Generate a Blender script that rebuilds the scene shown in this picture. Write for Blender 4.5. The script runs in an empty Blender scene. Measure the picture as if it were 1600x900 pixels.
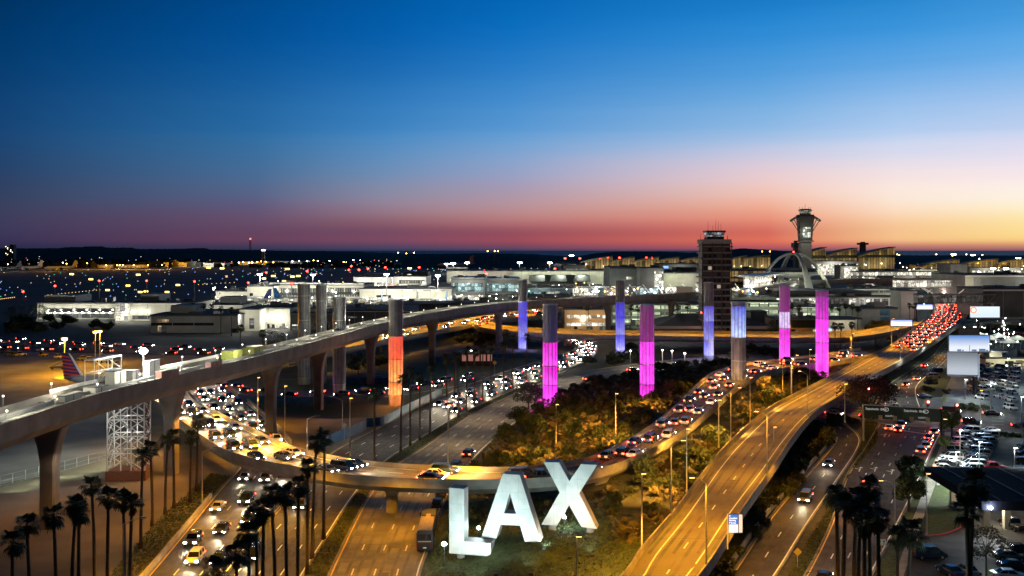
import bpy, math, random
from mathutils import Vector, Matrix
R_ = random.Random(7)
PI = math.pi
F, CX, HY, CH = 1600.0, 800.0, 391.0, 46.0
sc = bpy.context.scene
COL = sc.collection

def P(px, py, z=0.0):
    """a pixel of the photograph on the level z, in metres"""
    Z = F * (CH - z) / (py - HY)
    return Vector(((px - CX) * Z / F, Z, z))
def D(px, py, Z):
    """a pixel at the distance Z"""
    return Vector(((px - CX) * Z / F, Z, CH - (py - HY) * Z / F))
def lerp(a, b, t): return a + (b - a) * t

# ------------------------------------------------------------ properties
ORD = ("first second third fourth fifth sixth seventh eighth ninth tenth eleventh twelfth thirteenth fourteenth fifteenth "
       "sixteenth seventeenth eighteenth nineteenth twentieth twenty-first twenty-second twenty-third twenty-fourth twenty-fifth "
       "twenty-sixth twenty-seventh twenty-eighth twenty-ninth thirtieth").split()
def tag(o, label=None, cat=None, group=None, kind=None):
    if label: o['label'] = label
    if cat: o['category'] = cat
    if group: o['group'] = group
    if kind: o['kind'] = kind
    return o
def thing(name, label, cat, loc=(0, 0, 0), rz=0.0, group=None):
    o = bpy.data.objects.new(name, None)
    COL.objects.link(o)
    o.location = loc
    o.rotation_euler = (0, 0, rz)
    o.empty_display_size = 0.5
    return tag(o, label, cat, group)
def put(name, mesh, parent=None, loc=(0, 0, 0), rz=0.0, rot=None):
    o = bpy.data.objects.new(name, mesh)
    COL.objects.link(o)
    o.parent = parent
    o.location = loc
    o.rotation_euler = rot if rot else (0, 0, rz)
    return o

# ------------------------------------------------------------ mesh builder
class MB:
    def __init__(s): s.v = []; s.f = []; s.m = []; s.mats = []; s.cur = 0
    def mat(s, m):
        if m not in s.mats: s.mats.append(m)
        s.cur = s.mats.index(m); return s
    def add(s, vs, fs):
        b = len(s.v)
        s.v += [tuple(v) for v in vs]
        for f in fs:
            s.f.append(tuple(b + i for i in f)); s.m.append(s.cur)
        return s
    def box(s, x0, x1, y0, y1, z0, z1, M=None):
        vs = [Vector((x, y, z)) for z in (z0, z1) for y in (y0, y1) for x in (x0, x1)]
        if M: vs = [M @ v for v in vs]
        return s.add(vs, [(0, 2, 3, 1), (4, 5, 7, 6), (0, 1, 5, 4), (2, 6, 7, 3), (0, 4, 6, 2), (1, 3, 7, 5)])
    def quad(s, a, b, c, d): return s.add([a, b, c, d], [(0, 1, 2, 3)])
    def bar(s, p, q, r0, r1=None, n=6, cap=True):
        p, q = Vector(p), Vector(q); r1 = r0 if r1 is None else r1
        d = (q - p).normalized()
        a = d.cross(Vector((0, 0, 1)) if abs(d.z) < 0.9 else Vector((1, 0, 0))).normalized(); b = d.cross(a)
        vs = []
        for c, r in ((p, r0), (q, r1)):
            for i in range(n):
                t = 2 * PI * i / n
                vs.append(c + a * (math.cos(t) * r) + b * (math.sin(t) * r))
        fs = [(i, (i + 1) % n, n + (i + 1) % n, n + i) for i in range(n)]
        if cap: fs += [tuple(range(n - 1, -1, -1)), tuple(range(n, 2 * n))]
        return s.add(vs, fs)
    def lathe(s, prof, n=16, c=(0, 0, 0)):
        vs = []
        for r, z in prof:
            for i in range(n):
                t = 2 * PI * i / n
                vs.append((c[0] + r * math.cos(t), c[1] + r * math.sin(t), c[2] + z))
        fs = []
        for k in range(len(prof) - 1):
            for i in range(n):
                j = (i + 1) % n
                fs.append((k * n + i, k * n + j, (k + 1) * n + j, (k + 1) * n + i))
        fs.append(tuple(range(n - 1, -1, -1))); fs.append(tuple(range((len(prof) - 1) * n, len(prof) * n)))
        return s.add(vs, fs)
    def prism(s, poly, z0, z1, M=None):
        """outline in x,y pushed from z0 to z1"""
        n = len(poly)
        vs = [Vector((x, y, z0)) for x, y in poly] + [Vector((x, y, z1)) for x, y in poly]
        if M: vs = [M @ v for v in vs]
        return s.add(vs, [tuple(range(n - 1, -1, -1)), tuple(range(n, 2 * n))] + [(i, (i + 1) % n, n + (i + 1) % n, n + i) for i in range(n)])
    def loft(s, rings, cap=True):
        n = len(rings[0]); vs = [p for r in rings for p in r]; fs = []
        for k in range(len(rings) - 1):
            for i in range(n):
                j = (i + 1) % n
                fs.append((k * n + i, k * n + j, (k + 1) * n + j, (k + 1) * n + i))
        if cap: fs += [tuple(range(n - 1, -1, -1)), tuple(range((len(rings) - 1) * n, len(rings) * n))]
        return s.add(vs, fs)
    def mesh(s, name, smooth=False):
        me = bpy.data.meshes.new(name)
        me.from_pydata(s.v, [], s.f)
        for m in s.mats: me.materials.append(m)
        if len(s.mats) > 1: me.polygons.foreach_set('material_index', s.m)
        if smooth: me.polygons.foreach_set('use_smooth', [True] * len(s.f))
        me.update()
        return me
    def build(s, name, parent=None, loc=(0, 0, 0), rz=0.0, smooth=False): return put(name, s.mesh(name, smooth), parent, loc, rz)

def BX(name, mat, x0, x1, y0, y1, z0, z1, parent=None):
    return MB().mat(mat).box(x0, x1, y0, y1, z0, z1).build(name, parent)

# ------------------------------------------------------------ materials
MATS = {}
def mat(name, col, rough=0.8, var=0.15, scale=3.0, metal=0.0, emis=None, es=0.0, col2=None, bump=0.0, spec=0.5, detail=4.0, transl=0.0):
    if name in MATS: return MATS[name]
    m = bpy.data.materials.new(name); m.use_nodes = True
    nt = m.node_tree; N = nt.nodes; Lk = nt.links
    b = N['Principled BSDF']
    b.inputs['Roughness'].default_value = rough
    b.inputs['Metallic'].default_value = metal
    b.inputs['Specular IOR Level'].default_value = spec
    if var > 0 or col2:
        tc = N.new('ShaderNodeTexCoord'); nz = N.new('ShaderNodeTexNoise')
        nz.inputs['Scale'].default_value = scale; nz.inputs['Detail'].default_value = detail
        Lk.new(tc.outputs['Object'], nz.inputs['Vector'])
        rp = N.new('ShaderNodeValToRGB')
        c2 = col2 or tuple(min(1, c * (1 + var)) for c in col)
        c1 = col if col2 else tuple(c * (1 - var) for c in col)
        rp.color_ramp.elements[0].position = 0.36; rp.color_ramp.elements[1].position = 0.66
        rp.color_ramp.elements[0].color = (*c1, 1); rp.color_ramp.elements[1].color = (*c2, 1)
        Lk.new(nz.outputs['Fac'], rp.inputs['Fac']); Lk.new(rp.outputs['Color'], b.inputs['Base Color'])
        if bump:
            bp = N.new('ShaderNodeBump'); bp.inputs['Strength'].default_value = bump
            n2 = N.new('ShaderNodeTexNoise'); n2.inputs['Scale'].default_value = scale * 4; n2.inputs['Detail'].default_value = 3
            Lk.new(tc.outputs['Object'], n2.inputs['Vector'])
            Lk.new(n2.outputs['Fac'], bp.inputs['Height']); Lk.new(bp.outputs['Normal'], b.inputs['Normal'])
    else:
        b.inputs['Base Color'].default_value = (*col, 1)
    if emis:
        b.inputs['Emission Color'].default_value = (*emis, 1); b.inputs['Emission Strength'].default_value = es
    MATS[name] = m
    return m
def mat_s(*a, **k):
    k['spec'] = .12
    return mat(*a, **k)
def glow(name, col, es):
    return mat(name, tuple(min(0.8, c * 0.5) for c in col), 0.5, 0, emis=col, es=es)
def litwin(name, col, es, cw=3.0, ch=3.0, dark=0.35, frame=0.06, ns=0.9):
    """glazing with a light behind it: panes between mullions, some bright, some dim"""
    if name in MATS: return MATS[name]
    m = bpy.data.materials.new(name); m.use_nodes = True
    nt = m.node_tree; N = nt.nodes; Lk = nt.links; b = N['Principled BSDF']
    b.inputs['Base Color'].default_value = (0.03, 0.035, 0.04, 1); b.inputs['Roughness'].default_value = 0.15
    tc = N.new('ShaderNodeTexCoord'); sp = N.new('ShaderNodeSeparateXYZ'); Lk.new(tc.outputs['Object'], sp.inputs[0])
    def M(op, a, c=None):
        n = N.new('ShaderNodeMath'); n.operation = op
        for i, x in enumerate((a, c)):
            if x is None: continue
            if isinstance(x, (int, float)): n.inputs[i].default_value = x
            else: Lk.new(x, n.inputs[i])
        return n.outputs[0]
    u = M('DIVIDE', M('ADD', sp.outputs['X'], M('MULTIPLY', sp.outputs['Y'], 1.0)), cw); v = M('DIVIDE', sp.outputs['Z'], ch)
    cb = N.new('ShaderNodeCombineXYZ'); Lk.new(M('FLOOR', u), cb.inputs[0]); Lk.new(M('FLOOR', v), cb.inputs[1])
    wn = N.new('ShaderNodeTexWhiteNoise'); Lk.new(cb.outputs[0], wn.inputs['Vector'])
    val = M('POWER', wn.outputs['Value'], 1.0 / max(0.05, 1 - dark))
    fu = M('FRACT', u); fv = M('FRACT', v)
    ok = M('MULTIPLY', M('GREATER_THAN', fu, frame), M('GREATER_THAN', fv, frame))
    nz = N.new('ShaderNodeTexNoise'); nz.inputs['Scale'].default_value = ns; nz.inputs['Detail'].default_value = 3
    Lk.new(tc.outputs['Object'], nz.inputs['Vector'])
    st = M('MULTIPLY', M('MULTIPLY', M('ADD', M('MULTIPLY', val, 0.85), 0.08), ok), M('MULTIPLY', M('POWER', nz.outputs['Fac'], 2.0), es * 3.5))
    b.inputs['Emission Color'].default_value = (*col, 1)
    Lk.new(st, b.inputs['Emission Strength'])
    MATS[name] = m
    return m

asphalt = mat_s('asphalt', (0.045, 0.045, 0.047), 0.75, scale=0.35, col2=(0.085, 0.083, 0.08), detail=8, bump=0.15)
worn = mat_s('worn_concrete_road', (0.12, 0.115, 0.105), 0.7, scale=0.25, col2=(0.22, 0.205, 0.18), detail=9, bump=0.1)
tyre_m = mat_s('tyre_polish', (0.095, 0.09, 0.085), 0.7, scale=0.2, col2=(0.17, 0.16, 0.15), detail=9); tyre_d = mat_s('tyre_polish_dark', (0.035, 0.035, 0.036), 0.6, scale=0.3, col2=(0.065, 0.063, 0.06), detail=9)
joint_m = mat_s('road_joint', (0.035, 0.033, 0.03), 0.8, scale=2); patch_m = mat_s('road_patch', (0.06, 0.058, 0.055), 0.8, scale=1.5, col2=(0.10, 0.095, 0.09))
dirt = mat('sandy_ground', (0.10, 0.085, 0.065), 0.95, scale=0.06, col2=(0.20, 0.165, 0.12), detail=10, bump=0.4)
apronm = mat('apron_concrete', (0.15, 0.15, 0.145), 0.85, scale=0.08, col2=(0.26, 0.255, 0.24), detail=9)
conc = mat_s('concrete', (0.27, 0.26, 0.245), 0.85, scale=0.5, col2=(0.38, 0.365, 0.34), detail=8, bump=0.1)
concd = mat_s('dark_concrete', (0.16, 0.155, 0.15), 0.85, scale=0.4, col2=(0.24, 0.23, 0.22), detail=8)
grassm = mat('turf', (0.028, 0.045, 0.014), 0.95, scale=1.2, col2=(0.075, 0.095, 0.03), detail=10, bump=0.7)
leafy = mat('planted_soil', (0.03, 0.03, 0.016), 0.95, scale=0.8, col2=(0.06, 0.06, 0.03), detail=8, bump=0.6)
field = mat('airfield_ground', (0.03, 0.033, 0.032), 0.9, scale=0.01, col2=(0.06, 0.06, 0.055), detail=8)
whitep = mat('white_line_paint', (0.72, 0.72, 0.68), 0.6, 0.15, 2.0)
yellowp = mat('yellow_line_paint', (0.65, 0.42, 0.08), 0.6, 0.15, 2.0)
redp = mat('red_kerb_paint', (0.5, 0.05, 0.04), 0.6, 0.15, 2.0)
white = mat('white_paint', (0.72, 0.73, 0.72), 0.5, 0.05, 0.8)
cream = mat('cream_wall', (0.55, 0.54, 0.47), 0.8, 0.1, 0.15)
greyw = mat('grey_wall', (0.30, 0.31, 0.31), 0.8, 0.12, 0.15)
slate = mat('slate_wall', (0.10, 0.11, 0.12), 0.8, 0.15, 0.15)
roofm = mat('dark_roof', (0.05, 0.052, 0.058), 0.9, 0.25, 0.1)
roofl = mat('pale_roof', (0.22, 0.225, 0.23), 0.9, 0.2, 0.1)
steel = mat('galvanised_steel', (0.45, 0.46, 0.46), 0.45, 0.12, 4.0, metal=0.6)
wsteel = mat('white_steel', (0.68, 0.69, 0.68), 0.5, 0.05, 4.0)
dsteel = mat('dark_steel', (0.05, 0.05, 0.055), 0.5, 0.1, 4.0, metal=0.4)
bark = mat('palm_bark', (0.06, 0.045, 0.032), 0.95, scale=8, col2=(0.13, 0.10, 0.07))
frondm = mat('palm_frond', (0.03, 0.042, 0.016), 0.8, scale=2.0, col2=(0.08, 0.09, 0.035))
deadm = mat('dead_frond', (0.07, 0.05, 0.03), 0.9, scale=2.0, col2=(0.12, 0.09, 0.05))
shrubm = mat('shrub_leaf', (0.035, 0.035, 0.012), 0.75, scale=0.6, col2=(0.17, 0.125, 0.05))
bushm = mat('bush_leaf', (0.025, 0.038, 0.014), 0.8, scale=1.0, col2=(0.07, 0.085, 0.03))
treem = mat('tree_leaf', (0.022, 0.04, 0.014), 0.8, scale=1.0, col2=(0.06, 0.085, 0.03))
limem = mat('lime_leaf', (0.07, 0.11, 0.02), 0.75, scale=1.0, col2=(0.15, 0.19, 0.05))
bluef = mat('blue_tarp', (0.012, 0.09, 0.22), 0.6, 0.25, 0.6, bump=0.3)
glassd = mat('tinted_glass', (0.012, 0.015, 0.02), 0.08, 0, spec=0.8)
rubber = mat('tyre_rubber', (0.015, 0.015, 0.015), 0.9, 0)
alloy = mat('wheel_alloy', (0.5, 0.5, 0.52), 0.3, 0, metal=0.8)
SOD = (1.0, 0.40, 0.004); WARM = (1.0, 0.80, 0.52); COOL = (0.86, 1.0, 0.93); WHT = (1.0, 0.97, 0.9)
g_sod = glow('sodium_lamp', (1.0, 0.52, 0.12), 14)
g_wht = glow('white_lamp', (0.92, 1.0, 0.95), 30)
g_red = glow('red_beacon', (1.0, 0.03, 0.02), 25)
g_head = glow('headlight_lit', (1.0, 0.93, 0.8), 60)
g_tail = glow('taillight_lit', (1.0, 0.05, 0.02), 22)
o_head = mat('headlight_off', (0.55, 0.57, 0.6), 0.15, 0)
o_tail = mat('taillight_off', (0.25, 0.01, 0.01), 0.25, 0)
PAINT = {'white': (0.75, 0.75, 0.74), 'silver': (0.45, 0.46, 0.47), 'grey': (0.16, 0.165, 0.17), 'black': (0.012, 0.012, 0.014),
         'dark blue': (0.015, 0.03, 0.09), 'red': (0.35, 0.015, 0.012)}
CP = {k: mat('car_paint_' + k.replace(' ', '_'), c, 0.25, 0, metal=0.3 if k in ('silver', 'grey') else 0.0, spec=0.7) for k, c in PAINT.items()}

# ------------------------------------------------------------ lights
NL = [0]
def spot(loc, to, col, power, ang=120, rad=0.3, blend=0.6):
    l = bpy.data.lights.new('spot_lamp', 'SPOT'); l.color = col; l.energy = power * 1.25; l.spot_size = math.radians(ang)
    l.shadow_soft_size = rad; l.spot_blend = blend
    o = bpy.data.objects.new('spot_lamp', l); COL.objects.link(o); o.location = loc
    d = Vector(to) - Vector(loc)
    o.rotation_euler = d.to_track_quat('-Z', 'Y').to_euler(); NL[0] += 1
    return o
def point(loc, col, power, rad=0.3):
    l = bpy.data.lights.new('point_lamp', 'POINT'); l.color = col; l.energy = power * 1.25; l.shadow_soft_size = rad
    o = bpy.data.objects.new('point_lamp', l); COL.objects.link(o); o.location = loc; NL[0] += 1
    return o

# ------------------------------------------------------------ camera, world
cam = bpy.data.cameras.new('camera'); co = bpy.data.objects.new('camera', cam); COL.objects.link(co)
co.location = (0, 0, CH); co.rotation_euler = (PI / 2, 0, 0)
cam.sensor_width = 36; cam.lens = 36; cam.shift_y = -(450 - HY) / 1600.0; cam.clip_start = 1; cam.clip_end = 200000
sc.camera = co
sc.view_settings.view_transform = 'Standard'; sc.view_settings.look = 'None'; sc.view_settings.gamma = 1.0
sc.view_settings.exposure = 0.0
sc.cycles.use_denoising = True; sc.cycles.max_bounces = 4; sc.cycles.diffuse_bounces = 2; sc.cycles.glossy_bounces = 2
sc.cycles.use_light_tree = True; sc.cycles.sample_clamp_indirect = 4.0; sc.cycles.caustics_reflective = False; sc.cycles.caustics_refractive = False

w = bpy.data.worlds.new('World'); sc.world = w; w.use_nodes = True
nt = w.node_tree; N = nt.nodes; Lk = nt.links; N.clear()
def srgb(c): return tuple(((x / 255) / 12.92 if x / 255 <= 0.04045 else ((x / 255 + 0.055) / 1.055) ** 2.4) for x in c)
ROWS = [390, 383, 375, 364, 350, 335, 318, 300, 275, 240, 200, 100, 0]
SKY = {   # per column of azimuth: the dusk sky from horizon up
 0:    [(38, 42, 68), (44, 45, 76), (56, 50, 83), (60, 54, 87), (62, 59, 90), (60, 62, 91), (57, 65, 93), (50, 65, 97), (42, 65, 102), (32, 68, 110), (24, 70, 120), (2, 60, 112), (0, 52, 102)],
 400:  [(50, 54, 84), (73, 58, 86), (107, 67, 92), (98, 66, 94), (103, 76, 102), (102, 82, 112), (94, 92, 126), (86, 102, 138), (74, 108, 148), (60, 110, 157), (42, 110, 166), (4, 84, 154), (0, 76, 146)],
 600:  [(60, 66, 98), (89, 67, 96), (130, 76, 97), (110, 73, 98), (134, 86, 102), (147, 111, 124), (149, 131, 152), (132, 140, 166), (113, 141, 179), (92, 142, 190), (60, 134, 196), (8, 98, 174), (0, 90, 168)],
 800:  [(80, 70, 102), (124, 70, 92), (167, 79, 91), (135, 74, 92), (174, 102, 109), (187, 134, 133), (182, 148, 156), (167, 153, 176), (152, 161, 197), (126, 165, 208), (86, 155, 214), (20, 118, 196), (0, 104, 188)],
 1200: [(145, 84, 104), (205, 92, 87), (229, 119, 91), (206, 99, 91), (224, 127, 107), (235, 152, 127), (241, 178, 153), (242, 197, 181), (238, 206, 208), (196, 202, 228), (140, 188, 230), (56, 150, 220), (16, 124, 206)],
 1400: [(148, 102, 112), (199, 117, 101), (247, 197, 140), (245, 191, 140), (246, 199, 152), (252, 214, 178), (252, 228, 206), (252, 234, 222), (249, 227, 224), (216, 219, 239), (178, 207, 241), (76, 162, 228), (30, 136, 214)],
 1600: [(161, 107, 115), (208, 132, 104), (252, 208, 130), (252, 220, 145), (253, 224, 156), (254, 233, 182), (254, 241, 212), (253, 243, 230), (251, 232, 233), (228, 222, 240), (196, 212, 240), (98, 174, 234), (54, 150, 224)],
 2400: [(175, 112, 111), (224, 152, 107), (255, 220, 130), (255, 230, 150), (255, 234, 165), (255, 238, 190), (255, 243, 215), (254, 245, 232), (252, 236, 236), (232, 226, 240), (205, 216, 240), (110, 180, 234), (60, 150, 224)],
}
tc = N.new('ShaderNodeTexCoord'); sp = N.new('ShaderNodeSeparateXYZ'); Lk.new(tc.outputs['Generated'], sp.inputs[0])
def WM(op, a, b=None):
    n = N.new('ShaderNodeMath'); n.operation = op
    for i, x in enumerate((a, b)):
        if x is None: continue
        if isinstance(x, (int, float)): n.inputs[i].default_value = x
        else: Lk.new(x, n.inputs[i])
    return n.outputs[0]
X, Y, Zc = sp.outputs
hyp = WM('SQRT', WM('ADD', WM('MULTIPLY', X, X), WM('MULTIPLY', Y, Y)))
el = WM('DIVIDE', Zc, WM('MAXIMUM', Y, 0.35))
stn = N.new('ShaderNodeTexNoise'); stn.inputs['Scale'].default_value = 2.2; stn.inputs['Detail'].default_value = 4
stm = N.new('ShaderNodeVectorMath'); stm.operation = 'MULTIPLY'; stm.inputs[1].default_value = (1.0, 1.0, 26.0)
Lk.new(tc.outputs['Generated'], stm.inputs[0]); Lk.new(stm.outputs[0], stn.inputs['Vector'])
el = WM('ADD', el, WM('MULTIPLY', WM('SUBTRACT', stn.outputs['Fac'], 0.5), WM('MULTIPLY', WM('MINIMUM', el, 0.06), 0.28)))
fac = WM('MULTIPLY', el, 1 / 0.5)
az = WM('ARCTAN2', X, Y)
cur = None; prevaz = None
for cx_ in sorted(SKY):
    rp = N.new('ShaderNodeValToRGB'); cr = rp.color_ramp; cr.interpolation = 'B_SPLINE'
    cols = SKY[cx_]
    st = [(0.0, tuple(int(x * 0.8) for x in cols[0]))] + [((HY - r) / F / 0.5, c) for r, c in zip(ROWS, cols)] + [(1.0, tuple(int(x * 0.62) for x in cols[-1]))]
    while len(cr.elements) < len(st): cr.elements.new(0.5)
    for e, (p, c) in zip(cr.elements, st): e.position = p
    for e, (p, c) in zip(cr.elements, st): e.color = (*srgb(c), 1)
    Lk.new(fac, rp.inputs['Fac'])
    a = math.atan((cx_ - CX) / F)
    if cur is None: cur = rp.outputs['Color']
    else:
        mr = N.new('ShaderNodeMapRange'); mr.inputs['From Min'].default_value = prevaz; mr.inputs['From Max'].default_value = a
        Lk.new(az, mr.inputs['Value'])
        mx = N.new('ShaderNodeMix'); mx.data_type = 'RGBA'
        Lk.new(mr.outputs[0], mx.inputs['Factor']); Lk.new(cur, mx.inputs['A']); Lk.new(rp.outputs['Color'], mx.inputs['B'])
        cur = mx.outputs['Result']
    prevaz = a
# the sky away from the sunset (overhead and behind) is already night
nf_ = N.new('ShaderNodeMapRange'); nf_.inputs['From Min'].default_value = 0.1; nf_.inputs['From Max'].default_value = 0.8; nf_.inputs['To Min'].default_value = 0.10; nf_.inputs['To Max'].default_value = 1.0
Lk.new(Y, nf_.inputs['Value'])
vm = N.new('ShaderNodeVectorMath'); vm.operation = 'SCALE'; Lk.new(cur, vm.inputs[0]); Lk.new(nf_.outputs[0], vm.inputs['Scale']); cur = vm.outputs[0]
bg = N.new('ShaderNodeBackground'); bg.inputs['Strength'].default_value = 1.0; Lk.new(cur, bg.inputs['Color'])
wo = N.new('ShaderNodeOutputWorld'); Lk.new(bg.outputs[0], wo.inputs[0])
sun = bpy.data.lights.new('sun', 'SUN'); sun.energy = 0.03; sun.angle = math.radians(2); sun.color = (1, 0.5, 0.3)
so = bpy.data.objects.new('sun', sun); COL.objects.link(so); so.rotation_euler = (math.radians(89), 0, math.radians(150))

# ------------------------------------------------------------ paths and roads
def cr(pts, n=8):
    out = []
    for i in range(len(pts) - 1):
        p0 = pts[max(i - 1, 0)]; p1 = pts[i]; p2 = pts[i + 1]; p3 = pts[min(i + 2, len(pts) - 1)]
        for k in range(n):
            t = k / n
            out.append(0.5 * ((2 * p1) + (p2 - p0) * t + (2 * p0 - 5 * p1 + 4 * p2 - p3) * t * t + (3 * p1 - p0 - 3 * p2 + p3) * t ** 3))
    out.append(pts[-1].copy())
    return out
def sweep(mb, pts, sec):
    """closed section (u to the right of travel, v up) swept along pts"""
    rings = []
    for i, p in enumerate(pts):
        d = (pts[min(i + 1, len(pts) - 1)] - pts[max(i - 1, 0)]); d.z = 0; d.normalize()
        r = Vector((d.y, -d.x, 0))
        rings.append([p + r * u + Vector((0, 0, v)) for u, v in sec])
    return mb.loft(rings)
class Path:
    def __init__(s, L, R):
        s.L, s.R = L, R
        s.M = [(a + b) / 2 for a, b in zip(L, R)]
        s.c = [0.0]
        for a, b in zip(s.M, s.M[1:]): s.c.append(s.c[-1] + (b - a).length)
        s.len = s.c[-1]
    def at(s, d, t):
        d = min(max(d, 0), s.len - 0.01)
        i = 0
        while s.c[i + 1] < d: i += 1
        k = (d - s.c[i]) / (s.c[i + 1] - s.c[i])
        l = s.L[i].lerp(s.L[i + 1], k); r = s.R[i].lerp(s.R[i + 1], k)
        i0 = max(i - 1, 0); i1 = min(i + 2, len(s.M) - 1)
        h = s.M[i1] - s.M[i0]
        return l.lerp(r, t), math.atan2(h.y, h.x)
    def line(s, t, w=0.15, off=0.0, up=0.026, dash=None, d0=0.0, d1=None):
        mb = MB(); d1 = s.len if d1 is None else d1
        on, gap = dash if dash else (d1 - d0, 0)
        d = d0
        while d < d1 - 0.5:
            e = min(d + on, d1); n = max(1, int((e - d) / 4)); pr = None
            for k in range(n + 1):
                p, h = s.at(d + (e - d) * k / n, t)
                r = Vector((math.sin(h), -math.cos(h), 0)); p = p + r * off + Vector((0, 0, up))
                a, b = p - r * w / 2, p + r * w / 2
                if pr: mb.quad(pr[0], pr[1], b, a)
                pr = (a, b)
            d = e + gap
        return mb
def road(rows, n=8):
    L = cr([P(r[0], r[1], r[4]) for r in rows], n); R = cr([P(r[2], r[3], r[4]) for r in rows], n)
    return Path(L, R)
def strip(path, name, m, up=0.0, parent=None, lanes=0, yl=True):
    mb = MB().mat(m); n = 4
    for i in range(len(path.L) - 1):
        for k in range(n):
            a = path.L[i].lerp(path.R[i], k / n); b = path.L[i].lerp(path.R[i], (k + 1) / n)
            c = path.L[i + 1].lerp(path.R[i + 1], (k + 1) / n); d = path.L[i + 1].lerp(path.R[i + 1], k / n)
            u = Vector((0, 0, up)); mb.quad(a + u, b + u, c + u, d + u)
    if lanes:
        wm = tyre_m if m is not asphalt else tyre_d; mb.mat(wm); wd = (path.L[len(path.L) // 2] - path.R[len(path.R) // 2]).length
        nl = int(lanes + .5) + (lanes == 2.5) * 0
        for k in range(nl):
            for o_ in (-.85, .85):
                q = path.line((k + .5) / nl, .5, off=o_, up=up + .006); mb.mat(wm).add(q.v, q.f)
        d = 9.0
        while d < path.len - 2:
            a, h = path.at(d, 0); b, _ = path.at(d, 1); f = Vector((math.cos(h), math.sin(h), 0)) * .09; u = Vector((0, 0, up + .009))
            mb.mat(joint_m).quad(a + u, a + f + u, b + f + u, b + u); d += 18.0
        rs = random.Random(int(path.len))
        for k in range(int(path.len / 14)):
            c, h = path.at(rs.uniform(3, path.len - 3), (rs.randrange(nl) + .5) / nl); n_ = 4; L_ = rs.uniform(1.5, 6); W_ = rs.choice((.12, .5, 1.3))
            vs = [c + Vector((math.cos(h), math.sin(h), 0)) * ((-1, 1, 1, -1)[i] * L_) + Vector((-math.sin(h), math.cos(h), 0)) * ((-1, -1, 1, 1)[i] * W_) + Vector((0, 0, up + .0105 + k * .00002)) for i in range(n_)]
            mb.mat(tyre_d if m is asphalt else tyre_m).add(vs, [tuple(range(n_))])
        marks(mb, path, lanes, yellow_left=yl)
    return mb.build(name, parent)
def marks(mb, path, lanes, dash=(3, 9), yellow_left=True, edge=0.35):
    if lanes == 2.5: lanes = 2; edge = 1.7; dash = (3, 8)
    def put_(m, mt): mb.mat(mt).add(m.v, m.f)
    for k in range(1, lanes):
        m = path.line(k / lanes, 0.2, dash=dash); put_(m, whitep)
    put_(path.line(0, 0.22, off=edge), yellowp if yellow_left else whitep); put_(path.line(1, 0.22, off=-edge), whitep)
def viaduct(path, name, label, lanes, surf, th=1.9, piers=(), group=None, yellow_left=True, pw=1.6, par=0.95, pmat=None, ground=0.0):
    pmat = pmat or conc
    t = thing(name, label, 'viaduct', (0, 0, 0), 0, group)
    mb = MB().mat(pmat); rings = []
    for l, r in zip(path.L, path.R):
        e = (r - l); e.z = 0; e.normalize(); o = 0.35
        rings.append([l - e * o + Vector((0, 0, -.01)), r + e * o + Vector((0, 0, -.01)), r + e * o + Vector((0, 0, -0.7)), r - e * 1.6 + Vector((0, 0, -th)), l + e * 1.6 + Vector((0, 0, -th)), l - e * o + Vector((0, 0, -0.7))])
    mb.loft(rings).build('deck', t)
    strip(path, 'road_surface', surf, 0.004, t, lanes, yellow_left)
    sec = [(-0.36, 0.0), (-0.30, par), (-0.06, par), (0.0, 0.0)]
    sweep(MB().mat(pmat), path.L, sec).build('parapet', t)
    sweep(MB().mat(pmat), path.R, [(-u, v) for u, v in sec][::-1]).build('parapet', t)
    for d in piers:
        p, h = path.at(d, 0.5)
        m = MB().mat(pmat)
        m.lathe([(pw * 0.62, 0), (pw * 0.62, p.z - th - 1.4 - ground), (pw * 1.15, p.z - th + 0.05 - ground)], 18)
        o = m.build('pier', t, (p.x, p.y, ground), h, smooth=False)
    return t
# ============================================================ GROUND
def sheet(name, pts, m, z=0.0, kind='structure', label=None, px=True):
    vs = [P(x, y, 0) for x, y in pts] if px else [Vector((x, y, 0)) for x, y in pts]
    for v in vs: v.z = z
    o = MB().mat(m).add(vs, [tuple(range(len(vs)))]).build(name)
    return tag(o, kind=kind)
sheet('ground', [(-9000, 20), (9000, 20), (9000, 3400), (-9000, 7200)], field, -0.12, px=False)
seam = mat('sea_water', (0.03, 0.055, 0.12), 0.55, 0.3, 0.002, spec=0.15)
sheet('sea', [(-90000, 2500), (90000, 2500), (90000, 90000), (-90000, 90000)], seam, -1.0, px=False)
sheet('sandy_ground', [(-420, 1000), (-300, 775), (0, 757), (165, 718), (300, 690), (420, 650), (520, 655), (700, 640), (700, 1000)], dirt, -0.06)
sheet('apron', [(-520, 760), (0, 757), (165, 718), (245, 690), (345, 560), (310, 549), (-300, 549), (-1100, 600)], apronm, -0.03)
sheet('terminal_apron', [(330, 480), (560, 492), (960, 500), (960, 450), (560, 452), (330, 458)], apronm, -0.03)
sheet('terminal_pavement', [(870, 560), (1500, 560), (1900, 470), (1900, 412), (1000, 412), (960, 500), (760, 500)], asphalt, -0.05)
sheet('verge_lawn', [(340, 640), (700, 660), (760, 600), (730, 560), (400, 555), (345, 575)], grassm, -0.03)
sheet('verge_soil', [(660, 940), (1420, 940), (1460, 760), (1400, 560), (700, 560), (620, 760)], leafy, -0.055)
sheet('parking_lot', [(1452, 735), (1500, 675), (1800, 688), (1900, 800), (1470, 800)], asphalt, 0.02)
sheet('parking_lot', [(1440, 636), (1480, 560), (1720, 552), (1800, 655), (1500, 640)], mat('pale_asphalt', (0.10, 0.11, 0.11), 0.7, scale=0.3, col2=(0.17, 0.18, 0.175), detail=8), 0.02)
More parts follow.
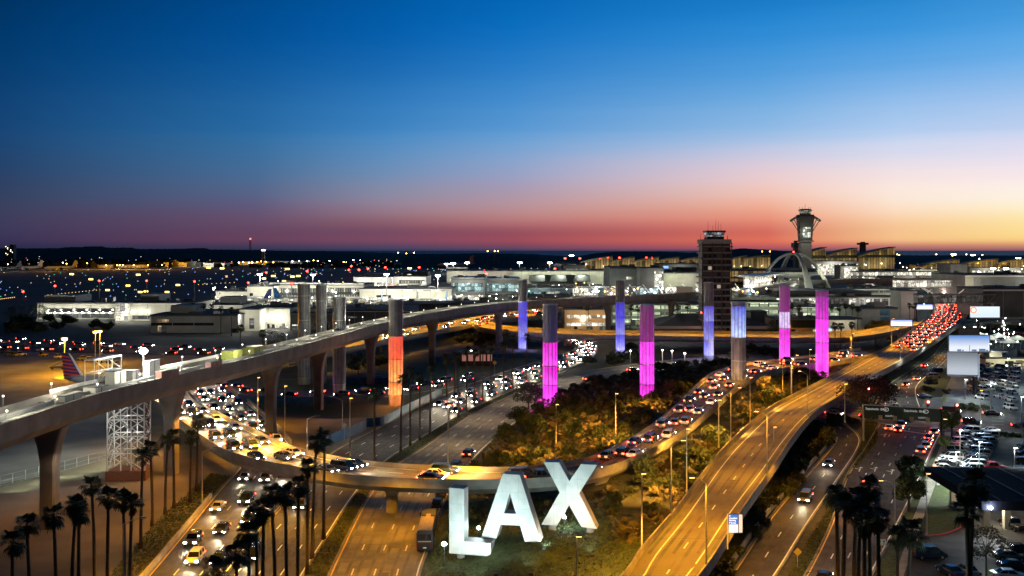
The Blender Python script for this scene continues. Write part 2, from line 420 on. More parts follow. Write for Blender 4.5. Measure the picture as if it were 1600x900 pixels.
sheet('parking_lot', [(1375, 980), (1432, 838), (1475, 832), (1508, 818), (1530, 770), (1800, 780), (1900, 980)], asphalt, 0.024)
sheet('lawn', [(1440, 790), (1463, 744), (1492, 742), (1512, 800), (1505, 822), (1470, 836), (1432, 836)], grassm, 0.05)
sheet('footpath', [(1390, 930), (1425, 815), (1468, 700), (1476, 676), (1487, 676), (1478, 712), (1446, 800), (1412, 900), (1405, 930)], conc, 0.06)
sheet('verge_lawn', [(1345, 930), (1378, 860), (1442, 750), (1466, 700), (1470, 680), (1477, 680), (1466, 712), (1424, 820), (1388, 930)], grassm, 0.03)
sheet('hedge_bed', [(1462, 745), (1489, 690), (1500, 680), (1505, 684), (1492, 712), (1476, 745)], mat('dry_bed', (0.22, 0.17, 0.04), 0.9, scale=1.5, col2=(0.34, 0.26, 0.07), bump=0.6), 0.05)
sheet('median_lawn', [(1200, 960), (1255, 860), (1330, 735), (1345, 690), (1352, 655), (1372, 658), (1372, 690), (1325, 745), (1300, 815), (1262, 900), (1240, 960)], grassm, 0.045)
sheet('verge_lawn', [(1434, 606), (1452, 588), (1475, 570), (1486, 590), (1472, 620), (1445, 622)], grassm, 0.05)
sheet('verge_lawn', [(1380, 612), (1415, 584), (1462, 546), (1440, 560), (1395, 580), (1350, 606)], grassm, 0.03)
red_k = MB().mat(redp)
sweep(red_k, cr([P(1414, 838, .0), P(1450, 838, .0), P(1480, 834, 0), P(1504, 822, 0), P(1512, 800, 0), P(1508, 780, 0)]), [(-.15, 0), (-.15, .17), (.15, .17), (.15, 0)])
tag(red_k.build('kerb'), kind='structure')

# rows: far/left edge | near/right edge | level
A = road([(500, 945, 655, 945, .03), (513, 900, 655, 900, .03), (533, 857, 668, 860, .03), (555, 812, 681, 820, .03), (580, 768, 697, 780, .03), (613, 730, 728, 735, .03), (660, 700, 757, 700, .03), (733, 650, 806, 660, .03),
          (800, 617, 858, 628, .03), (872, 590, 925, 604, .03), (960, 573, 1005, 588, .03), (1100, 557, 1110, 573, .03), (1200, 548, 1210, 560, .03)])
B = road([(285, 945, 452, 945, .04), (330, 900, 473, 900, .04), (400, 830, 517, 830, .04), (455, 775, 553, 775, .04), (510, 713, 597, 725, .04), (587, 670, 672, 676, .04), (687, 620, 738, 638, .04), (740, 598, 800, 611, .04),
          (800, 577, 868, 586, .04), (862, 558, 912, 566, .04), (893, 548, 932, 551, .04), (895, 541, 928, 538, .04), (860, 536, 880, 531, .04), (800, 533, 815, 527, .04)])
Dd = road([(185, 945, 318, 945, .05), (230, 900, 352, 900, .05), (303, 813, 418, 815, .05), (345, 762, 458, 772, .05), (372, 733, 470, 740, .05), (385, 708, 464, 712, .05), (372, 682, 448, 688, .05), (335, 652, 422, 660, .05), (300, 625, 385, 628, .05), (285, 600, 352, 602, .05), (296, 580, 340, 582, .05)])
M_ = road([(330, 585, 322, 592, .03), (352, 597, 345, 607, .03), (390, 605, 386, 617, .03), (440, 610, 440, 622, .03), (540, 611, 545, 623, .03), (610, 606, 616, 619, .03), (690, 594, 700, 606, .03), (760, 582, 770, 592, .03)])
N1 = road([(430, 586, 430, 594, .03), (520, 582, 520, 591, .03), (600, 582, 600, 592, .03), (660, 588, 662, 597, .03)])
N2 = road([(640, 549, 640, 555, .03), (720, 544, 720, 550, .03), (800, 543, 800, 549, .03), (870, 545, 872, 551, .03)])
Q = road([(-300, 515, -300, 534, .03), (-60, 524, -60, 545, .03), (0, 527, 0, 548, .03), (120, 534, 120, 552, .03), (240, 540, 240, 555, .03), (340, 545, 340, 556, .03), (440, 549, 440, 557, .03)])
S_ = road([(120, 525, 120, 531, .03), (220, 522, 220, 527, .03), (300, 520, 300, 525, .03), (400, 519, 400, 524, .03), (480, 519, 480, 524, .03), (570, 520, 570, 525, .03)])
H = road([(1215, 950, 1335, 950, .03), (1257, 900, 1362, 900, .03), (1300, 813, 1412, 803, .03), (1323, 743, 1437, 750, .03), (1352, 700, 1457, 705, .03), (1373, 663, 1472, 676, .03)])
I_ = road([(1100, 612, 1100, 628, .035), (1230, 623, 1230, 644, .035), (1290, 630, 1290, 653, .035), (1400, 636, 1400, 664, .035), (1500, 641, 1500, 671, .035), (1600, 646, 1600, 677, .035), (1800, 658, 1800, 690, .035)])
J = road([(1095, 950, 1175, 950, .045), (1140, 900, 1217, 893, .045), (1200, 813, 1262, 820, .045), (1262, 740, 1308, 752, .045), (1300, 697, 1340, 703, .045), (1305, 680, 1343, 682, .045), (1292, 664, 1322, 664, .045), (1270, 652, 1290, 648, .045)])
K = road([(1366, 640, 1440, 640, .045), (1372, 613, 1432, 608, .045), (1406, 588, 1448, 588, .045), (1451, 560, 1476, 566, .045), (1470, 540, 1489, 546, .045), (1496, 508, 1513, 513, .045), (1520, 489, 1536, 494, .045), (1530, 478, 1548, 482, .045)])
for p, m, lanes in ((A, worn, 4), (B, asphalt, 4), (Dd, asphalt, 3), (M_, asphalt, 2), (N1, asphalt, 2), (N2, asphalt, 2), (Q, asphalt, 4), (S_, asphalt, 2), (H, asphalt, 4), (I_, asphalt, 6), (J, asphalt, 2), (K, asphalt, 4)):
    o = tag(strip(p, 'road', m, 0, None, lanes), kind='structure')
    for E_ in (p.L, p.R):
        if p in (A, B, Dd, H, J):
            mb = sweep(MB().mat(concd), [q - Vector((0, 0, .05)) for q in E_], [(-.15, 0), (-.15, .2), (.15, .2), (.15, 0)]); mb.build('kerb', o)

# lane arrows and stop bar on the boulevard
def arrow(px, py, h, l=2.6):
    c = P(px, py, .06); M = Matrix.Translation(c) @ Matrix.Rotation(h, 4, 'Z')
    mb = MB().mat(whitep)
    for poly in ([(-l, -.12), (l * .5, -.12), (l * .5, .12), (-l, .12)], [(l * .5, -.5), (l, 0), (l * .5, .5)], [(-l * .2, .12), (0, .12), (.5, .9), (.25, 1.0)], [(.1, .8), (.6, .7), (.62, 1.3)]):
        mb.add([M @ Vector((x, y, 0)) for x, y in poly], [tuple(range(len(poly)))])
    return tag(mb.build('road_arrow'), kind='structure')
hH = H.at(60, .5)[1]
for x, y in ((1344, 733), (1394, 737), (1383, 680), (1429, 684), (1368, 733)): arrow(x, y, hH)
m = MB().mat(whitep); a, b = P(1378, 668, .06), P(1470, 682, .06); d = Vector((0.2, 0.5, 0)); m.quad(a, b, b + d, a + d); tag(m.build('stop_line'), kind='structure')
arrow(375, 770, Dd.at(80, .5)[1] + PI)

# ============================================================ ELEVATED ROADS
def z_(rows, zs): return [r[:4] + (z,) for r, z in zip(rows, zs)]
Er = [(940, 945, 1062, 945, 5.5), (983, 900, 1096, 900, 5.8), (1007, 863, 1122, 862, 6), (1060, 800, 1160, 800, 6), (1112, 730, 1206, 735, 6), (1150, 688, 1236, 690, 6), (1200, 644, 1268, 652, 6), (1246, 618, 1304, 627, 6), (1312, 584, 1352, 596, 6),
      (1360, 558, 1405, 568, 6), (1396, 540, 1437, 549, 6), (1428, 515, 1477, 523, 6), (1452, 495, 1503, 503, 6), (1462, 480, 1512, 488, 6), (1461, 465, 1508, 470, 6), (1456, 453, 1497, 456, 6), (1452, 443, 1485, 445, 6)]
E = road(Er)
roadE = mat_s('sodium_tinted_worn_road', (0.13, 0.12, 0.09), 0.65, scale=0.05, col2=(0.25, 0.235, 0.18), detail=10, bump=0.1)  # blue cut from the colour to deepen the sodium light
viaduct(E, 'elevated_road', 'broad straight elevated road sweeping from the lower edge up to the terminals', 2.5, roadE, th=1.9, piers=[130, 165, 200, 235, 270, 310, 350, 390, 440, 500, 560], pw=1.7, yellow_left=False)
Cr = [(248, 596, 222, 615, 6.5), (279, 618, 255, 640, 6.5), (330, 645, 300, 674, 6.5), (390, 674, 345, 705, 6.5), (450, 702, 395, 723, 6.5), (500, 715, 463, 736, 6.5), (550, 725, 533, 748, 6.5), (620, 732, 612, 754, 6.5), (700, 736, 700, 757, 6.5), (787, 738, 792, 757, 6.5),
      (860, 733, 872, 752, 6.5), (908, 725, 930, 741, 6.5), (950, 710, 978, 725, 6.5), (1000, 683, 1032, 700, 6.5), (1038, 655, 1075, 672, 6.5), (1068, 628, 1110, 643, 6.5), (1092, 603, 1138, 618, 6.5), (1118, 584, 1162, 598, 6.5), (1162, 572, 1192, 586, 6.5), (1220, 564, 1235, 577, 6.4), (1290, 556, 1310, 567, 6.3), (1345, 547, 1372, 556, 6.2)]
C = road(Cr)
viaduct(C, 'curved_ramp', 'curved elevated ramp bending behind the big letters', 3, worn, th=1.9, piers=[C.len * .14, C.len * .235, C.len * .335, C.len * .43], pw=1.7, yellow_left=False)
Fr = [(440, 556, 452, 566, 6), (500, 544, 508, 553, 6), (542, 535, 548, 545, 6), (629, 517, 635, 527, 6), (700, 505, 706, 514, 6), (745, 497, 750, 505, 6), (800, 489, 805, 495, 6), (870, 479, 876, 484, 6), (930, 472, 936, 476, 6)]
Fp = road(Fr)
viaduct(Fp, 'elevated_road', 'sodium lit elevated road rising behind the train guideway', 3, worn, th=1.7, piers=[90, 150, 215, 280, 350], pw=1.4)
Gr = [(870, 488, 872, 495, 6), (820, 490, 822, 497, 6), (765, 494, 785, 500, 6), (742, 503, 770, 504, 6), (745, 512, 776, 508, 6), (790, 520, 800, 512, 6), (860, 524, 862, 516, 6), (960, 527, 960, 519, 6), (1100, 529, 1100, 520, 6), (1250, 531, 1250, 521, 6), (1340, 529, 1338, 519, 6), (1400, 519, 1392, 510, 6), (1440, 508, 1430, 500, 6)]
G = road(Gr, 6)
viaduct(G, 'loop_road', 'amber lit elevated loop road running straight across behind the glowing pylons', 3, roadE, th=1.7, piers=[60, 100, 140, 180, 220, 260, 300, 340, 380, 420], pw=1.2)
Wr = [(1480, 506, 1478, 512, 6), (1540, 499, 1540, 505, 6), (1600, 498, 1600, 504, 6), (1720, 498, 1720, 505, 6)]
W_ = road(Wr)
viaduct(W_, 'elevated_road', 'plain grey elevated road leading off past the lit advertising screen', 2, worn, th=1.6, piers=[20, 55, 90], pw=1.0)
# retaining wall under the big straight road, planted side
mb = MB().mat(concd)
pts = [q.copy() for q in E.L[4:44]]
sweep(mb, [Vector((q.x, q.y, 0)) for q in pts], [(-0.5, 0), (-0.5, 4.0), (0.3, 4.0), (0.3, 0)])
tag(mb.build('retaining_wall'), 'long plain concrete retaining wall below the straight elevated road', 'wall')
# low wall beside the surface ramp
mb = MB().mat(conc); sweep(mb, [q - Vector((0.8, 0, 0)) for q in J.L[0:40]], [(-0.2, 0), (-0.2, 0.9), (0.1, 0.9), (0.1, 0)])
tag(mb.build('barrier_wall'), 'low pale concrete barrier beside the surface ramp with two headlit cars', 'wall')
mb = MB().mat(conc); sweep(mb, [q + Vector((0, 0, 0)) for q in Dd.R[46:80]], [(-0.0, 0), (0.0, 1.1), (0.45, 1.1), (0.45, 0)])
tag(mb.build('barrier_wall'), 'curved pale barrier wall round the outside of the looping ground ramp', 'wall')
mb = MB().mat(conc); sweep(mb, Dd.L[3:22], [(-0.4, 0), (-0.4, 0.9), (0.0, 0.9), (0.0, 0)])
tag(mb.build('barrier_wall'), 'straight low barrier wall at the dirt edge of the lower left carriageway', 'wall')

# median bed between the two carriageways
for i in (0,):
    n = 62
    pts = [P(x, y, 0) for x, y in ((452, 945), (473, 900), (517, 830), (553, 775), (597, 725), (672, 676), (738, 638), (800, 611), (852, 590), (862, 592), (800, 617), (733, 650), (660, 700), (613, 730), (580, 768), (555, 812), (533, 857), (513, 900), (500, 945))]
    for v in pts: v.z = 0.09
    tag(MB().mat(leafy).add(pts, [tuple(range(len(pts)))]).build('median_bed'), kind='structure')

# ============================================================ TRAIN GUIDEWAY
GZ = 20.0
gpx = [(-260, 775), (-120, 722), (0, 676), (150, 626), (250, 600), (340, 579), (406, 563), (520, 532), (608, 507), (675, 493), (737, 483), (800, 476), (875, 471), (960, 467), (1050, 462), (1100, 460), (1145, 457), (1199, 450), (1237, 442), (1300, 439), (1399, 437), (1470, 436)]
GN = cr([P(x, y, GZ) for x, y in gpx], 8)
def off(pts, u, v=0.0):
    out = []
    for i, p in enumerate(pts):
        d = pts[min(i + 1, len(pts) - 1)] - pts[max(i - 1, 0)]; d.z = 0; d.normalize()
        out.append(p + Vector((d.y, -d.x, 0)) * u + Vector((0, 0, v)))
    return out
GP = Path(off(GN, -8.6), GN)
gw = thing('train_guideway', 'pale concrete elevated train guideway crossing the picture on flared piers', 'viaduct')
gpaint = mat_s('guideway_concrete', (0.22, 0.205, 0.19), 0.85, scale=0.3, col2=(0.30, 0.28, 0.26), detail=8)
sweep(MB().mat(gpaint), GN, [(0, 0), (0, -1.7), (-2.0, -3.3), (-6.6, -3.3), (-8.6, -1.7), (-8.6, 0)]).build('deck', gw)
sweep(MB().mat(gpaint), GN, [(-.3, .003), (-.3, 1.1), (0.03, 1.1), (0.03, -0.4), (0.01, -0.4), (0.01, .003)]).build('parapet', gw)
sweep(MB().mat(gpaint), GN, [(-8.63, .003), (-8.63, 1.1), (-8.3, 1.1), (-8.3, .003)]).build('parapet', gw)
for u in (-1.7, -3.3, -5.3, -6.9):
    sweep(MB().mat(conc), GN, [(u - .3, .003), (u - .3, .35), (u + .3, .35), (u + .3, .003)]).build('running_plinth', gw)
sweep(MB().mat(steel), GN, [(-4.4, .003), (-4.4, .9), (-4.2, .9), (-4.2, .003)]).build('guide_rail', gw)
gt = MB().mat(concd); dd_ = 2.0
while dd_ < GP.len - 3:
    for u0_, u1_ in ((.135, .175), (.33, .455), (.56, .67), (.76, .83)):
        a, h = GP.at(dd_, 1 - u0_); b, _ = GP.at(dd_, 1 - u1_); f = Vector((math.cos(h), math.sin(h), 0)) * 1.1; z0_, z1_ = Vector((0, 0, .005)), Vector((0, 0, .22 + .3 * (int(dd_) % 3 == 0)))
        gt.add([a + z0_, a + f + z0_, b + f + z0_, b + z0_, a + z1_, a + f + z1_, b + f + z1_, b + z1_], [(4, 5, 6, 7), (0, 1, 5, 4), (1, 2, 6, 5), (2, 3, 7, 6), (3, 0, 4, 7)])
    dd_ += 3.4 if dd_ < 420 else 6
gt.build('track_grating', gw)
def gfind(px):
    best = min(range(len(GP.M)), key=lambda i: abs(CX + F * GP.M[i].x / GP.M[i].y - px))
    return GP.c[best]
for px in (75, 265, 417, 503, 575, 677, 779, 865, 948, 1045, 1120, 1203, 1222, 1282, 1330, 1382):
    p, h = GP.at(gfind(px), 0.5)
    top = GZ - 3.28
    rings = []
    for z, a, b in ((-1, 1.15, 1.25), (top - 6, 1.15, 1.25), (top - 3, 1.25, 1.7), (top - 1, 1.35, 2.35), (top, 1.4, 2.7)):
        c = 0.25
        rings.append([Vector((sx * (a - (c if k else 0)), sy * (b - (0 if k else c)), z)) for sx, sy, k in ((1, 1, 0), (1, 1, 1), (-1, 1, 1), (-1, 1, 0), (-1, -1, 0), (-1, -1, 1), (1, -1, 1), (1, -1, 0))])
    MB().mat(gpaint).loft(rings).build('pier', gw, (p.x, p.y, 0), h)
# safety screens, containers and small lamps on the deck
def gdeck(px, u):
    i = min(range(len(GP.M)), key=lambda i: abs(CX + F * GP.L[i].lerp(GP.R[i], u).x / GP.L[i].lerp(GP.R[i], u).y - px)); best = (1e9, 0)
    for k in range(-30, 31):
        d = GP.c[i] + k * .5; p = GP.at(d, u)[0]; e = abs(CX + F * p.x / p.y - px)
        if e < best[0]: best = (e, d)
    return GP.at(best[1], u)
k = 0
for (x0, x1) in ((78, 100), (100, 122), (122, 144), (144, 164), (228, 252), (252, 276), (276, 300), (300, 322), (322, 343)):
    a, h = gdeck(x0, .03); b, _ = gdeck(x1, .03)
    mb = MB().mat(white); d = (b - a).normalized(); nrm = Vector((-d.y, d.x, 0)) * 0.12; b = b - d * 0.1
    z0, z1 = Vector((0, 0, .01)), Vector((0, 0, 1.75))
    mb.add([a + z0, b + z0, b + nrm + z0, a + nrm + z0, a + z1, b + z1, b + nrm + z1, a + nrm + z1], [(0, 3, 2, 1), (4, 5, 6, 7), (0, 1, 5, 4), (1, 2, 6, 5), (2, 3, 7, 6), (3, 0, 4, 7)])
    tag(mb.build('safety_screen'), 'white boarded safety screen panel, %s from the left along the guideway' % ORD[k], 'screen', 'white screens along the guideway'); k += 1
boxes = [(180, .17, 3.9, 2.0, 2.5, white, 'white site container beside the lattice tower top'), (206, .2, 2.6, 1.8, 1.9, steel, 'grey equipment cabinet by the flood lamp on the guideway'), (238, .12, 4, 1.2, 3.0, white, 'tall white board enclosure on the guideway'),
         (262, .93, 6.5, 1.3, 1.9, mat('maroon_panel', (0.22, 0.11, 0.11), 0.7), 'left dull maroon cabinet on the near side of guideway'), (334, .93, 5, 1.3, 1.7, mat('maroon_panel', (0.2, 0.1, 0.1), 0.7), 'smaller dull maroon cabinet farther along the guideway edge'),
         (150, .5, 4.0, 2.4, 1.0, steel, 'low flat metal work platform above the lattice tower'), (110, .62, 6, 1.2, 1.1, steel, 'long low rack of track gear on the guideway'), (362, .3, 5, 3, 2.2, mat('lime_frame', (0.4, 0.45, 0.1), 0.6), 'yellow green work frame on the guideway beyond the screens'), (396, .3, 6, 3, 1.8, mat('lime_frame', (0.4, 0.45, 0.1), 0.6), 'second yellow green work frame nearer the first grey pylon')]
for px, u, L, W, Hh, m, lab in boxes:
    p, h = gdeck(px, u)
    t = thing('equipment_cabinet', lab, 'cabinet', p + Vector((0, 0, 0.36)), h)
    MB().mat(m).box(-L / 2, L / 2, -W / 2, W / 2, 0, Hh).build('body', t)
    mb = MB().mat(dsteel)
    mb.box(-.06, .06, -W / 2 - .05, -W / 2 - .004, .1, Hh - .1)
    mb.build('door_seam', t)
    MB().mat(concd).box(-L / 2 - .1, L / 2 + .1, -W / 2 - .1, W / 2 + .1, Hh + .003, Hh + .12).build('lid', t)
# open steel frame
p, h = gdeck(192, .05)
t = thing('steel_frame', 'tall open white steel frame standing beside the flood lamp', 'frame', p + Vector((-3, 0, 0)), h)
mb = MB().mat(wsteel)
for x in (-6, -1.5, 3): 
    for y in (-1, 1): mb.bar((x, y, 0), (x, y, 5), .1, n=4)
for z in (2.5, 5):
    for y in (-1, 1): mb.bar((-6, y, z), (3, y, z), .1, n=4)
    for x in (-6, -1.5, 3): mb.bar((x, -1, z), (x, 1, z), .1, n=4)
for x in (-6, -1.5): mb.bar((x, -1, 0), (x + 4.5, -1, 2.5), .07, n=4); mb.bar((x + 4.5, -1, 2.5), (x, -1, 5), .07, n=4)
mb.build('frame_bars', t)
MB().mat(steel).box(-6, 3, -1, 1, 5.1, 5.2).build('top_deck', t)
n = 0
d = 40.0
while d < GP.len - 30:
    for u in ((.985,) if d > 250 else (.985, .01)):
        p, h = GP.at(d, u)
        mb = MB().mat(steel).bar((0, 0, 0), (0, 0, 1.5), .05, n=5)
        t = thing('guideway_light', 'small post light on the guideway parapet', 'light', p + Vector((0, 0, 1.1 if u > .5 else 1.1)), h, 'post lights along the guideway')
        mb.build('post', t); MB().mat(glow('post_light_glass', (1, .95, .8), 5)).lathe([(.05, 1.5), (.15, 1.58), (.15, 1.72), (.04, 1.8)], 6).build('lamp_glass', t)
    d += 15 if d < 500 else 22
d = 30
while d < GP.len - 20:
    p, h = GP.at(d, .25 if int(d / 20) % 2 else .8)
    near = 90 < d and CX + F * p.x / p.y < 360
    point(p + Vector((0, 0, 4.0)), (1, .93, .68), 3600 if near else 2600, .4)
    d += 20 if d < 400 else 40

# lattice shoring tower under the guideway
p0 = P(165, 752, 0); p1 = P(221, 752, 0); wd = (p1 - p0).length
t = thing('lattice_tower', 'white steel lattice stair tower standing under the train guideway', 'tower', (p0 + p1) / 2 + Vector((0, 3, 0)), 0.12)
hw = wd / 2; tp = 15.8
for sx in (-1, 1):
    for sy in (-1, 1): MB().mat(wsteel).bar((sx * hw, sy * 2.6, 2.0), (sx * hw, sy * 2.6, tp), .16, n=4).build('post', t)
mb = MB().mat(wsteel); rd = MB().mat(mat('red_steel', (.4, .05, .03), .6))
lv = [2.0, 5.4, 8.8, 12.2, tp]
for a, b in zip(lv, lv[1:]):
    for sy in (-1, 1):
        mb.bar((-hw, sy * 2.6, b), (hw, sy * 2.6, b), .13, n=4)
        for s0 in (-1, 1):
            xa, xb = s0 * hw, s0 * hw * .28
            mb.bar((xb, sy * 2.6, a), (xb, sy * 2.6, b), .1, n=4)
            mb.bar((xa, sy * 2.6, a), (xb, sy * 2.6, (a + b) / 2), .09, n=4); mb.bar((xb, sy * 2.6, (a + b) / 2), (xa, sy * 2.6, b), .09, n=4)
            mb.bar((xa, sy * 2.6, (a + b) / 2), (xb, sy * 2.6, b), .09, n=4)
    for sx in (-1, 1):
        mb.bar((sx * hw, -2.6, b), (sx * hw, 2.6, b), .12, n=4)
        (rd if sx > 0 else mb).bar((sx * hw, -2.6, a), (sx * hw, 2.6, b), .1, n=4); mb.bar((sx * hw, 2.6, a), (sx * hw, -2.6, b), .09, n=4)
mb.build('bracing', t); rd.build('red_brace', t)
st = MB().mat(steel)
for i, (a, b) in enumerate(zip(lv, lv[1:])):
    s0 = 1 if i % 2 else -1
    for k in range(10):
        z = a + (b - a) * k / 10; x = s0 * (-1.6 + 3.2 * k / 10)
        st.box(x - .22, x + .22, -1.9, -.9, z, z + .06)
    st.bar((-s0 * 1.8, -2, a + 1), (s0 * 1.8, -2, b + 1), .06, n=4); st.bar((-s0 * 1.8, -1.9, a), (s0 * 1.8, -1.9, b), .1, n=4)
    st.box(-hw, hw, -2.2, -.5, b - .02, b + .05) if i == 3 else st.box(s0 * 1.7 - .6, s0 * 1.7 + .6, -2.2, -.5, b - .02, b + .05)
st.build('stair', t)
MB().mat(mat('rusty_board', (0.16, 0.07, 0.045), 0.9)).box(-hw - .3, hw + .3, -3, 3, 0, 1.95).build('base_block', t)
point((p0 + p1) / 2 + Vector((-2, -5, 12)), (1, .97, .85), 500); point((p0 + p1) / 2 + Vector((0, 4, 9)), (1, .97, .85), 300); point((p0 + p1) / 2 + Vector((1, -6, 5)), (1, .97, .85), 260)
# glowing ground line lamps by the apron fence
fence_pts = cr([P(x, y, 0) for x, y in ((-60, 775), (0, 760), (60, 745), (120, 730), (166, 718))], 6)
t = thing('chain_fence', 'low perimeter fence with posts along the sandy edge of the apron', 'fence')
for q in fence_pts[::2]: MB().mat(steel).bar(q, q + Vector((0, 0, 2)), .05, n=4).build('post', t)
mb = MB().mat(steel)
for z in (.1, 1, 2):
    for a, b in zip(fence_pts, fence_pts[1:]): mb.bar(a + Vector((0, 0, z)), b + Vector((0, 0, z)), .025, n=4, cap=False)
mb.build('wire', t)
for x, y in ((20, 752), (60, 741), (100, 732), (140, 722), (160, 716)):
    spot(P(x, y, 2.4) + Vector((0, 1, 0)), P(x, y, 0) + Vector((0, 6, 0)), (.85, 1, .6), 900, 150)
# ============================================================ VEHICLES
def ring(x, zb, zt, hw, k=.86):
    return [Vector((x, y, z)) for y, z in ((-hw * .9, zb), (-hw, zb + .18), (-hw, zt - .16), (-hw * k, zt), (hw * k, zt), (hw, zt - .16), (hw, zb + .18), (hw * .9, zb))]
SPEC = {  # stations x, z bottom, z top, half width; cabin: bottom x0..x1, top x0..x1, roof z, cabin half widths
 'sedan': dict(st=[(-2.35, .42, .82, .78), (-2.2, .25, .98, .88), (-1.2, .2, 1.0, .91), (.9, .2, .95, .91), (1.9, .22, .82, .88), (2.25, .28, .68, .8), (2.36, .4, .58, .72)],
               cab=(-1.75, 1.15, -1.0, .35, 1.45), belt=.95, w=.80, wt=.6, wb=1.38),
 'suv': dict(st=[(-2.35, .45, 1.0, .86), (-2.25, .3, 1.1, .94), (-1.2, .26, 1.12, .97), (1.0, .26, 1.1, .97), (2.0, .3, 1.0, .94), (2.32, .38, .85, .86), (2.4, .48, .75, .8)],
             cab=(-2.28, 1.2, -2.0, .5, 1.76), belt=1.08, w=.87, wt=.72, wb=1.42),
 'minivan': dict(st=[(-2.5, .4, 1.0, .88), (-2.42, .25, 1.1, .96), (-1.2, .22, 1.12, .99), (1.2, .22, 1.08, .99), (2.1, .26, .95, .95), (2.45, .32, .8, .86), (2.55, .42, .7, .78)],
                 cab=(-2.46, 1.75, -2.25, .85, 1.85), belt=1.06, w=.9, wt=.76, wb=1.55),
 'pickup_truck': dict(st=[(-2.85, .5, 1.05, .9), (-2.8, .4, 1.12, .98), (-1, .36, 1.12, .99), (1.2, .36, 1.12, .99), (2.5, .4, 1.08, .97), (2.8, .48, .95, .9), (2.86, .55, .85, .86)],
                      cab=(-.75, 1.5, -.6, .85, 1.85), belt=1.1, w=.9, wt=.74, wb=1.8),
}
CARM = {}
def car_parts(kind):
    if kind in CARM: return CARM[kind]
    s = SPEC[kind]; x0, x1, t0, t1, zt = s['cab']; bl = s['belt'] - .02; w_, wt = s['w'], s['wt']
    bodies = {}
    for c in PAINT:
        mb = MB().mat(CP[c]); mb.loft([ring(*a) for a in s['st']])
        mb.loft([[Vector((t0 - .06, -wt - .03, zt - .05)), Vector((t0 - .06, wt + .03, zt - .05)), Vector((t0, wt - .05, zt + .02)), Vector((t0, -wt + .05, zt + .02))],
                 [Vector((t1 + .08, -wt - .03, zt - .05)), Vector((t1 + .08, wt + .03, zt - .05)), Vector((t1, wt - .05, zt + .02)), Vector((t1, -wt + .05, zt + .02))]])
        xm = (x0 + x1) / 2 - .1; tm = (t0 + t1) / 2
        for sy in (-1, 1):
            for a, b in ((x0, t0), (x1, t1), (xm, tm)): mb.bar((a, sy * (w_ + .005), bl), (b, sy * (wt + .01), zt - .02), .055, n=4, cap=False)
            mb.box(x1 - .35, x1 - .15, sy * .98 - .1, sy * .98 + .1, bl, bl + .16)
        mb.mat(rubber)
        for sx in (-1, 1):
            for sy in (-1, 1): mb.bar((sx * s['wb'], sy * (s['st'][3][3] - .1), .36), (sx * s['wb'], sy * (s['st'][3][3] + .005), .36), .41, n=12)
        if kind == 'pickup_truck': mb.box(-2.65, -.9, -.8, .8, 1.1, 1.128)
        mb.mat(dsteel).box(s['st'][-1][0] - .1, s['st'][-1][0] + .01, -.42, .42, .42, .56)
        bodies[c] = mb.mesh('car_body')
    g = MB().mat(glassd).loft([[Vector((x0, -w_, bl)), Vector((x1, -w_, bl)), Vector((x1, w_, bl)), Vector((x0, w_, bl))], [Vector((t0, -wt, zt - .03)), Vector((t1, -wt, zt - .03)), Vector((t1, wt, zt - .03)), Vector((t0, wt, zt - .03))]]).mesh('car_windows')
    ty = MB().mat(rubber); ty.bar((0, -.11, 0), (0, .11, 0), .34, n=16); ty = ty.mesh('tyre')
    rm = MB().mat(alloy); rm.bar((0, -.118, 0), (0, .118, 0), .21, n=10); rm = rm.mesh('rim')
    hx = s['st'][-2][0]; hz = s['st'][-2][2] - .1; hy = s['st'][-2][3] - .16
    tx = s['st'][0][0]; tz = s['st'][0][2] - .06; tyy = s['st'][0][3] - .1
    H_ = {}; T_ = {}
    for on in (0, 1): 
        k = 1.0 + .3 * on
        H_[on] = MB().mat(g_head if on else o_head).loft([[Vector((0, -.2 * k, -.09)), Vector((0, .2 * k, -.09)), Vector((-.06, .2 * k, .1)), Vector((-.06, -.2 * k, .1))], [Vector((.1, -.16 * k, -.08)), Vector((.1, .16 * k, -.08)), Vector((.04, .16 * k, .08)), Vector((.04, -.16 * k, .08))]]).mesh('headlight_lens')
        T_[on] = MB().mat(g_tail if on else o_tail).box(-.05, .12, -.17 * k, .17 * k, -.12, .1).mesh('taillight_lens')
    CARM[kind] = dict(body=bodies, glass=g, tyre=ty, rim=rm, H=H_, T=T_, hp=(hx, hy, hz), tp=(tx, tyy, tz), wb=s['wb'], wy=s['st'][3][3] - .1)
    return CARM[kind]
NCAR = [0]
def car(kind, color, loc, h, label, group, lit=1, detail=2, cat=None):
    c = car_parts(kind); NCAR[0] += 1
    t = thing(kind, label, cat or {'sedan': 'car', 'suv': 'car', 'minivan': 'minivan', 'pickup_truck': 'pickup truck'}[kind], loc, h, group)
    put('body', c['body'][color], t); put('window', c['glass'], t)
    hx, hy, hz = c['hp']; tx, ty, tz = c['tp']
    for s in (-1, 1):
        put('headlight', c['H'][lit], t, (hx, s * hy, hz)); put('taillight', c['T'][lit], t, (tx, s * ty, tz))
        if detail > 1:
            for sx in (-1, 1):
                w = put('wheel', c['tyre'], t, (sx * c['wb'], s * c['wy'], .34)); put('rim', c['rim'], w)
    return t
KINDS_ = ['sedan', 'sedan', 'suv', 'sedan', 'suv', 'minivan', 'sedan', 'pickup_truck']
COLS = ['silver', 'black', 'grey', 'white', 'dark blue', 'black', 'black', 'grey', 'grey', 'dark blue']
KN = {'sedan': 'sedan', 'suv': 'SUV', 'minivan': 'minivan', 'pickup_truck': 'pickup'}
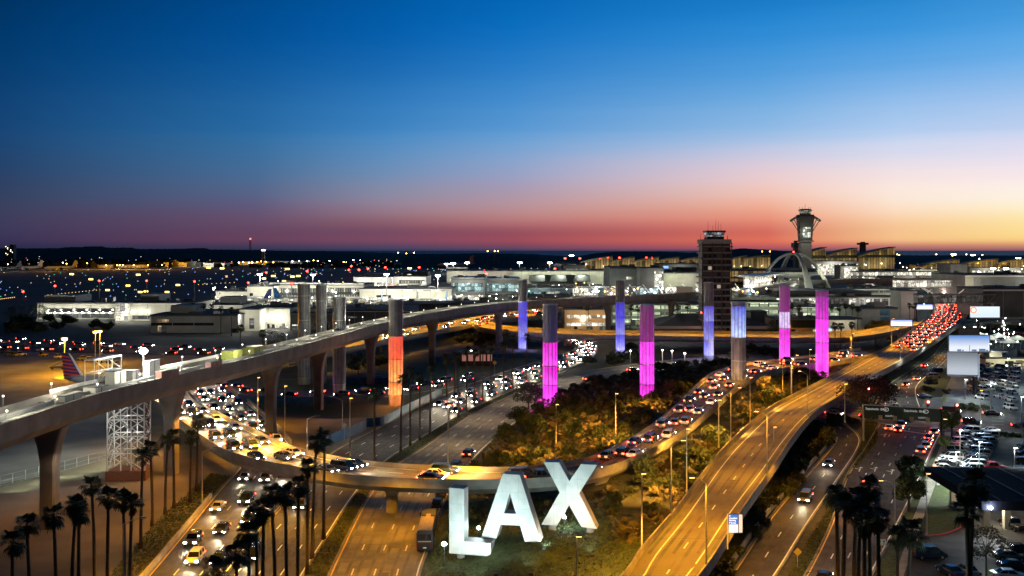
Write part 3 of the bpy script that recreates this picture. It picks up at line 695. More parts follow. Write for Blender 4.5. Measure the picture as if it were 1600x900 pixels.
def traffic(path, spots, back, where, group, detail=1, beam=0.0, beamcol=(1, .82, .52)):
    """spots: list of (distance, t); back: -1 drives from the path's end towards its start"""
    for i, (d, t) in enumerate(sorted(spots)):
        p, h = path.at(d, t + R_.uniform(-.03, .03))
        if back: h += PI
        k = R_.choice(KINDS_); c = R_.choice(COLS)
        car(k, c, p + Vector((0, 0, .02)), h, '%s %s, %s %s' % (c, KN[k], ORD[i % 30] + ('' if i < 30 else ' past thirtieth'), where), group, 1, detail)
        if beam:
            f = Vector((math.cos(h), math.sin(h), 0)); q = p + f * 2.9 + Vector((0, 0, .95))
            spot(q, q + f * 12 - Vector((0, 0, 1.1)), beamcol, beam, 70, .15, .8)
def lane_spots(d0, d1, gap, lanes, jit=.35, prob=1.0):
    o = []
    for j, t in enumerate(lanes):
        d = d0 + R_.random() * gap
        while d < d1:
            if R_.random() < prob: o.append((d, t))
            d += gap * (1 + (R_.random() - .5) * 2 * jit)
    return o
# curved ramp: from the far left round to the right (path runs left to right)
traffic(C, lane_spots(8, C.len * .40, 17, (.2, .5, .8), .25), False, 'lit car from the guideway on the curved ramp', 'cars on the curved ramp, left half', 2, 4200)
traffic(C, lane_spots(C.len * .42, C.len - 12, 19, (.22, .5, .78), .3), False, 'lit car after the bend of the curved ramp', 'cars on the curved ramp, right half', 2, 3000, (1, .55, .35))
traffic(B, lane_spots(165, B.len - 8, 17, (.35, .6, .85), .3), True, 'lit car from the palms on the far carriageway', 'cars on the far carriageway towards the camera', 1, 2600)
traffic(B, [(20, .3), (50, .3), (80, .25)], True, 'lit car in the near palm lined carriageway', 'cars near the median palms', 2, 900)
traffic(Dd, lane_spots(10, Dd.len - 10, 19, (.22, .5, .78), .3), True, 'lit car from the lower edge on the looping ramp', 'cars on the looping ground ramp', 2, 1700)
traffic(E, lane_spots(330, 760, 19, (.15, .38, .62, .85), .3), False, 'lit car from the near end on the broad road', 'cars driving to the terminals on the elevated road', 1, 900, (1, .4, .28))
traffic(E, lane_spots(E.len - 330, E.len, 15, (.12, .3, .5, .7, .88), .3), False, 'lit car in the crowd nearest the terminals', 'cars queueing at the terminals', 1)
traffic(Fp, lane_spots(60, Fp.len - 10, 22, (.3, .7), .3), True, 'lit car on the amber road behind the guideway', 'cars behind the guideway', 1, 700)
traffic(G, lane_spots(5, 110, 16, (.3, .7), .3), True, 'lit car on the loop road bend', 'cars on the loop road bend', 1, 500)
traffic(Q, lane_spots(90, Q.len - 10, 17, (.15, .4), .3), False, 'car in the far lanes behind the apron', 'cars heading right behind the apron', 1, 300, (1,.3,.2))
traffic(Q, lane_spots(90, Q.len - 10, 15, (.85,), .3), True, 'car in the near lanes behind the apron', 'cars heading left behind the apron', 1, 900)
traffic(M_, lane_spots(4, M_.len - 6, 15, (.3, .7), .3), True, 'lit car on the low road past grey pylons', 'cars on the low road past the grey pylons', 1, 200)
traffic(I_, lane_spots(40, I_.len - 20, 13, (.2, .75), .4, .7), False, 'lit car on the street behind the sign gantry', 'cars on the cross street', 1, 300)
traffic(J, [(95, .45), (62, .55)], True, 'lit car on the surface ramp beside bushes', 'cars on the surface ramp', 2, 1500)
traffic(H, [(50, .3), (12, .35), (78, .32)], False, 'lit car in the left boulevard lanes', 'cars on the boulevard', 2, 300)
traffic(H, [(H.len - 6, .18), (H.len - 7, .37), (H.len - 1, .36), (H.len - 5, .88), (H.len - 14, .87), (H.len - 21, .89), (H.len - 28, .87), (H.len - 35, .88)], False, 'lit car waiting at the gantry stop line', 'cars waiting at the stop line', 2)
traffic(K, [(K.len * .09, .62), (K.len * .2, .35), (K.len * .12, .8)], False, 'lit car on the road past the north lot', 'cars on the road past the north lot', 2, 300)
traffic(K, lane_spots(K.len * .55, K.len * .8, 24, (.7,), .3), True, 'lit car approaching below the billboard', 'cars below the lit billboard', 1, 300)
# named individuals on the near main road
hA = A.at(120, .5)[1]
def onA(px, py): return P(px, py, .05)
car('suv', 'black', onA(732, 713), A.at(A.len * .26, .5)[1], 'black SUV with bright red tail lights ahead of the curved ramp', 'cars on the main carriageway', 1)
car('suv', 'black', onA(713, 732), A.at(A.len * .24, .5)[1], 'dark unlit SUV stopped on the shoulder behind the black SUV', 'cars on the main carriageway', 0)
car('sedan', 'black', onA(683, 791), A.at(40, .5)[1], 'black sedan just emerging from under the curved ramp', 'cars on the main carriageway', 0)
car('suv', 'dark blue', onA(689, 777), A.at(44, .5)[1], 'dark SUV half hidden beneath the curved ramp', 'cars on the main carriageway', 0)
for px, py, k, c, lab in ((988, 580, 'sedan', 'black', 'small dark sedan between magenta pylon and the bend, tail lights glowing'), (1030, 575, 'suv', 'black', 'black SUV passing right behind the magenta pylon'), (1058, 573, 'suv', 'black', 'dark SUV with red tail lights leading on the road behind the magenta pylon'), (920, 594, 'sedan', 'grey', 'grey sedan with red lights beside the dark bushes left of the magenta pylon')):
    car(k, c, P(px, py, .05), A.at(A.len * .8, .5)[1], lab, 'cars behind the glowing pylons', 1, 1)
# parked rows, cars side by side
def rows_lot(px0, py0, px1, py1, n, yaw, where, group, cols, kinds=KINDS_, detail=2):
    for i in range(n):
        a = P(px0, py0, .03); b = P(px1, py1, .03); p = a.lerp(b, i / max(1, n - 1))
        k = R_.choice(kinds); c = R_.choice(cols)
        car(k, c, p, yaw + R_.uniform(-.03, .03) + (PI if R_.random() < .3 else 0), '%s %s, %s %s' % (c, KN[k], ORD[i], where), group, 0, detail)
SP = ['sedan', 'sedan', 'suv', 'suv', 'minivan']
LC = ['white', 'white', 'silver', 'silver', 'black', 'grey', 'white', 'dark blue']
yw = -0.12
rows_lot(1476, 735, 1515, 677, 13, yw, 'from the kiosk in the packed west row', 'parked cars in the packed west row', LC, SP)
rows_lot(1516, 743, 1547, 676, 14, yw, 'from the kiosk in the packed east row', 'parked cars in the packed east row', LC, SP)
car('pickup_truck', 'red', P(1549, 735, .03), yw, 'red pickup truck at the near end of the packed car rows', 'parked cars in the packed east row', 0)
car('suv', 'dark blue', P(1506, 757, .03), yw, 'dark blue SUV parked nearest the kiosk', 'parked cars in the packed east row', 0)
rows_lot(1600, 742, 1610, 700, 4, yw, 'along the right edge of the packed lot', 'parked cars at the lot edge', ['black', 'grey'], SP)
# north lot: columns of cars facing the camera
for j, (xa, ya, xb, yb, n) in enumerate(((1436, 640, 1436, 640, 0), (1448, 622, 1466, 582, 5), (1538, 610, 1550, 575, 6), (1556, 624, 1563, 573, 6), (1567, 610, 1580, 576, 6), (1584, 622, 1592, 570, 7), (1601, 640, 1605, 572, 8))):
    if n: rows_lot(xa + (-3 if j < 2 else -22), ya, xb + (-3 if j < 2 else -18), yb, n, (0.1 if j < 2 else PI / 2 + .15), 'from the street, %s column of the north lot' % ORD[j - 1], 'parked cars in column %s of the north lot' % ORD[j - 1], LC, SP, 1)
# near lot bottom right
for px, py, yaw, k, c, lab in ((1452, 872, .05, 'minivan', 'dark blue', 'dark blue minivan parked across the driveway mouth'), (1484, 898, 1.75, 'sedan', 'dark blue', 'blue sedan below the dark minivan at the picture edge'), (1510, 897, 1.7, 'sedan', 'grey', 'grey sedan beside the thick palm trunk at the picture edge'),
                               (1578, 875, -.12, 'sedan', 'grey', 'grey sedan parked first behind the lit small tree'), (1592, 864, -.12, 'sedan', 'black', 'black sedan parked beyond the grey sedan by the lit tree'), (1586, 890, -.12, 'sedan', 'black', 'black sedan parked nearer than the grey sedan by the lit tree'), (1577, 905, -.12, 'sedan', 'silver', 'silver sedan cut by the lower picture edge'),
                               (1583, 826, 1.7, 'pickup_truck', 'black', 'black pickup truck with one amber lamp lit under the entrance canopy')):
    t = car(k, c, P(px, py, .04), yaw, lab, 'cars around the entrance drive', 0)
    if k == 'pickup_truck': MB().mat(glow('amber_lamp', (1, .6, .1), 30)).box(-2.98, -2.9, -.7, -.4, .75, 1.0).build('lamp', t)
# coach
p0, p1 = P(663, 880, .04), P(678, 815, .04); h = math.atan2(p1.y - p0.y, p1.x - p0.x)
t = thing('coach', 'long dark coach with peach roof panel beside the letter L', 'bus', p0.lerp(p1, .5) + Vector((-.3, 0, 0)), h)
cb = mat('coach_black', (.012, .012, .014), .3, 0, spec=.7); L = 13.2
mb = MB().mat(cb).loft([[Vector((x, y * s, z)) for y, z in ((-1.25, .35), (-1.28, 3.0), (-1.1, 3.42), (1.1, 3.42), (1.28, 3.0), (1.25, .35))] for x, s in ((-L / 2, .97), (-L / 2 + .2, 1), (L / 2 - .3, 1), (L / 2, .93))])
mb.build('body', t)
MB().mat(mat('peach_roof', (.48, .36, .26), .6)).box(-L / 2 + .3, L / 2 - 3.2, -1.08, 1.08, 3.423, 3.47).build('roof_panel', t)
MB().mat(mat('navy_roof', (.02, .03, .09), .5)).box(L / 2 - 3.15, L / 2 - .3, -1.08, 1.08, 3.423, 3.5).build('front_roof', t)
for s in (-1, 1): MB().mat(dsteel).box(1.6, 3.0, s * .72 - .33, s * .72 + .33, 3.475, 3.62).build('roof_hatch', t)
for s in (-1, 1): MB().mat(glassd).box(-L / 2 + .8, L / 2 - .6, s * 1.29 - .012, s * 1.29 + .012, 1.6, 2.8).build('side_window', t)
MB().mat(glassd).box(-L / 2 - .03, -L / 2 - .003, -1.0, 1.0, 2.0, 2.9).build('rear_window', t)
MB().mat(mat('cream_trim', (.5, .4, .28), .6)).box(-L / 2 - .05, -L / 2 - .004, -1.0, 1.0, 1.72, 1.82).build('rear_trim', t)
MB().mat(white).box(-L / 2 - .05, -L / 2 - .004, -.25, .25, .75, .9).build('number_plate', t)
for x in (-L / 2 + 2.6, -L / 2 + 3.8, L / 2 - 2.4):
    for s in (-1, 1): MB().mat(rubber).bar((x, s * 1.0, .5), (x, s * 1.31, .5), .5, n=16).build('wheel', t)
for s in (-1, 1): MB().mat(o_tail).box(-L / 2 - .05, -L / 2 - .004, s * 1.05 - .1, s * 1.05 + .1, .9, 1.4).build('taillight', t)
for s in (-1, 1): MB().mat(cb).box(L / 2 - .2, L / 2, s * 1.55 - .12, s * 1.55 + .12, 2.3, 2.9).build('mirror', t)
# shuttle buses beyond the billboards
for px, py, L, c, lab in ((1553, 560, 11, 'white', 'white shuttle bus with square windows right of the lit billboard'), (1587, 529, 11, 'red', 'red and grey bus below the elevated road at right')):
    t = thing('shuttle_bus', lab, 'bus', P(px, py, .04), -.05)
    MB().mat(CP[c]).loft([[Vector((x, y, z)) for y, z in ((-1.2, .4), (-1.25, 2.7), (-1.1, 3.0), (1.1, 3.0), (1.25, 2.7), (1.2, .4))] for x in (-L / 2, L / 2)]).build('body', t)
    for i in range(6): MB().mat(glassd).box(-L / 2 + .6 + i * 1.65, -L / 2 + 1.8 + i * 1.65, -1.27, -1.2, 1.5, 2.4).build('window', t)
    for x in (-L / 2 + 2, L / 2 - 2):
        for s in (-1, 1): MB().mat(rubber).bar((x, s * .95, .48), (x, s * 1.25, .48), .48, n=12).build('wheel', t)
# ============================================================ PLANTED BANK AND LETTERS
CTRL = [(Vector((x, y, 0)), z) for x, y, z in ((-9, 150, -.3), (-9, 153, -.3), (-7, 150, -.3), (-6, 152, -.2), (-4.6, 149.5, 0), (-5, 147, -.1), (-9, 147, -.3))] + [(P(x, y, z), z) for x, y, z in ((720, 885, .1), (690, 872, 0), (762, 880, .7), (775, 845, 2.6), (805, 842, 2.7), (845, 848, 2.5), (860, 832, 1.9), (890, 830, 1.6), (932, 838, 1.6), (700, 800, .4), (760, 760, .8), (900, 770, 2.2), (950, 820, 2.8), (820, 900, .4), (880, 880, .8), (940, 900, 1.0), (985, 880, 2.0),
        (1000, 800, 3.0), (1040, 780, 3.8), (960, 760, 3.8), (1000, 740, 4.4), (1060, 730, 4.6), (1100, 700, 4.8), (1130, 670, 4.8), (1190, 630, 4.6), (1240, 605, 4.2), (1160, 610, 4.2), (1060, 600, 3.0), (1020, 620, 3.2), (960, 640, 3.0), (900, 640, 2.0), (850, 650, 1.0), (800, 690, .5), (760, 712, .1), (860, 700, 2.0), (940, 690, 3.2), (1010, 650, 4.3), (880, 610, .8), (1000, 600, 1.4), (650, 900, 0), (960, 940, .8))]
IS = [P(x, y, 0) for x, y in ((655, 945), (658, 900), (670, 862), (684, 822), (700, 780), (731, 735), (760, 700), (808, 660), (860, 628), (927, 604), (1007, 588), (1112, 573), (1250, 590), (1340, 590), (1270, 640), (1175, 700), (1110, 800), (1058, 900), (1025, 945))]
def inside(x, y, poly):
    c = False; n = len(poly)
    for i in range(n):
        a, b = poly[i], poly[i - 1]
        if (a.y > y) != (b.y > y) and x < (b.x - a.x) * (y - a.y) / (b.y - a.y) + a.x: c = not c
    return c
def edge_d(x, y, poly):
    best = 1e9
    for i in range(len(poly)):
        a, b = poly[i - 1], poly[i]; dx, dy = b.x - a.x, b.y - a.y
        t = max(0, min(1, ((x - a.x) * dx + (y - a.y) * dy) / (dx * dx + dy * dy)))
        best = min(best, math.hypot(x - a.x - t * dx, y - a.y - t * dy))
    return best
def gz(x, y):
    if not inside(x, y, IS): return -0.4
    sw = sz = 0
    for p, z in CTRL:
        w_ = 1 / (((p.x - x) ** 2 + (p.y - y) ** 2) ** 1.6 + 4); sw += w_; sz += w_ * z
    return min(sz / sw, edge_d(x, y, IS) * .55) + .05
mb = MB().mat(grassm).mat(leafy); mb.cur = 0
x0, x1, y0, y1 = -26, 112, 132, 400
idx = {}; st_ = 2.0
nx = int((x1 - x0) / st_); ny = int((y1 - y0) / st_)
hh = [[gz(x0 + i * st_, y0 + j * st_) for i in range(nx + 1)] for j in range(ny + 1)]
for j in range(ny):
    for i in range(nx):
        q = [(i, j), (i + 1, j), (i + 1, j + 1), (i, j + 1)]
        if all(hh[b][a] < -.3 for a, b in q): continue
        base = []
        for a, b in q:
            if (a, b) not in idx:
                idx[(a, b)] = len(mb.v); mb.v.append((x0 + a * st_, y0 + b * st_, hh[b][a]))
            base.append(idx[(a, b)])
        X_, Y_ = x0 + i * st_, y0 + j * st_
        lawn = Y_ < 170 and X_ < 18 or Y_ < 156
        mb.f.append(tuple(base)); mb.m.append(0 if lawn else 1)
o = mb.build('planted_bank', smooth=True); tag(o, kind='structure')

def letter(name, label, cat, polys, Z, yaw, depth, base_px, zb):
    """outline in pixels of the front face; the front stands on the vertical plane through base_px at distance Z"""
    c, s = math.cos(yaw), math.sin(yaw)
    x0_ = (base_px - CX) * Z / F
    def loc(px, py):
        # ray through the pixel meets the front plane (origin x0_, Z; direction c,-s)
        kx = (px - CX) / F; u = (kx * Z - x0_) / (c + kx * s)
        zz = CH - (py - HY) * (Z - u * s) / F
        return u, zz - zb
    t = thing(name, label, cat, (x0_, Z, zb), -yaw)
    return t, loc
def extr(outer, hole, depth, m):
    mb = MB().mat(m); n = len(outer)
    vs = [(x, 0, z) for x, z in outer] + [(x, depth, z) for x, z in outer]
    if not hole:
        return None
    return mb
import bmesh
from mathutils.geometry import tessellate_polygon
def letter_mesh(loops, depth, m, side):
    pts = [[Vector((x, z, 0)) for x, z in lp] for lp in loops]
    tris = tessellate_polygon(pts); flat = [p for lp in pts for p in lp]; n = len(flat)
    mb = MB().mat(m)
    vs = [(p.x, 0, p.y) for p in flat] + [(p.x, depth, p.y) for p in flat]
    mb.add(vs, [tuple(t) for t in tris] + [tuple(n + i for i in t[::-1]) for t in tris])
    mb.mat(side); b = 0
    for lp in pts:
        k = len(lp); v2 = [(p.x, 0, p.y) for p in lp] + [(p.x, depth, p.y) for p in lp]
        mb.add(v2, [(i, (i + 1) % k, k + (i + 1) % k, k + i) for i in range(k)]); b += k
    me = mb.mesh('letter'); bm = bmesh.new(); bm.from_mesh(me); bmesh.ops.remove_doubles(bm, verts=bm.verts, dist=1e-4); bmesh.ops.recalc_face_normals(bm, faces=bm.faces); bm.to_mesh(me); bm.free()
    return me
lw = mat('letter_enamel', (0.50, 0.525, 0.53), 0.5, 0.0, 0.5, col2=(0.68, 0.70, 0.70), detail=9)
nt_ = lw.node_tree; N_ = nt_.nodes; b_ = N_['Principled BSDF']
tc_ = N_.new('ShaderNodeTexCoord'); sp_ = N_.new('ShaderNodeSeparateXYZ'); nt_.links.new(tc_.outputs['Object'], sp_.inputs[0])
def seam_(out, step, w_):
    a = N_.new('ShaderNodeMath'); a.operation = 'DIVIDE'; a.inputs[1].default_value = step; nt_.links.new(out, a.inputs[0])
    f = N_.new('ShaderNodeMath'); f.operation = 'FRACT'; nt_.links.new(a.outputs[0], f.inputs[0])
    g = N_.new('ShaderNodeMath'); g.operation = 'LESS_THAN'; g.inputs[1].default_value = w_; nt_.links.new(f.outputs[0], g.inputs[0]); return g.outputs[0]
mx_ = N_.new('ShaderNodeMath'); mx_.operation = 'MAXIMUM'; nt_.links.new(seam_(sp_.outputs['X'], 1.9, .022), mx_.inputs[0]); nt_.links.new(seam_(sp_.outputs['Z'], 2.45, .016), mx_.inputs[1])
ml_ = N_.new('ShaderNodeMix'); ml_.data_type = 'RGBA'; ml_.inputs['B'].default_value = (.42, .44, .45, 1)
src_ = b_.inputs['Base Color'].links[0].from_socket; nt_.links.new(src_, ml_.inputs['A']); nt_.links.new(mx_.outputs[0], ml_.inputs['Factor']); nt_.links.new(ml_.outputs['Result'], b_.inputs['Base Color'])
lside = mat('letter_side_panel', (0.42, 0.40, 0.40), 0.6, 0.1, 0.4)
YW = math.radians(13)
def mk_letter(label, loops, Z, basepx, zb, posts, depth=2.3):
    t, loc = letter('giant_letter', label, 'letter', None, Z, YW, depth, basepx, zb)
    L_ = [[loc(x, y) for x, y in lp] for lp in loops]
    put('letter_body', letter_mesh(L_, depth, lw, lside), t)
    for px, h in posts:
        u, z = loc(px, 860)
        zz = loc(px, 845)[1]
        low = min(q[1] for lp in L_ for q in lp)
        wl = t.matrix_world if False else None
        gx = t.location.x + u * math.cos(YW) + 1.1 * math.sin(YW); gy = t.location.y - u * math.sin(YW) + 1.1 * math.cos(YW)
        g = max(gz(gx, gy), 0) - .3
        MB().mat(conc).lathe([(.62, g - zb), (.62, low + .15 + h)], 14, (u, 1.15, 0)).build('post', t)
    return t
mk_letter('giant white letter L, the lowest and leftmost of the three letters', [[(701.6, 762), (725.2, 764), (725.2, 845.5), (767, 848.5), (766.5, 869.5), (701.8, 864.5)]], 152.5, 702, .9, ((717, 0), (755, 0)))
mk_letter('giant white letter A with triangular hole, standing between the L and X', [[(752, 840), (785.5, 740.5), (812, 742), (844.6, 845.5), (820, 846.5), (812.5, 821.5), (782, 820), (775.5, 841)], [(796.7, 771), (787.2, 802), (806.2, 803)]], 153.5, 752, 2.6, ((765, .1), (832, .1)))
mk_letter('giant white letter X, highest and rightmost of the three letters', [[(849.5, 722), (873.5, 722.5), (889.6, 752), (908, 725.2), (933, 726.5), (905, 770.5), (932.6, 826.5), (908.5, 823.4), (889, 789), (870, 821.2), (846, 819.8), (874.5, 769.5)]], 161, 846, 2.9, ((861, 0), (921, 0)))
def flood(px, py, Zd, aim, col, power, label, ang=75, vis=.24):
    q = D(px, py, Zd); g = max(gz(q.x, q.y), 0)
    t = thing('floodlight', label, 'floodlight', (q.x, q.y, g - .1), 0)
    MB().mat(dsteel).bar((0, 0, 0), (0, 0, max(.3, q.z - g)), .07).build('stand', t)
    MB().mat(dsteel).box(-.3, .3, -.15, .15, q.z - g, q.z - g + .1).build('housing', t)
    MB().mat(glow('flood_lens', (.8, 1, .85), 60)).lathe([(vis * .6, 0), (vis, .12), (vis, .3), (vis * .5, .45)], 10, (0, 0, q.z - g + .1)).build('lens', t)
    if power: spot(q + Vector((0, 0, .8)), aim, col, power, ang, .25, .5)
CL = (.78, 1.0, .96)
flood(694, 852, 149, D(730, 830, 153), CL, 0, 'bright green tinged floodlight at the lower left corner of the letter L', vis=.36)
flood(748, 827, 157, D(790, 800, 154), CL, 0, 'floodlight glowing between the letters L and A')
flood(882, 810, 164, D(890, 780, 161), CL, 0, 'floodlight glowing behind the legs of the letter X')
# small ground floodlights in front of each letter
for k, (px, py, Z, tx, ty, tz, pw, nm) in enumerate(((712, 905, 139, 714, 812, 152, 3300, 'the L'), (752, 905, 141, 735, 830, 152, 2600, 'the L'), (775, 892, 143, 776, 810, 153, 2300, 'the A'), (830, 892, 143, 822, 800, 153, 2300, 'the A'), (800, 900, 142, 798, 770, 154, 1700, 'the A'),
                                                     (850, 868, 150, 868, 790, 161, 2300, 'the X'), (925, 870, 149, 910, 790, 161, 2300, 'the X'), (890, 872, 149, 890, 750, 161, 1700, 'the X'))):
    q = D(px, py, Z); g = max(gz(q.x, q.y), 0)
    t = thing('ground_floodlight', 'small black floodlight in the grass in front of %s' % nm, 'floodlight', (q.x, q.y, g), 0, 'small floodlights in front of %s' % nm)
    MB().mat(dsteel).box(-.3, .3, -.15, .15, .15, .5).build('housing', t); MB().mat(dsteel).bar((0, 0, -.2), (0, 0, .2), .05).build('stand', t)
    spot((q.x, q.y, g + .7), D(tx, ty, Z + 9.5), CL, pw * 1.0, 80, .2, .5)
point(D(694, 852, 148.5), CL, 260, .3); point(D(748, 829, 156) + Vector((0, -.3, .8)), CL, 420, .3); point(D(884, 812, 163.5) + Vector((0, -.3, .8)), CL, 480, .3)

# ============================================================ GLOWING PYLONS
def seg_glass(name, cb, ct, es, flute=1.0):
    if name in MATS: return MATS[name]
    m = bpy.data.materials.new(name); m.use_nodes = True; nt = m.node_tree; N = nt.nodes; Lk = nt.links; b = N['Principled BSDF']
    b.inputs['Base Color'].default_value = (.25, .25, .27, 1); b.inputs['Roughness'].default_value = .35
    tc = N.new('ShaderNodeTexCoord'); sp = N.new('ShaderNodeSeparateXYZ'); Lk.new(tc.outputs['Object'], sp.inputs[0])
    at = N.new('ShaderNodeMath'); at.operation = 'ARCTAN2'; Lk.new(sp.outputs['X'], at.inputs[0]); Lk.new(sp.outputs['Y'], at.inputs[1])
    m1 = N.new('ShaderNodeMath'); m1.operation = 'MULTIPLY'; m1.inputs[1].default_value = 12; Lk.new(at.outputs[0], m1.inputs[0])
    cs = N.new('ShaderNodeMath'); cs.operation = 'COSINE'; Lk.new(m1.outputs[0], cs.inputs[0])
    mr = N.new('ShaderNodeMapRange'); mr.inputs['From Min'].default_value = -1; mr.inputs['From Max'].default_value = 1; mr.inputs['To Min'].default_value = .55; mr.inputs['To Max'].default_value = 1.25; Lk.new(cs.outputs[0], mr.inputs['Value'])
    nz = N.new('ShaderNodeTexNoise'); nz.inputs['Scale'].default_value = .8; Lk.new(tc.outputs['Object'], nz.inputs['Vector'])
    m3 = N.new('ShaderNodeMath'); m3.operation = 'MULTIPLY'; Lk.new(mr.outputs[0], m3.inputs[0]); Lk.new(nz.outputs['Fac'], m3.inputs[1])
    m2 = N.new('ShaderNodeMath'); m2.operation = 'MULTIPLY'; m2.inputs[1].default_value = es * 2; Lk.new(m3.outputs[0], m2.inputs[0])
    # lamps sit in the foot of each glass drum: z runs 0..1 over its height
    g = N.new('ShaderNodeTexCoord'); sg = N.new('ShaderNodeSeparateXYZ'); Lk.new(g.outputs['Generated'], sg.inputs[0])
    mx = N.new('ShaderNodeMix'); mx.data_type = 'RGBA'; mx.inputs['A'].default_value = (*cb, 1); mx.inputs['B'].default_value = (*ct, 1); Lk.new(sg.outputs['Z'], mx.inputs['Factor'])
    Lk.new(mx.outputs['Result'], b.inputs['Emission Color']); Lk.new(m2.outputs[0], b.inputs['Emission Strength'])
    MATS[name] = m; return m
pgrey = mat('pylon_glass_unlit', (.13, .145, .18), .35, scale=.5, col2=(.21, .23, .28))
SEG = {
 'o1': seg_glass('pylon_orange', (1, .10, .02), (1, .055, .01), 1.05), 'o2': seg_glass('pylon_amber', (1, .42, .10), (1, .18, .03), 1.2),
 'm1': seg_glass('pylon_magenta', (1, .08, .95), (.75, .0, .55), 1.15), 'm2': seg_glass('pylon_pink', (1, .06, .9), (.85, .02, .75), 1.3), 'md': seg_glass('pylon_dim_magenta', (.3, .0, .25), (.14, .01, .12), .8),
 'b1': seg_glass('pylon_blue', (.07, .06, .9), (.03, .02, .6), .8), 'b2': seg_glass('pylon_pale_blue', (.36, .36, 1), (.04, .035, .75), .85), 'b3': seg_glass('pylon_ice', (.45, .6, 1), (.02, .05, .5), 1.25),
 'l1': seg_glass('pylon_lilac', (.75, .5, 1), (.8, .6, 1), 1.0), 'g': pgrey, 'bg': seg_glass('pylon_dim_blue', (.03, .03, .12), (.01, .01, .03), .6), 'v': seg_glass('pylon_violet', (.8, .02, .7), (.35, .01, .35), 1.0)}
# px, y top, y base, half width px, segments from the top (y end, kind), label
PYL = [
 (475, 445, 600, 9.5, [(462, 'g'), (500, 'g'), (535, 'g'), (590, 'g')], 'grey unlit pylon, leftmost of the group', None),
 (502, 446, 598, 8, [(470, 'g'), (525, 'g'), (590, 'g')], 'slim grey unlit pylon second from the left, behind the guideway', None),
 (530, 466, 613, 10, [(500, 'g'), (540, 'g'), (600, 'g')], 'grey unlit pylon with pale base, third from the left', None),
 (618.5, 470, 633, 11, [(525, 'g'), (561, 'o1'), (596, 'o2'), (616, 'o2')], 'pylon glowing orange red in its lower half', (1, .25, .05)),
 (817, 438, 546, 7, [(471, 'g'), (499, 'b1'), (527, 'b2'), (544, 'b2')], 'blue glowing pylon farthest back on the left, before the amber road', (.3, .3, 1)),
 (859.5, 477, 632, 11.5, [(534, 'bg'), (571, 'm1'), (601, 'm1'), (628, 'm2')], 'magenta pylon with a grey upper half beside the dark shrubs', (1, .05, .8)),
 (969, 439, 553, 7, [(472, 'g'), (495, 'b1'), (523, 'b2'), (546, 'b2')], 'blue glowing pylon in front of the orange lit office', (.3, .3, 1)),
 (1011, 477, 630, 11, [(533, 'md'), (569, 'm2'), (600, 'm2'), (628, 'm1')], 'magenta pylon with dull purple top beside the bend of traffic', (1, .05, .8)),
 (1107.5, 442, 557, 7.5, [(478, 'g'), (502, 'b2'), (531, 'b2'), (555, 'b2')], 'blue glowing pylon right in front of the old control tower', (.3, .3, 1)),
 (1154, 473, 621, 11, [(478, 'bg'), (527, 'b3'), (563, 'g'), (598, 'g')], 'pylon glowing ice blue only near its top, grey below', (.3, .4, 1)),
 (1226, 447, 565, 8, [(487, 'md'), (513, 'l1'), (562, 'm1')], 'pylon lilac above and magenta below, second from the right', (1, .1, .8)),
 (1284.5, 455, 598, 9.5, [(463, 'md'), (498, 'v'), (535, 'm2'), (596, 'm2')], 'tall pylon glowing violet and magenta over its full height, rightmost', (1, .1, .8)),
]
for px, yt, yb, hw, segs, lab, lc in PYL:
    q = P(px, yb, 0 if px < 840 else (1.5 if px < 1100 else 1.0)); q.z = max(0, q.z - .5); Z = q.y; s = Z / F; r = hw * s
    t = thing('light_pylon', lab, 'pylon', q)
    zt = CH - (yt - HY) * s; y = yt; z0 = zt - q.z
    for k, (ye, kind) in enumerate(segs):
        z1 = CH - (ye - HY) * s - q.z
        prof = [(r * .985, 0), (r, .12), (r, (z0 - z1) - .12), (r * .985, (z0 - z1))]
        mb = MB().mat(SEG[kind]); mb.lathe(prof, 48)
        o = mb.build('glass_drum', t, (0, 0, z1))
        MB().mat(steel).lathe([(r * 1.02, -.12), (r * 1.02, .12)], 32).build('ring', o)
        z0 = z1
    MB().mat(conc).lathe([(r * .99, -1.5), (r * .99, z0 - .05)], 32).build('base', t)
    rim = MB().mat(steel)
    for i in range(12):
        a = 2 * PI * (i + .5) / 12; rim.bar((r * 1.01 * math.cos(a), r * 1.01 * math.sin(a), z0), (r * 1.01 * math.cos(a), r * 1.01 * math.sin(a), zt - q.z + .3), .045, n=4)
    rim.build('rib_bars', t)
    MB().mat(steel).lathe([(r * 1.03, 0), (r * 1.03, .35)], 32, (0, 0, zt - q.z)).build('cap_ring', t)
    if lc:
        for a in (-.9, -2.2):
            point(q + Vector((math.cos(a) * r * 2.2, math.sin(a) * r * 2.2, 2.2)), lc, 700, .4)

# ============================================================ PALMS, SHRUBS, TREES
def frond(mb, base, az, elev, L, droop, rr, blades=9, w=.10):
    """a fan leaf: a stalk and a fan of narrow blades"""
    d = Vector((math.cos(az) * math.cos(elev), math.sin(az) * math.cos(elev), math.sin(elev)))
    c = base + d * L * .45 + Vector((0, 0, -droop * .12 * L))
    side = Vector((-math.sin(az), math.cos(az), 0))
    upv = side.cross(d)
    mb.add([base - side * .03, base + side * .03, c + side * .03, c - side * .03], [(0, 1, 2, 3)])
    for k in range(blades):
        a = (k / (blades - 1) - .5) * 2.6
        bd = (d * math.cos(a) + side * math.sin(a)); bl = L * .6 * (1 - .22 * abs(a)) * rr.uniform(.85, 1.1)
        mid = c + bd * bl * .6 + upv * (.04 * bl); tip = c + bd * bl + Vector((0, 0, -droop * bl * .55))
        n_ = bd.cross(upv).normalized() * w * bl
        mb.add([c, mid + n_, tip, mid - n_], [(0, 1, 2, 3)])
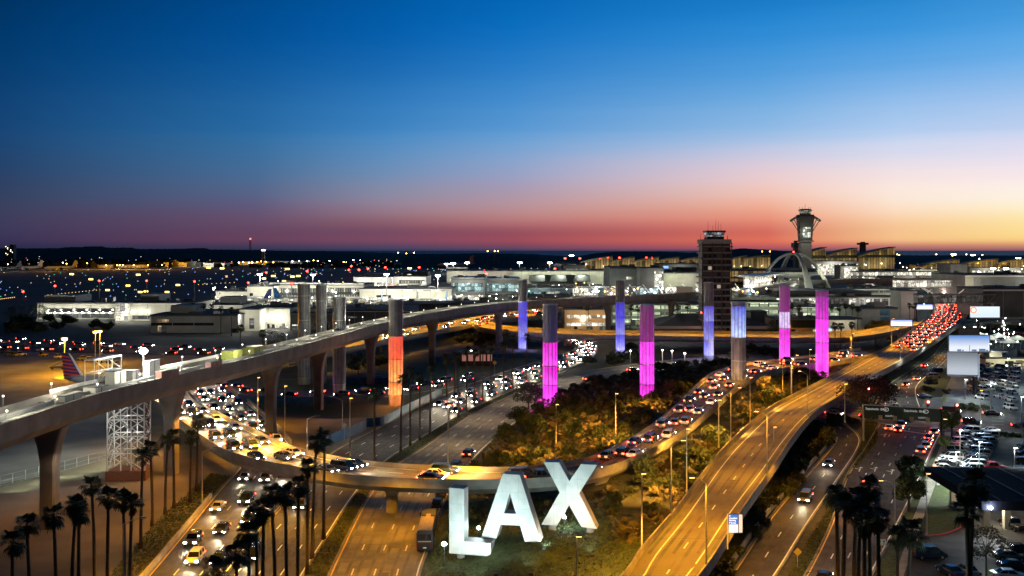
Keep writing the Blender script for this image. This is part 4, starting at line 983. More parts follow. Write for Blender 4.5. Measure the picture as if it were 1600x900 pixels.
def crown_mesh(seed, R=2.1, n=42, dead=16):
    rr = random.Random(seed); mb = MB().mat(frondm)
    for i in range(n):
        el_ = rr.uniform(-.75, 1.15); frond(mb, Vector((0, 0, rr.uniform(-.3, .2))), rr.uniform(0, 2 * PI), el_, R * rr.uniform(.8, 1.1), .5 + .4 * (el_ < .2), rr)
    mb.mat(deadm)
    for i in range(dead):
        frond(mb, Vector((0, 0, -rr.uniform(.3, 1.2))), rr.uniform(0, 2 * PI), rr.uniform(-1.45, -1.1), R * .62, .3, rr, 6)
    return mb.mesh('palm_crown')
CROWN = [crown_mesh(i) for i in range(6)]
CROWNB = [crown_mesh(20 + i, 2.4, 46, 12) for i in range(4)]
def trunk_mesh(seed, h, r0=.26, r1=.16):
    rr = random.Random(seed); bx, by = rr.uniform(-.7, .7), rr.uniform(-.5, .5); mb = MB().mat(bark); rings = []
    n = 9
    for k in range(n + 1):
        t = k / n; r = (r0 * 1.5 if k == 0 else lerp(r0, r1, t)); c = Vector((bx * t * t, by * t * t, h * t))
        rings.append([c + Vector((math.cos(2 * PI * i / 8) * r, math.sin(2 * PI * i / 8) * r, 0)) for i in range(8)])
    mb.loft(rings); return mb.mesh('palm_trunk', True), Vector((bx, by, h))
def palm(loc, h, label, group=None, big=False, r=1.0, scale=1.0):
    t = thing('palm_tree', label, 'palm tree', loc, R_.uniform(0, 6), group)
    tm, top = trunk_mesh(R_.randint(0, 9999), h, .26 * r, .17 * r)
    put('trunk', tm, t); c = put('crown', R_.choice(CROWNB if big else CROWN), t, top, R_.uniform(0, 6)); c.scale = (scale,) * 3
    return t
def palm_px(cx_, cy_, h, label, group=None, z=0, **k):
    """crown at the pixel, height h"""
    Z = F * (CH - h - z) / (cy_ - HY)
    return palm(((cx_ - CX) * Z / F, Z, z), h, label, group, **k)
left = [(47, 817, 13.5), (17, 847, 13.5), (88, 803, 13.5), (112, 787, 13.5), (123, 799, 12.5), (148, 757, 14), (168, 773, 13.5), (195, 777, 13.5), (203, 786, 13), (220, 710, 14.5), (238, 700, 13), (258, 687, 13), (272, 680, 13), (297, 682, 12), (307, 657, 13.5)]
for i, (x, y, h) in enumerate(sorted(left)): palm_px(x, y, h, 'slender fan palm on the sandy ground, %s counting from the left edge' % ORD[i], 'palms on the sandy ground at lower left', scale=.84)
med = [(430, 770, 15), (448, 772, 15), (465, 757, 15), (410, 797, 15), (390, 830, 14), (373, 862, 14), (328, 887, 13), (480, 727, 15.5), (488, 690, 17.5), (506, 681, 16.5), (402, 805, 14)]
for i, (x, y, h) in enumerate(sorted(med)): palm_px(x, y, h, 'slender fan palm crossing the lower carriageway view, %s counting from the left' % ORD[i], 'palms in front of the curved ramp', scale=.84)
for i, (bx, by) in enumerate(((585, 728), (626, 707), (641, 697), (656, 688), (672, 679), (716, 653), (729, 643), (742, 634), (754, 627), (766, 620), (787, 610), (800, 604), (822, 596))):
    palm(P(bx, by, 0), R_.uniform(15, 17.5), 'tall thin median palm beyond the curved ramp, %s counting from the ramp' % ORD[i], 'palms in the median beyond the ramp', scale=.8)
rt = [(1350, 757, 15), (1317, 787, 14), (1360, 787, 14), (1309, 770, 14), (1373, 807, 14), (1350, 813, 13), (1334, 775, 14), (1340, 800, 13)]
for i, (x, y, h) in enumerate(sorted(rt)): palm_px(x, y, h, 'bushy fan palm in the dark clump before the boulevard, %s from its left' % ORD[i], 'palm clump before the boulevard', big=True, r=1.2, scale=.85)
palm_px(1514, 752, 17, 'thick trunked palm, taller of two palms before the entrance canopy', big=True, r=1.6)
palm_px(1514, 795, 14, 'lower palm standing just before the taller thick trunked palm', big=True, r=1.5)
palm_px(1419, 828, 9, 'short dark palm beside the small lit sign by the driveway', big=True)
palm_px(1402, 838, 8, 'smaller ragged palm at the footpath left of the driveway sign', big=True, scale=.8)
far = [(x, y) for x, y in ((1262, 471), (1278, 474), (1300, 478), (1313, 481), (1322, 477), (1331, 478), (1340, 482), (1305, 509), (1313, 509), (1332, 507), (1248, 480), (1235, 478), (302, 477), (318, 477), (330, 478), (362, 484), (345, 482), (1422, 477), (1428, 478), (790, 520), (985, 480), (997, 482), (1014, 478), (900, 478), (920, 480), (940, 478), (410, 520), (375, 512), (698, 560), (710, 557), (1060, 480), (1075, 478))]
for i, (x, y) in enumerate(sorted(far)): palm_px(x, y, 12 if y > 500 else 14, 'distant dark palm among the terminal roads and halls', 'distant palms around the terminals')

def shrub_mesh(seed, R=1.8, n=26):
    rr = random.Random(seed); mb = MB().mat(shrubm)
    for i in range(n): frond(mb, Vector((rr.uniform(-.3, .3), rr.uniform(-.3, .3), rr.uniform(0, .5))), rr.uniform(0, 2 * PI), rr.uniform(.0, 1.3), R * rr.uniform(.7, 1.15), .8, rr, 8, .11)
    return mb.mesh('palm_shrub')
def leaf_cloud(mb, c, R, n, rr, s=.3, flat=.75):
    for i in range(n):
        while True:
            v = Vector((rr.uniform(-1, 1), rr.uniform(-1, 1), rr.uniform(-1, 1)))
            if .25 < v.length < 1: break
        p = c + Vector((v.x * R, v.y * R, v.z * R * flat))
        a = Vector((rr.gauss(0, 1), rr.gauss(0, 1), rr.gauss(0, 1))).normalized(); b = a.cross(Vector((rr.gauss(0, 1), rr.gauss(0, 1), rr.gauss(0, 1)))).normalized()
        k = s * rr.uniform(.6, 1.3); mb.add([p - a * k, p + b * k * .5, p + a * k, p - b * k * .5], [(0, 1, 2, 3)])
def bush_mesh(seed, R=1.6, m=bushm):
    rr = random.Random(seed); mb = MB().mat(m)
    for i in range(9):
        a = rr.uniform(0, 2 * PI); d = rr.uniform(0, .75) * R
        leaf_cloud(mb, Vector((math.cos(a) * d, math.sin(a) * d, rr.uniform(.3, .75) * R)), R * rr.uniform(.32, .5), 90, rr, .26)
    return mb.mesh('bush')
SH = [shrub_mesh(i) for i in range(7)]; BU = [bush_mesh(40 + i) for i in range(6)]
def near_poly(q, Pth, m=1.5):
    # keep plants off the decks
    for a, l, r in zip(Pth.M, Pth.L, Pth.R):
        if (a.xy - q.xy).length < (l - r).length / 2 + m: return True
    return False
cnt = 0; tries = 0; placed = []
npalm = nbush = 0
while npalm + nbush < 450 and tries < 16000:
    tries += 1
    x, y = R_.uniform(-10, 108), R_.uniform(150, 395)
    if not inside(x, y, IS) or edge_d(x, y, IS) < 1.6: continue
    if y < 169 and x < 15: continue
    if y < 155: continue
    if any((x - a) ** 2 + (y - b) ** 2 < (2.3 if y < 250 else 3.3) ** 2 for a, b in placed): continue
    q = Vector((x, y, 0))
    if near_poly(q, C, .8) and C.M[0].x < x and y < 330: continue
    if near_poly(q, E, .8): continue
    if any(abs(CX + F * x / y - p_[0]) < 12 and abs(y - P(p_[0], p_[2], 1).y) < 4 for p_ in PYL): continue
    placed.append((x, y)); g = gz(x, y)
    palmy = (R_.random() < .58 or nbush >= 175) and npalm < 285
    npalm += palmy; nbush += not palmy
    o = put('palm_shrub' if palmy else 'round_bush', R_.choice(SH if palmy else BU), None, (x, y, g - .1), R_.uniform(0, 6)); s = R_.uniform(.95, 1.6) * (1.25 if y > 260 else 1); o.scale = (s, s, s * R_.uniform(.9, 1.2))
    tag(o, 'leafy fan palm shrub in the planting between the two ramps' if palmy else 'dense round bush in the planting between the two ramps', 'shrub' if palmy else 'bush', 'fan palm shrubs between the ramps' if palmy else 'round bushes between the ramps'); cnt += 1
# right of the straight road, down slope
pl2 = []
tries = 0
PB = [P(x, y, 0) for x, y in ((1118, 925), (1190, 812), (1255, 738), (1292, 697), (1300, 672), (1262, 660), (1215, 740), (1155, 850), (1095, 945))]
while len(pl2) < 46 and tries < 3000:
    tries += 1; x, y = R_.uniform(20, 100), R_.uniform(125, 280)
    if not inside(x, y, PB) or any((x - a) ** 2 + (y - b) ** 2 < 6 for a, b in pl2): continue
    pl2.append((x, y)); o = put('round_bush', R_.choice(BU), None, (x, y, -.1), R_.uniform(0, 6)); s = R_.uniform(1.0, 1.6); o.scale = (s, s, s)
    tag(o, 'dark round bush on the slope between the straight road and surface ramp', 'bush', 'bushes beside the surface ramp')
# scattered dark bushes and low planting elsewhere
spots_ = [(x, y, s, 'verge') for x, y, s in ((1360, 585, 1.8), (1375, 590, 1.6), (1390, 578, 1.5), (1330, 612, 1.8), (1345, 605, 1.6), (1480, 616, 1.0), (1500, 640, 1.2), (1520, 641, 1.2), (1540, 642, 1.1), (1455, 600, 1.3), (1448, 612, 1.2), (1560, 681, .7), (1570, 682, .7), (1580, 683, .7), (1592, 684, .7), (1300, 661, 1.6), (1318, 662, 1.5), (1330, 664, 1.3))]
spots_ += [(R_.uniform(700, 790), R_.uniform(517, 541), 2.2, 'middle') for i in range(16)] + [(R_.uniform(915, 1000), R_.uniform(543, 572), 2.0, 'middle') for i in range(14)] + [(R_.uniform(560, 620), R_.uniform(560, 575), 1.7, 'middle') for i in range(6)] + [(R_.uniform(0, 170), R_.uniform(500, 521), 3.0, 'apron') for i in range(16)] + [(R_.uniform(1130, 1250), R_.uniform(545, 562), 2.0, 'middle') for i in range(12)]
NM = {'verge': ('low green bush on the verge around the crossing', 'bushes around the crossing'), 'middle': ('dark bush on the grass inside the loop roads', 'bushes inside the loop roads'), 'apron': ('tall dark bush behind the road beyond the apron', 'tall bushes beyond the apron road')}
for x, y, s, w_ in spots_:
    o = put('round_bush', R_.choice(BU), None, P(x, y, 0), R_.uniform(0, 6)); o.scale = (s, s, s); tag(o, NM[w_][0], 'bush', NM[w_][1])
# ivy strip: little leaf clumps over the soil of the median, nobody could count them
def cover(name, poly, n, m, zf, label=None, s=.18):
    rr = random.Random(len(poly) * 7 + n); mb = MB().mat(m); xs = [p.x for p in poly]; ys = [p.y for p in poly]; k = 0; tr = 0
    while k < n and tr < n * 30:
        tr += 1; x, y = rr.uniform(min(xs), max(xs)), rr.uniform(min(ys), max(ys))
        if not inside(x, y, poly): continue
        z = zf(x, y); k += 1
        for j in range(4):
            a = rr.uniform(0, 2 * PI); L = s * rr.uniform(.7, 1.8); c = Vector((x + rr.uniform(-.3, .3), y + rr.uniform(-.3, .3), z)); d = Vector((math.cos(a) * L, math.sin(a) * L, rr.uniform(.1, .45) * L * 2)); sd = Vector((-math.sin(a), math.cos(a), 0)) * L * .35
            mb.add([c - sd, c + sd, c + d], [(0, 1, 2)])
    return tag(mb.build(name), kind='stuff')
mp = [P(x, y, 0) for x, y in ((454, 940), (475, 900), (519, 830), (555, 775), (599, 725), (674, 676), (738, 640), (800, 612), (800, 616), (733, 649), (660, 698), (611, 730), (578, 768), (553, 812), (531, 857), (511, 900), (498, 940))]
cover('ground_cover', mp, 5000, bushm, lambda x, y: .1)
cover('grass', [P(x, y, 0) for x, y in ((665, 945), (668, 880), (700, 800), (720, 790), (900, 800), (985, 860), (1020, 900), (1000, 945))], 16000, mat('lawn_blades', (.035, .06, .016), .8, scale=1.5, col2=(.085, .12, .035)), lambda x, y: max(gz(x, y), 0), s=.16)
cover('grass', [P(x, y, 0) for x, y in ((1205, 945), (1255, 860), (1330, 737), (1347, 692), (1353, 658), (1370, 660), (1370, 690), (1323, 745), (1298, 815), (1260, 900), (1242, 945))], 7000, bushm, lambda x, y: .05, s=.2)
cover('ground_cover', [P(x, y, 0) for x, y in ((170, 900), (260, 800), (330, 740), (360, 745), (300, 815), (225, 900))], 2500, bushm, lambda x, y: 0.0, s=.25)
cover('ground_cover', IS, 9000, bushm, lambda x, y: max(gz(x, y), 0), s=.3)

def tree(loc, h, R, m, label, trunk_r=.25, dense=26, group=None, name='broadleaf_tree', per=110, s=.3, flat=.8):
    rr = random.Random(int(loc[0] * 10) + 5); t = thing(name, label, 'tree', loc, 0, group)
    mb = MB().mat(bark); hb = h - R * 1.1
    mb.bar((0, 0, 0), (0, 0, hb), trunk_r, trunk_r * .7, 8)
    cl = MB().mat(m)
    for i in range(dense):
        a = rr.uniform(0, 2 * PI); u = rr.uniform(-.6, 1); d = R * math.sqrt(max(0, 1 - u * u * .8)) * rr.uniform(.45, .85)
        c = Vector((math.cos(a) * d, math.sin(a) * d, h - R * flat + u * R * flat * .8))
        leaf_cloud(cl, c, R * rr.uniform(.22, .36), per, rr, s)
        if i % 2 == 0: mb.bar((0, 0, hb * rr.uniform(.7, 1)), c, trunk_r * .35, .03, 5, False)
    mb.build('trunk', t); cl.build('crown', t); return t
tree(P(1425, 762, 0), 6.0, 3.0, treem, 'round dark clipped tree by the boulevard, farther of two')
tree(P(1420, 800, 0), 6.2, 3.1, treem, 'round dark clipped tree by the boulevard, nearer of two')
tree(P(1487, 690, 0), 7.0, 3.0, limem, 'bright lime green tree lit beside the packed car rows', dense=22)
tree(P(1477, 714, 0), 4.5, 1.6, limem, 'slim pale lit sapling beside the footpath', dense=10, trunk_r=.1)
tree(P(1541, 905, 0), 7.5, 3.2, mat('sparse_leaf', (.06, .05, .03), .8, scale=1.0, col2=(.10, .09, .05)), 'open branched small tree lit from below by the entrance drive', dense=26, per=26, trunk_r=.16, s=.22)
t = tree(P(1357, 655, 0), 11, 8.5, mat('coral_leaf', (.03, .018, .014), .9, scale=1.0, col2=(.075, .045, .03)), 'wide spreading dark coral tree behind the road sign gantry', dense=60, per=70, trunk_r=.6, flat=.42, s=.32)
tree(P(826, 640, 0), 8, 5, treem, 'dark loose tree beside the first magenta pylon', dense=30, per=70)
tree(P(1248, 600, 0), 8, 5.5, mat('russet_leaf', (.07, .035, .02), .85, scale=1.0, col2=(.12, .06, .035)), 'russet leaved tree between the two right hand magenta pylons', dense=36, per=80)
tree(P(1305, 596, 0), 6, 5, MATS['russet_leaf'], 'lower russet tree at the foot of the tall violet pylon', dense=30, per=80)
for i, (x, y, h, R) in enumerate(((28, 505, 12, 8), (60, 500, 11, 7), (120, 492, 10, 6), (430, 560, 12, 7), (470, 577, 11, 6), (560, 585, 8, 5), (1268, 520, 9, 6), (1288, 525, 7, 4), (1210, 528, 9, 5))):
    tree(P(x, y, 0), h, R, treem, 'dark tree behind the far roads, %s from the left' % ORD[i], group='dark trees behind the far roads', per=60)
for i, (x, y) in enumerate(((792, 672), (838, 668), (880, 640), (812, 640), (900, 690), (945, 655), (985, 628), (862, 615), (925, 612), (1005, 610), (1115, 700), (1150, 662), (1060, 748), (1010, 765), (1195, 628))):
    q = P(x, y, 2.5); q.z = max(gz(q.x, q.y), 0) - .1; tree(q, 3.6 + (i % 3) * 1.1, 2.3 + (i % 4) * .5, (bushm, treem, shrubm)[i % 3], 'low leafy tree among the shrubs between the ramps, %s of them' % ORD[i], dense=16, per=60, trunk_r=.15, group='low trees between the ramps')
for i, (x, y) in enumerate(((1362, 523), (1370, 523), (1378, 523), (1386, 522))): tree(P(x, y, 0), 8, 4, mat('amber_light_painted_leaf', (.10, .08, .02), .8, scale=1.0, col2=(.16, .12, .04)), 'small tree in the amber lit row before the grey garage wall', group='small trees before the grey garage wall', per=50)  # amber lamplight is put into the leaf colour

# ============================================================ LAMPS
def lamp_pole(loc, h, label, group=None, arm=0.0, yaw=0.0, m=steel, head=None, power=0, col=SOD, ang=140, name='street_lamp', dbl=False):
    t = thing(name, label, 'street lamp', loc, yaw, group)
    mb = MB().mat(m).bar((0, 0, 0), (0, 0, h), .13, .08, 8); mb.bar((0, 0, 0), (0, 0, .5), .22, .2, 8)
    mb.build('pole', t)
    if arm:
        ab = MB().mat(m)
        pr = Vector((0, 0, h))
        for k in range(1, 6):
            q = Vector((arm * k / 5, 0, h + .8 * math.sin(k / 5 * PI / 2))); ab.bar(pr, q, .06, n=6); pr = q
        ab.build('arm', t); hp = (arm, 0, h + .75)
    else: hp = (.25, 0, h)
    hd = MB().mat(dsteel).box(hp[0] - .4, hp[0] + .4, -.22, .22, hp[2] + .02, hp[2] + .16).build('lamp_head', t)
    MB().mat(head or g_sod).box(hp[0] - .32, hp[0] + .32, -.16, .16, hp[2] - .03, hp[2] + .015).build('lens', hd)
    if power:
        c, s = math.cos(yaw), math.sin(yaw); q = Vector(loc) + Vector((hp[0] * c, hp[0] * s, hp[2] - .15)); spot(q, q - Vector((0, 0, 5)), col, power, ang, .25, .5)
    return t
def pole_px(px, yt, h, z, **k):
    Z = F * (CH - h - z) / (yt - HY); return lamp_pole(((px - CX) * Z / F, Z, z), h, **k)
bright = mat('lit_tinted_lamp_pole', (.6, .5, .33), .4, .1, 3)  # lamplit look of these poles is put into their colour
G1 = 'plain tall lamp poles'
for px, yt, h, z, lab in ((700, 633, 13, 0, 'tall plain lamp pole rising behind the curved ramp above the letter L'), (547, 622, 13, 0, 'tall plain lamp pole where the dark palms meet the ramp'), (445, 603, 13, 0, 'tall pole with a small box beside the looping ramp'), (403, 590, 13, 0, 'tall pole with a small box nearer the guideway pier'), (869, 632, 11, 1.5, 'lamp pole in the shrubs right of the first magenta pylon'), (962, 615, 12, 2, 'lamp pole in the shrubs left of the second magenta pylon'),
                          (1003, 740, 12, 3, 'lamp pole standing between letter X and the straight road'), (901, 838, 12, .5, 'lamp pole on the grass in front of the letter X'), (1123, 625, 10, 4.5, 'lamp pole at the right kerb of the bending traffic'), (1172, 590, 12, 3, 'lamp pole right of the ice blue pylon'), (1223, 564, 11, 3, 'lamp pole below the lilac and magenta pylon'), (1236, 575, 9, 4, 'short lamp pole left of the russet tree'), (1265, 546, 12, 3, 'lamp pole between the two right magenta pylons'), (1073, 670, 11, 4, 'short armed lamp pole in the dark shrubs right of the bend'),
                          (1320, 600, 9, 6, 'lamp post on the parapet of the broad straight road'), (1209, 667, 9, 0, 'thin pole below the straight road beside the surface ramp')):
    pole_px(px, yt, h, z, label=lab, m=bright if px in (700, 547, 869, 962, 901, 1223, 1003, 445, 403, 1265, 1172) else steel)
ped = [(535, 626, 9), (480, 655, 9.5), (316, 707, 10), (193, 819, 12), (1397, 758, 8.5), (1440, 480, 9)]
for i, (px, yt, h) in enumerate(ped[:4]): pole_px(px, yt, h, 0, label='grey lamp post with curved arm, %s at lower left of the picture' % ORD[i], arm=2.4, m=steel, yaw=0 if i else PI, head=mat('lamp_glass_off', (.5, .5, .5), .2, 0))
pole_px(1398, 758, 8.5, 0, label='grey lamp post with an arm over the boulevard beside round trees', arm=2.2, yaw=PI)
pole_px(1448, 740, 10, 0, label='tall slim lamp post on the dark lawn beside the footpath', m=steel)
pole_px(1475, 655, 8, 0, label='thin pole in front of the gantry right leg', m=dsteel)
pole_px(1532, 610, 11, 0, label='tall signal pole at the far right corner of the crossing', m=steel)
# sodium lamps that light the straight road: poles on its right parapet and over the carriageways
for i, d in enumerate((12, 38, 68, 100, 134, 168, 205, 245, 285, 330, 380)):
    p, h = E.at(d, .0 if i % 2 else 1.0); q, _ = E.at(d, .5)
    r = (q - p).normalized(); yaw = math.atan2(r.y, r.x)
    lamp_pole(p - r * .2, 11, 'slim sodium lamp on the broad straight road, %s from the lower edge' % ORD[i], 'sodium lamps along the straight road', 1.8, yaw, steel, power=(19000, 19000, 15000, 9000, 12000, 21000)[min(i, 5)] if d < 300 else 26000)
for i, d in enumerate((6, 36, 66, 96)):
    p, h = C.at(C.len * .14 + d, 1.0); q, _ = C.at(C.len * .14 + d, .5); r = (q - p).normalized()
    pp = p - r * .4
    spot(q + Vector((0, 0, 11)), q, SOD, 17000, 130)
for i, f_ in enumerate((.72, .84, .95)):
    q, _ = C.at(C.len * f_, .5); spot(q + Vector((0, 0, 10)), q, SOD, 14000, 130)
for pth, ds, pw, col in ((A, (12, 34), 6500, SOD), (A, (75, 110, 145, 180), 4200, (1, .68, .32)), (B, (10, 40, 75), 6500, SOD), (Dd, (10, 40, 70, 100, 135), 13000, SOD), (Fp, tuple(range(30, 380, 28)), 19000, SOD), (G, tuple(range(20, 440, 22)), 20000, SOD), (J, (15, 55), 4500, SOD), (H, (15, 50, 85), 2300, (1, .66, .36)), (I_, (70, 110, 140, 175), 3200, (1, .85, .65)), (K, (20, 70, 130, 180), 4200, (.9, 1, .85)), (A, (230, 280, 330), 5000, (1, .8, .5)), (B, (110, 150, 200, 250), 3000, (1, .85, .6)), (Q, (120, 220), 2600, (1, .45, .3)), (M_, (30, 70), 900, (.7, .3, 1))):
    for i, d in enumerate(ds):
        if d > pth.len - 3: continue
        q, _ = pth.at(d, .5); spot(q + Vector((0, 0, 10.5)), q, col, pw, 140, .3)
# warm lamps that pick out the shrubs
for px, py, z, pw in ((720, 760, 9, 500), (870, 735, 10, 1500), (960, 690, 12, 1700), (1020, 770, 11, 1300), (1080, 720, 12, 1600), (1130, 690, 12, 1800), (1180, 650, 12, 1500), (830, 700, 9, 900), (900, 665, 10, 1100), (1000, 640, 11, 900), (960, 860, 10, 700), (1200, 620, 11, 900)):
    q = P(px, py, 4); spot(q + Vector((0, -5, z - 3)), q + Vector((0, 3, -4)), (1, .45, .05), pw * 17, 105, .3)
for px, py, pw in ((60, 800, 2600), (150, 840, 3200), (230, 790, 2200), (300, 740, 2600), (180, 770, 1600), (265, 700, 5200), (560, 660, 900), (640, 640, 900)):
    q = P(px, py, 0); spot(q + Vector((0, 0, 13)), q, (1, .42, .06), pw, 140, .3)
for px, py, pw, cc_ in ((70, 650, 3500, (1, .82, .6)), (190, 610, 3000, (1, .7, .4)), (100, 715, 2400, (.95, 1, .8)), (30, 600, 3500, (1, .6, .2)), (120, 585, 5200, (1, .5, .08)), (40, 575, 4000, (1, .5, .08)), (110, 830, 900, (1, .7, .45))):
    q = P(px, py, 0); spot(q + Vector((0, 0, 14)), q, cc_, pw, 140, .3)
spot(P(305, 770, 0) + Vector((0, 0, 4)), P(268, 735, 9), SOD, 5200, 90, .3); spot(P(50, 880, 0) + Vector((0, 0, 3)), P(78, 830, 9), (1, .85, .7), 1500, 90, .3)
for px, py in ((425, 700), (500, 640), (590, 600), (690, 590)): spot(P(px + 14, py + 10, 0) + Vector((0, 0, 3)), P(px - 10, py, 9), (1, .6, .35), 900, 100, .3)
# big open lamps seen in the picture
def mast_lamp(px, py, h, label, gm, col, pw, R=.7, group=None, base=0, ang=None):
    Z = F * (CH - h - base) / (py - HY); loc = Vector(((px - CX) * Z / F, Z, base))
    t = thing('mast_lamp', label, 'lamp mast', loc, 0, group)
    MB().mat(steel).bar((0, 0, 0), (0, 0, h), .2, .12, 8).build('mast', t)
    MB().mat(dsteel).box(-R * 1.2, R * 1.2, -.3, .3, h + R * .4, h + R * .4 + .2).build('crossbar', t)
    MB().mat(gm).lathe([(R * .4, 0), (R, R * .35), (R, R * .6), (R * .4, R)], 12, (0, 0, h - R * .5)).build('lamp', t)
    if pw: point(loc + Vector((0, -R - .6, h - .3)), col, pw, .4)
g_sod2 = glow('sodium_globe', (1, .5, .1), 30); g_w2 = glow('white_globe', (.95, 1, .97), 35)
mast_lamp(101, 530, 13, 'sodium lamp with orange glare above the aircraft tail', g_sod2, SOD, 26000, 1.0)
mast_lamp(149, 519, 13, 'left of a close pair of sodium lamps behind the apron road', g_sod2, SOD, 9000, .8)
mast_lamp(156, 518, 13, 'right of a close pair of sodium lamps behind the apron road', g_sod2, SOD, 9000, .8)
q = gdeck(224, .1)[0]
t = thing('flood_lamp', 'blinding white flood lamp on a stand over the guideway works', 'floodlight', D(224, 620, q.y + 12) * 1, 0)
t.location = (D(224, 549, q.y).x, q.y, GZ)
hh_ = D(224, 549, q.y).z - GZ
MB().mat(steel).bar((0, 0, 0), (0, 0, hh_), .1).build('mast', t); MB().mat(glow('flood_globe', (.93, 1, 1), 500)).lathe([(.3, 0), (.75, .3), (.75, .8), (.3, 1.1)], 14, (0, 0, hh_ - .5)).build('lamp', t)
point((t.location.x, t.location.y - 1.5, GZ + hh_), (.95, 1, .95), 4200, .5)
for k, (px, py, h) in enumerate(((736, 548, 6), (985, 548, 5), (1035, 547, 5), (1050, 548, 5), (1070, 552, 5))):
    mast_lamp(px, py, h, 'small round white lamp on the grass behind the blue and magenta pylons', g_w2, WARM, 500, .35, 'small white lamps behind the pylons')
# signals
def signal(px, py, h, on, label, base=0.0):
    Z = F * (CH - h - base) / (py - HY); t = thing('traffic_light', label, 'traffic light', ((px - CX) * Z / F, Z, base), 0)
    MB().mat(dsteel).bar((0, .3, 0), (0, .3, h + .6), .09).build('pole', t)
    hd = MB().mat(dsteel).box(-.28, .28, -.15, .2, h - 1.0, h + .5).build('signal_head', t)
    for k, c in enumerate(('red', 'amber', 'green')):
        lit = c == on; m = glow('signal_' + c, {'red': (1, .03, .02), 'amber': (1, .5, .05), 'green': (.05, 1, .6)}[c], 180) if lit else mat('signal_off_' + c, {'red': (.1, .01, .01), 'amber': (.1, .06, .01), 'green': (.01, .08, .05)}[c], .3, 0)
        MB().mat(m).bar((0, -.151, h + .2 - k * .48), (0, -.26, h + .2 - k * .48), .17 if not lit else .24, n=12).build('lens', hd)
    point((t.location.x, Z - 1.2, base + h), {'red': (1, .08, .05), 'green': (.1, 1, .7)}.get(on, (1, .5, .1)), 120, .2)
signal(1357, 608, 8, 'red', 'red traffic light beside the straight road above the coral tree')
signal(1450, 629, 5, 'red', 'red traffic light on the corner right of the gantry middle')
signal(1495, 634, 5, 'red', 'red traffic light farthest right above the lime green tree')
for k, (px, py) in enumerate(((1444, 474), (1469, 484), (1512, 480), (1448, 446), (1453, 443))): signal(px, py, 6, 'green', 'green traffic light by the terminals, %s from the left' % ORD[sorted([1444, 1469, 1512, 1448, 1453]).index(px)])

# blue tarpaulin fences
def tarp(pts_px, h, label):
    pts = cr([P(x, y, 0) for x, y in pts_px], 5); t = thing('tarp_fence', label, 'fence')
    sweep(MB().mat(bluef), pts, [(-.06, .05), (-.06, h), (.06, h), (.06, .05)]).build('tarpaulin', t)
    for q in pts[::3]: MB().mat(steel).bar(q + Vector((0, .12, 0)), q + Vector((0, .12, h + .15)), .06, n=5).build('post', t)
tarp([(496, 706), (520, 694), (545, 684), (572, 672)], 2.6, 'blue tarpaulin fence beside the carriageway just beyond the ramp')
tarp([(572, 668), (600, 664), (630, 648), (660, 633), (690, 618)], 2.4, 'blue tarpaulin fence running back past the orange pylon')
tarp([(372, 628), (440, 632), (520, 632), (590, 626)], 2.4, 'long blue tarpaulin fence below the low road by the grey pylons')
tarp([(540, 600), (600, 600), (640, 603)], 2.2, 'short blue tarpaulin fence between grey pylon and orange pylon')
tarp([(678, 566), (740, 562), (820, 560), (880, 562)], 2.2, 'blue tarpaulin fence behind the dark site sheds')
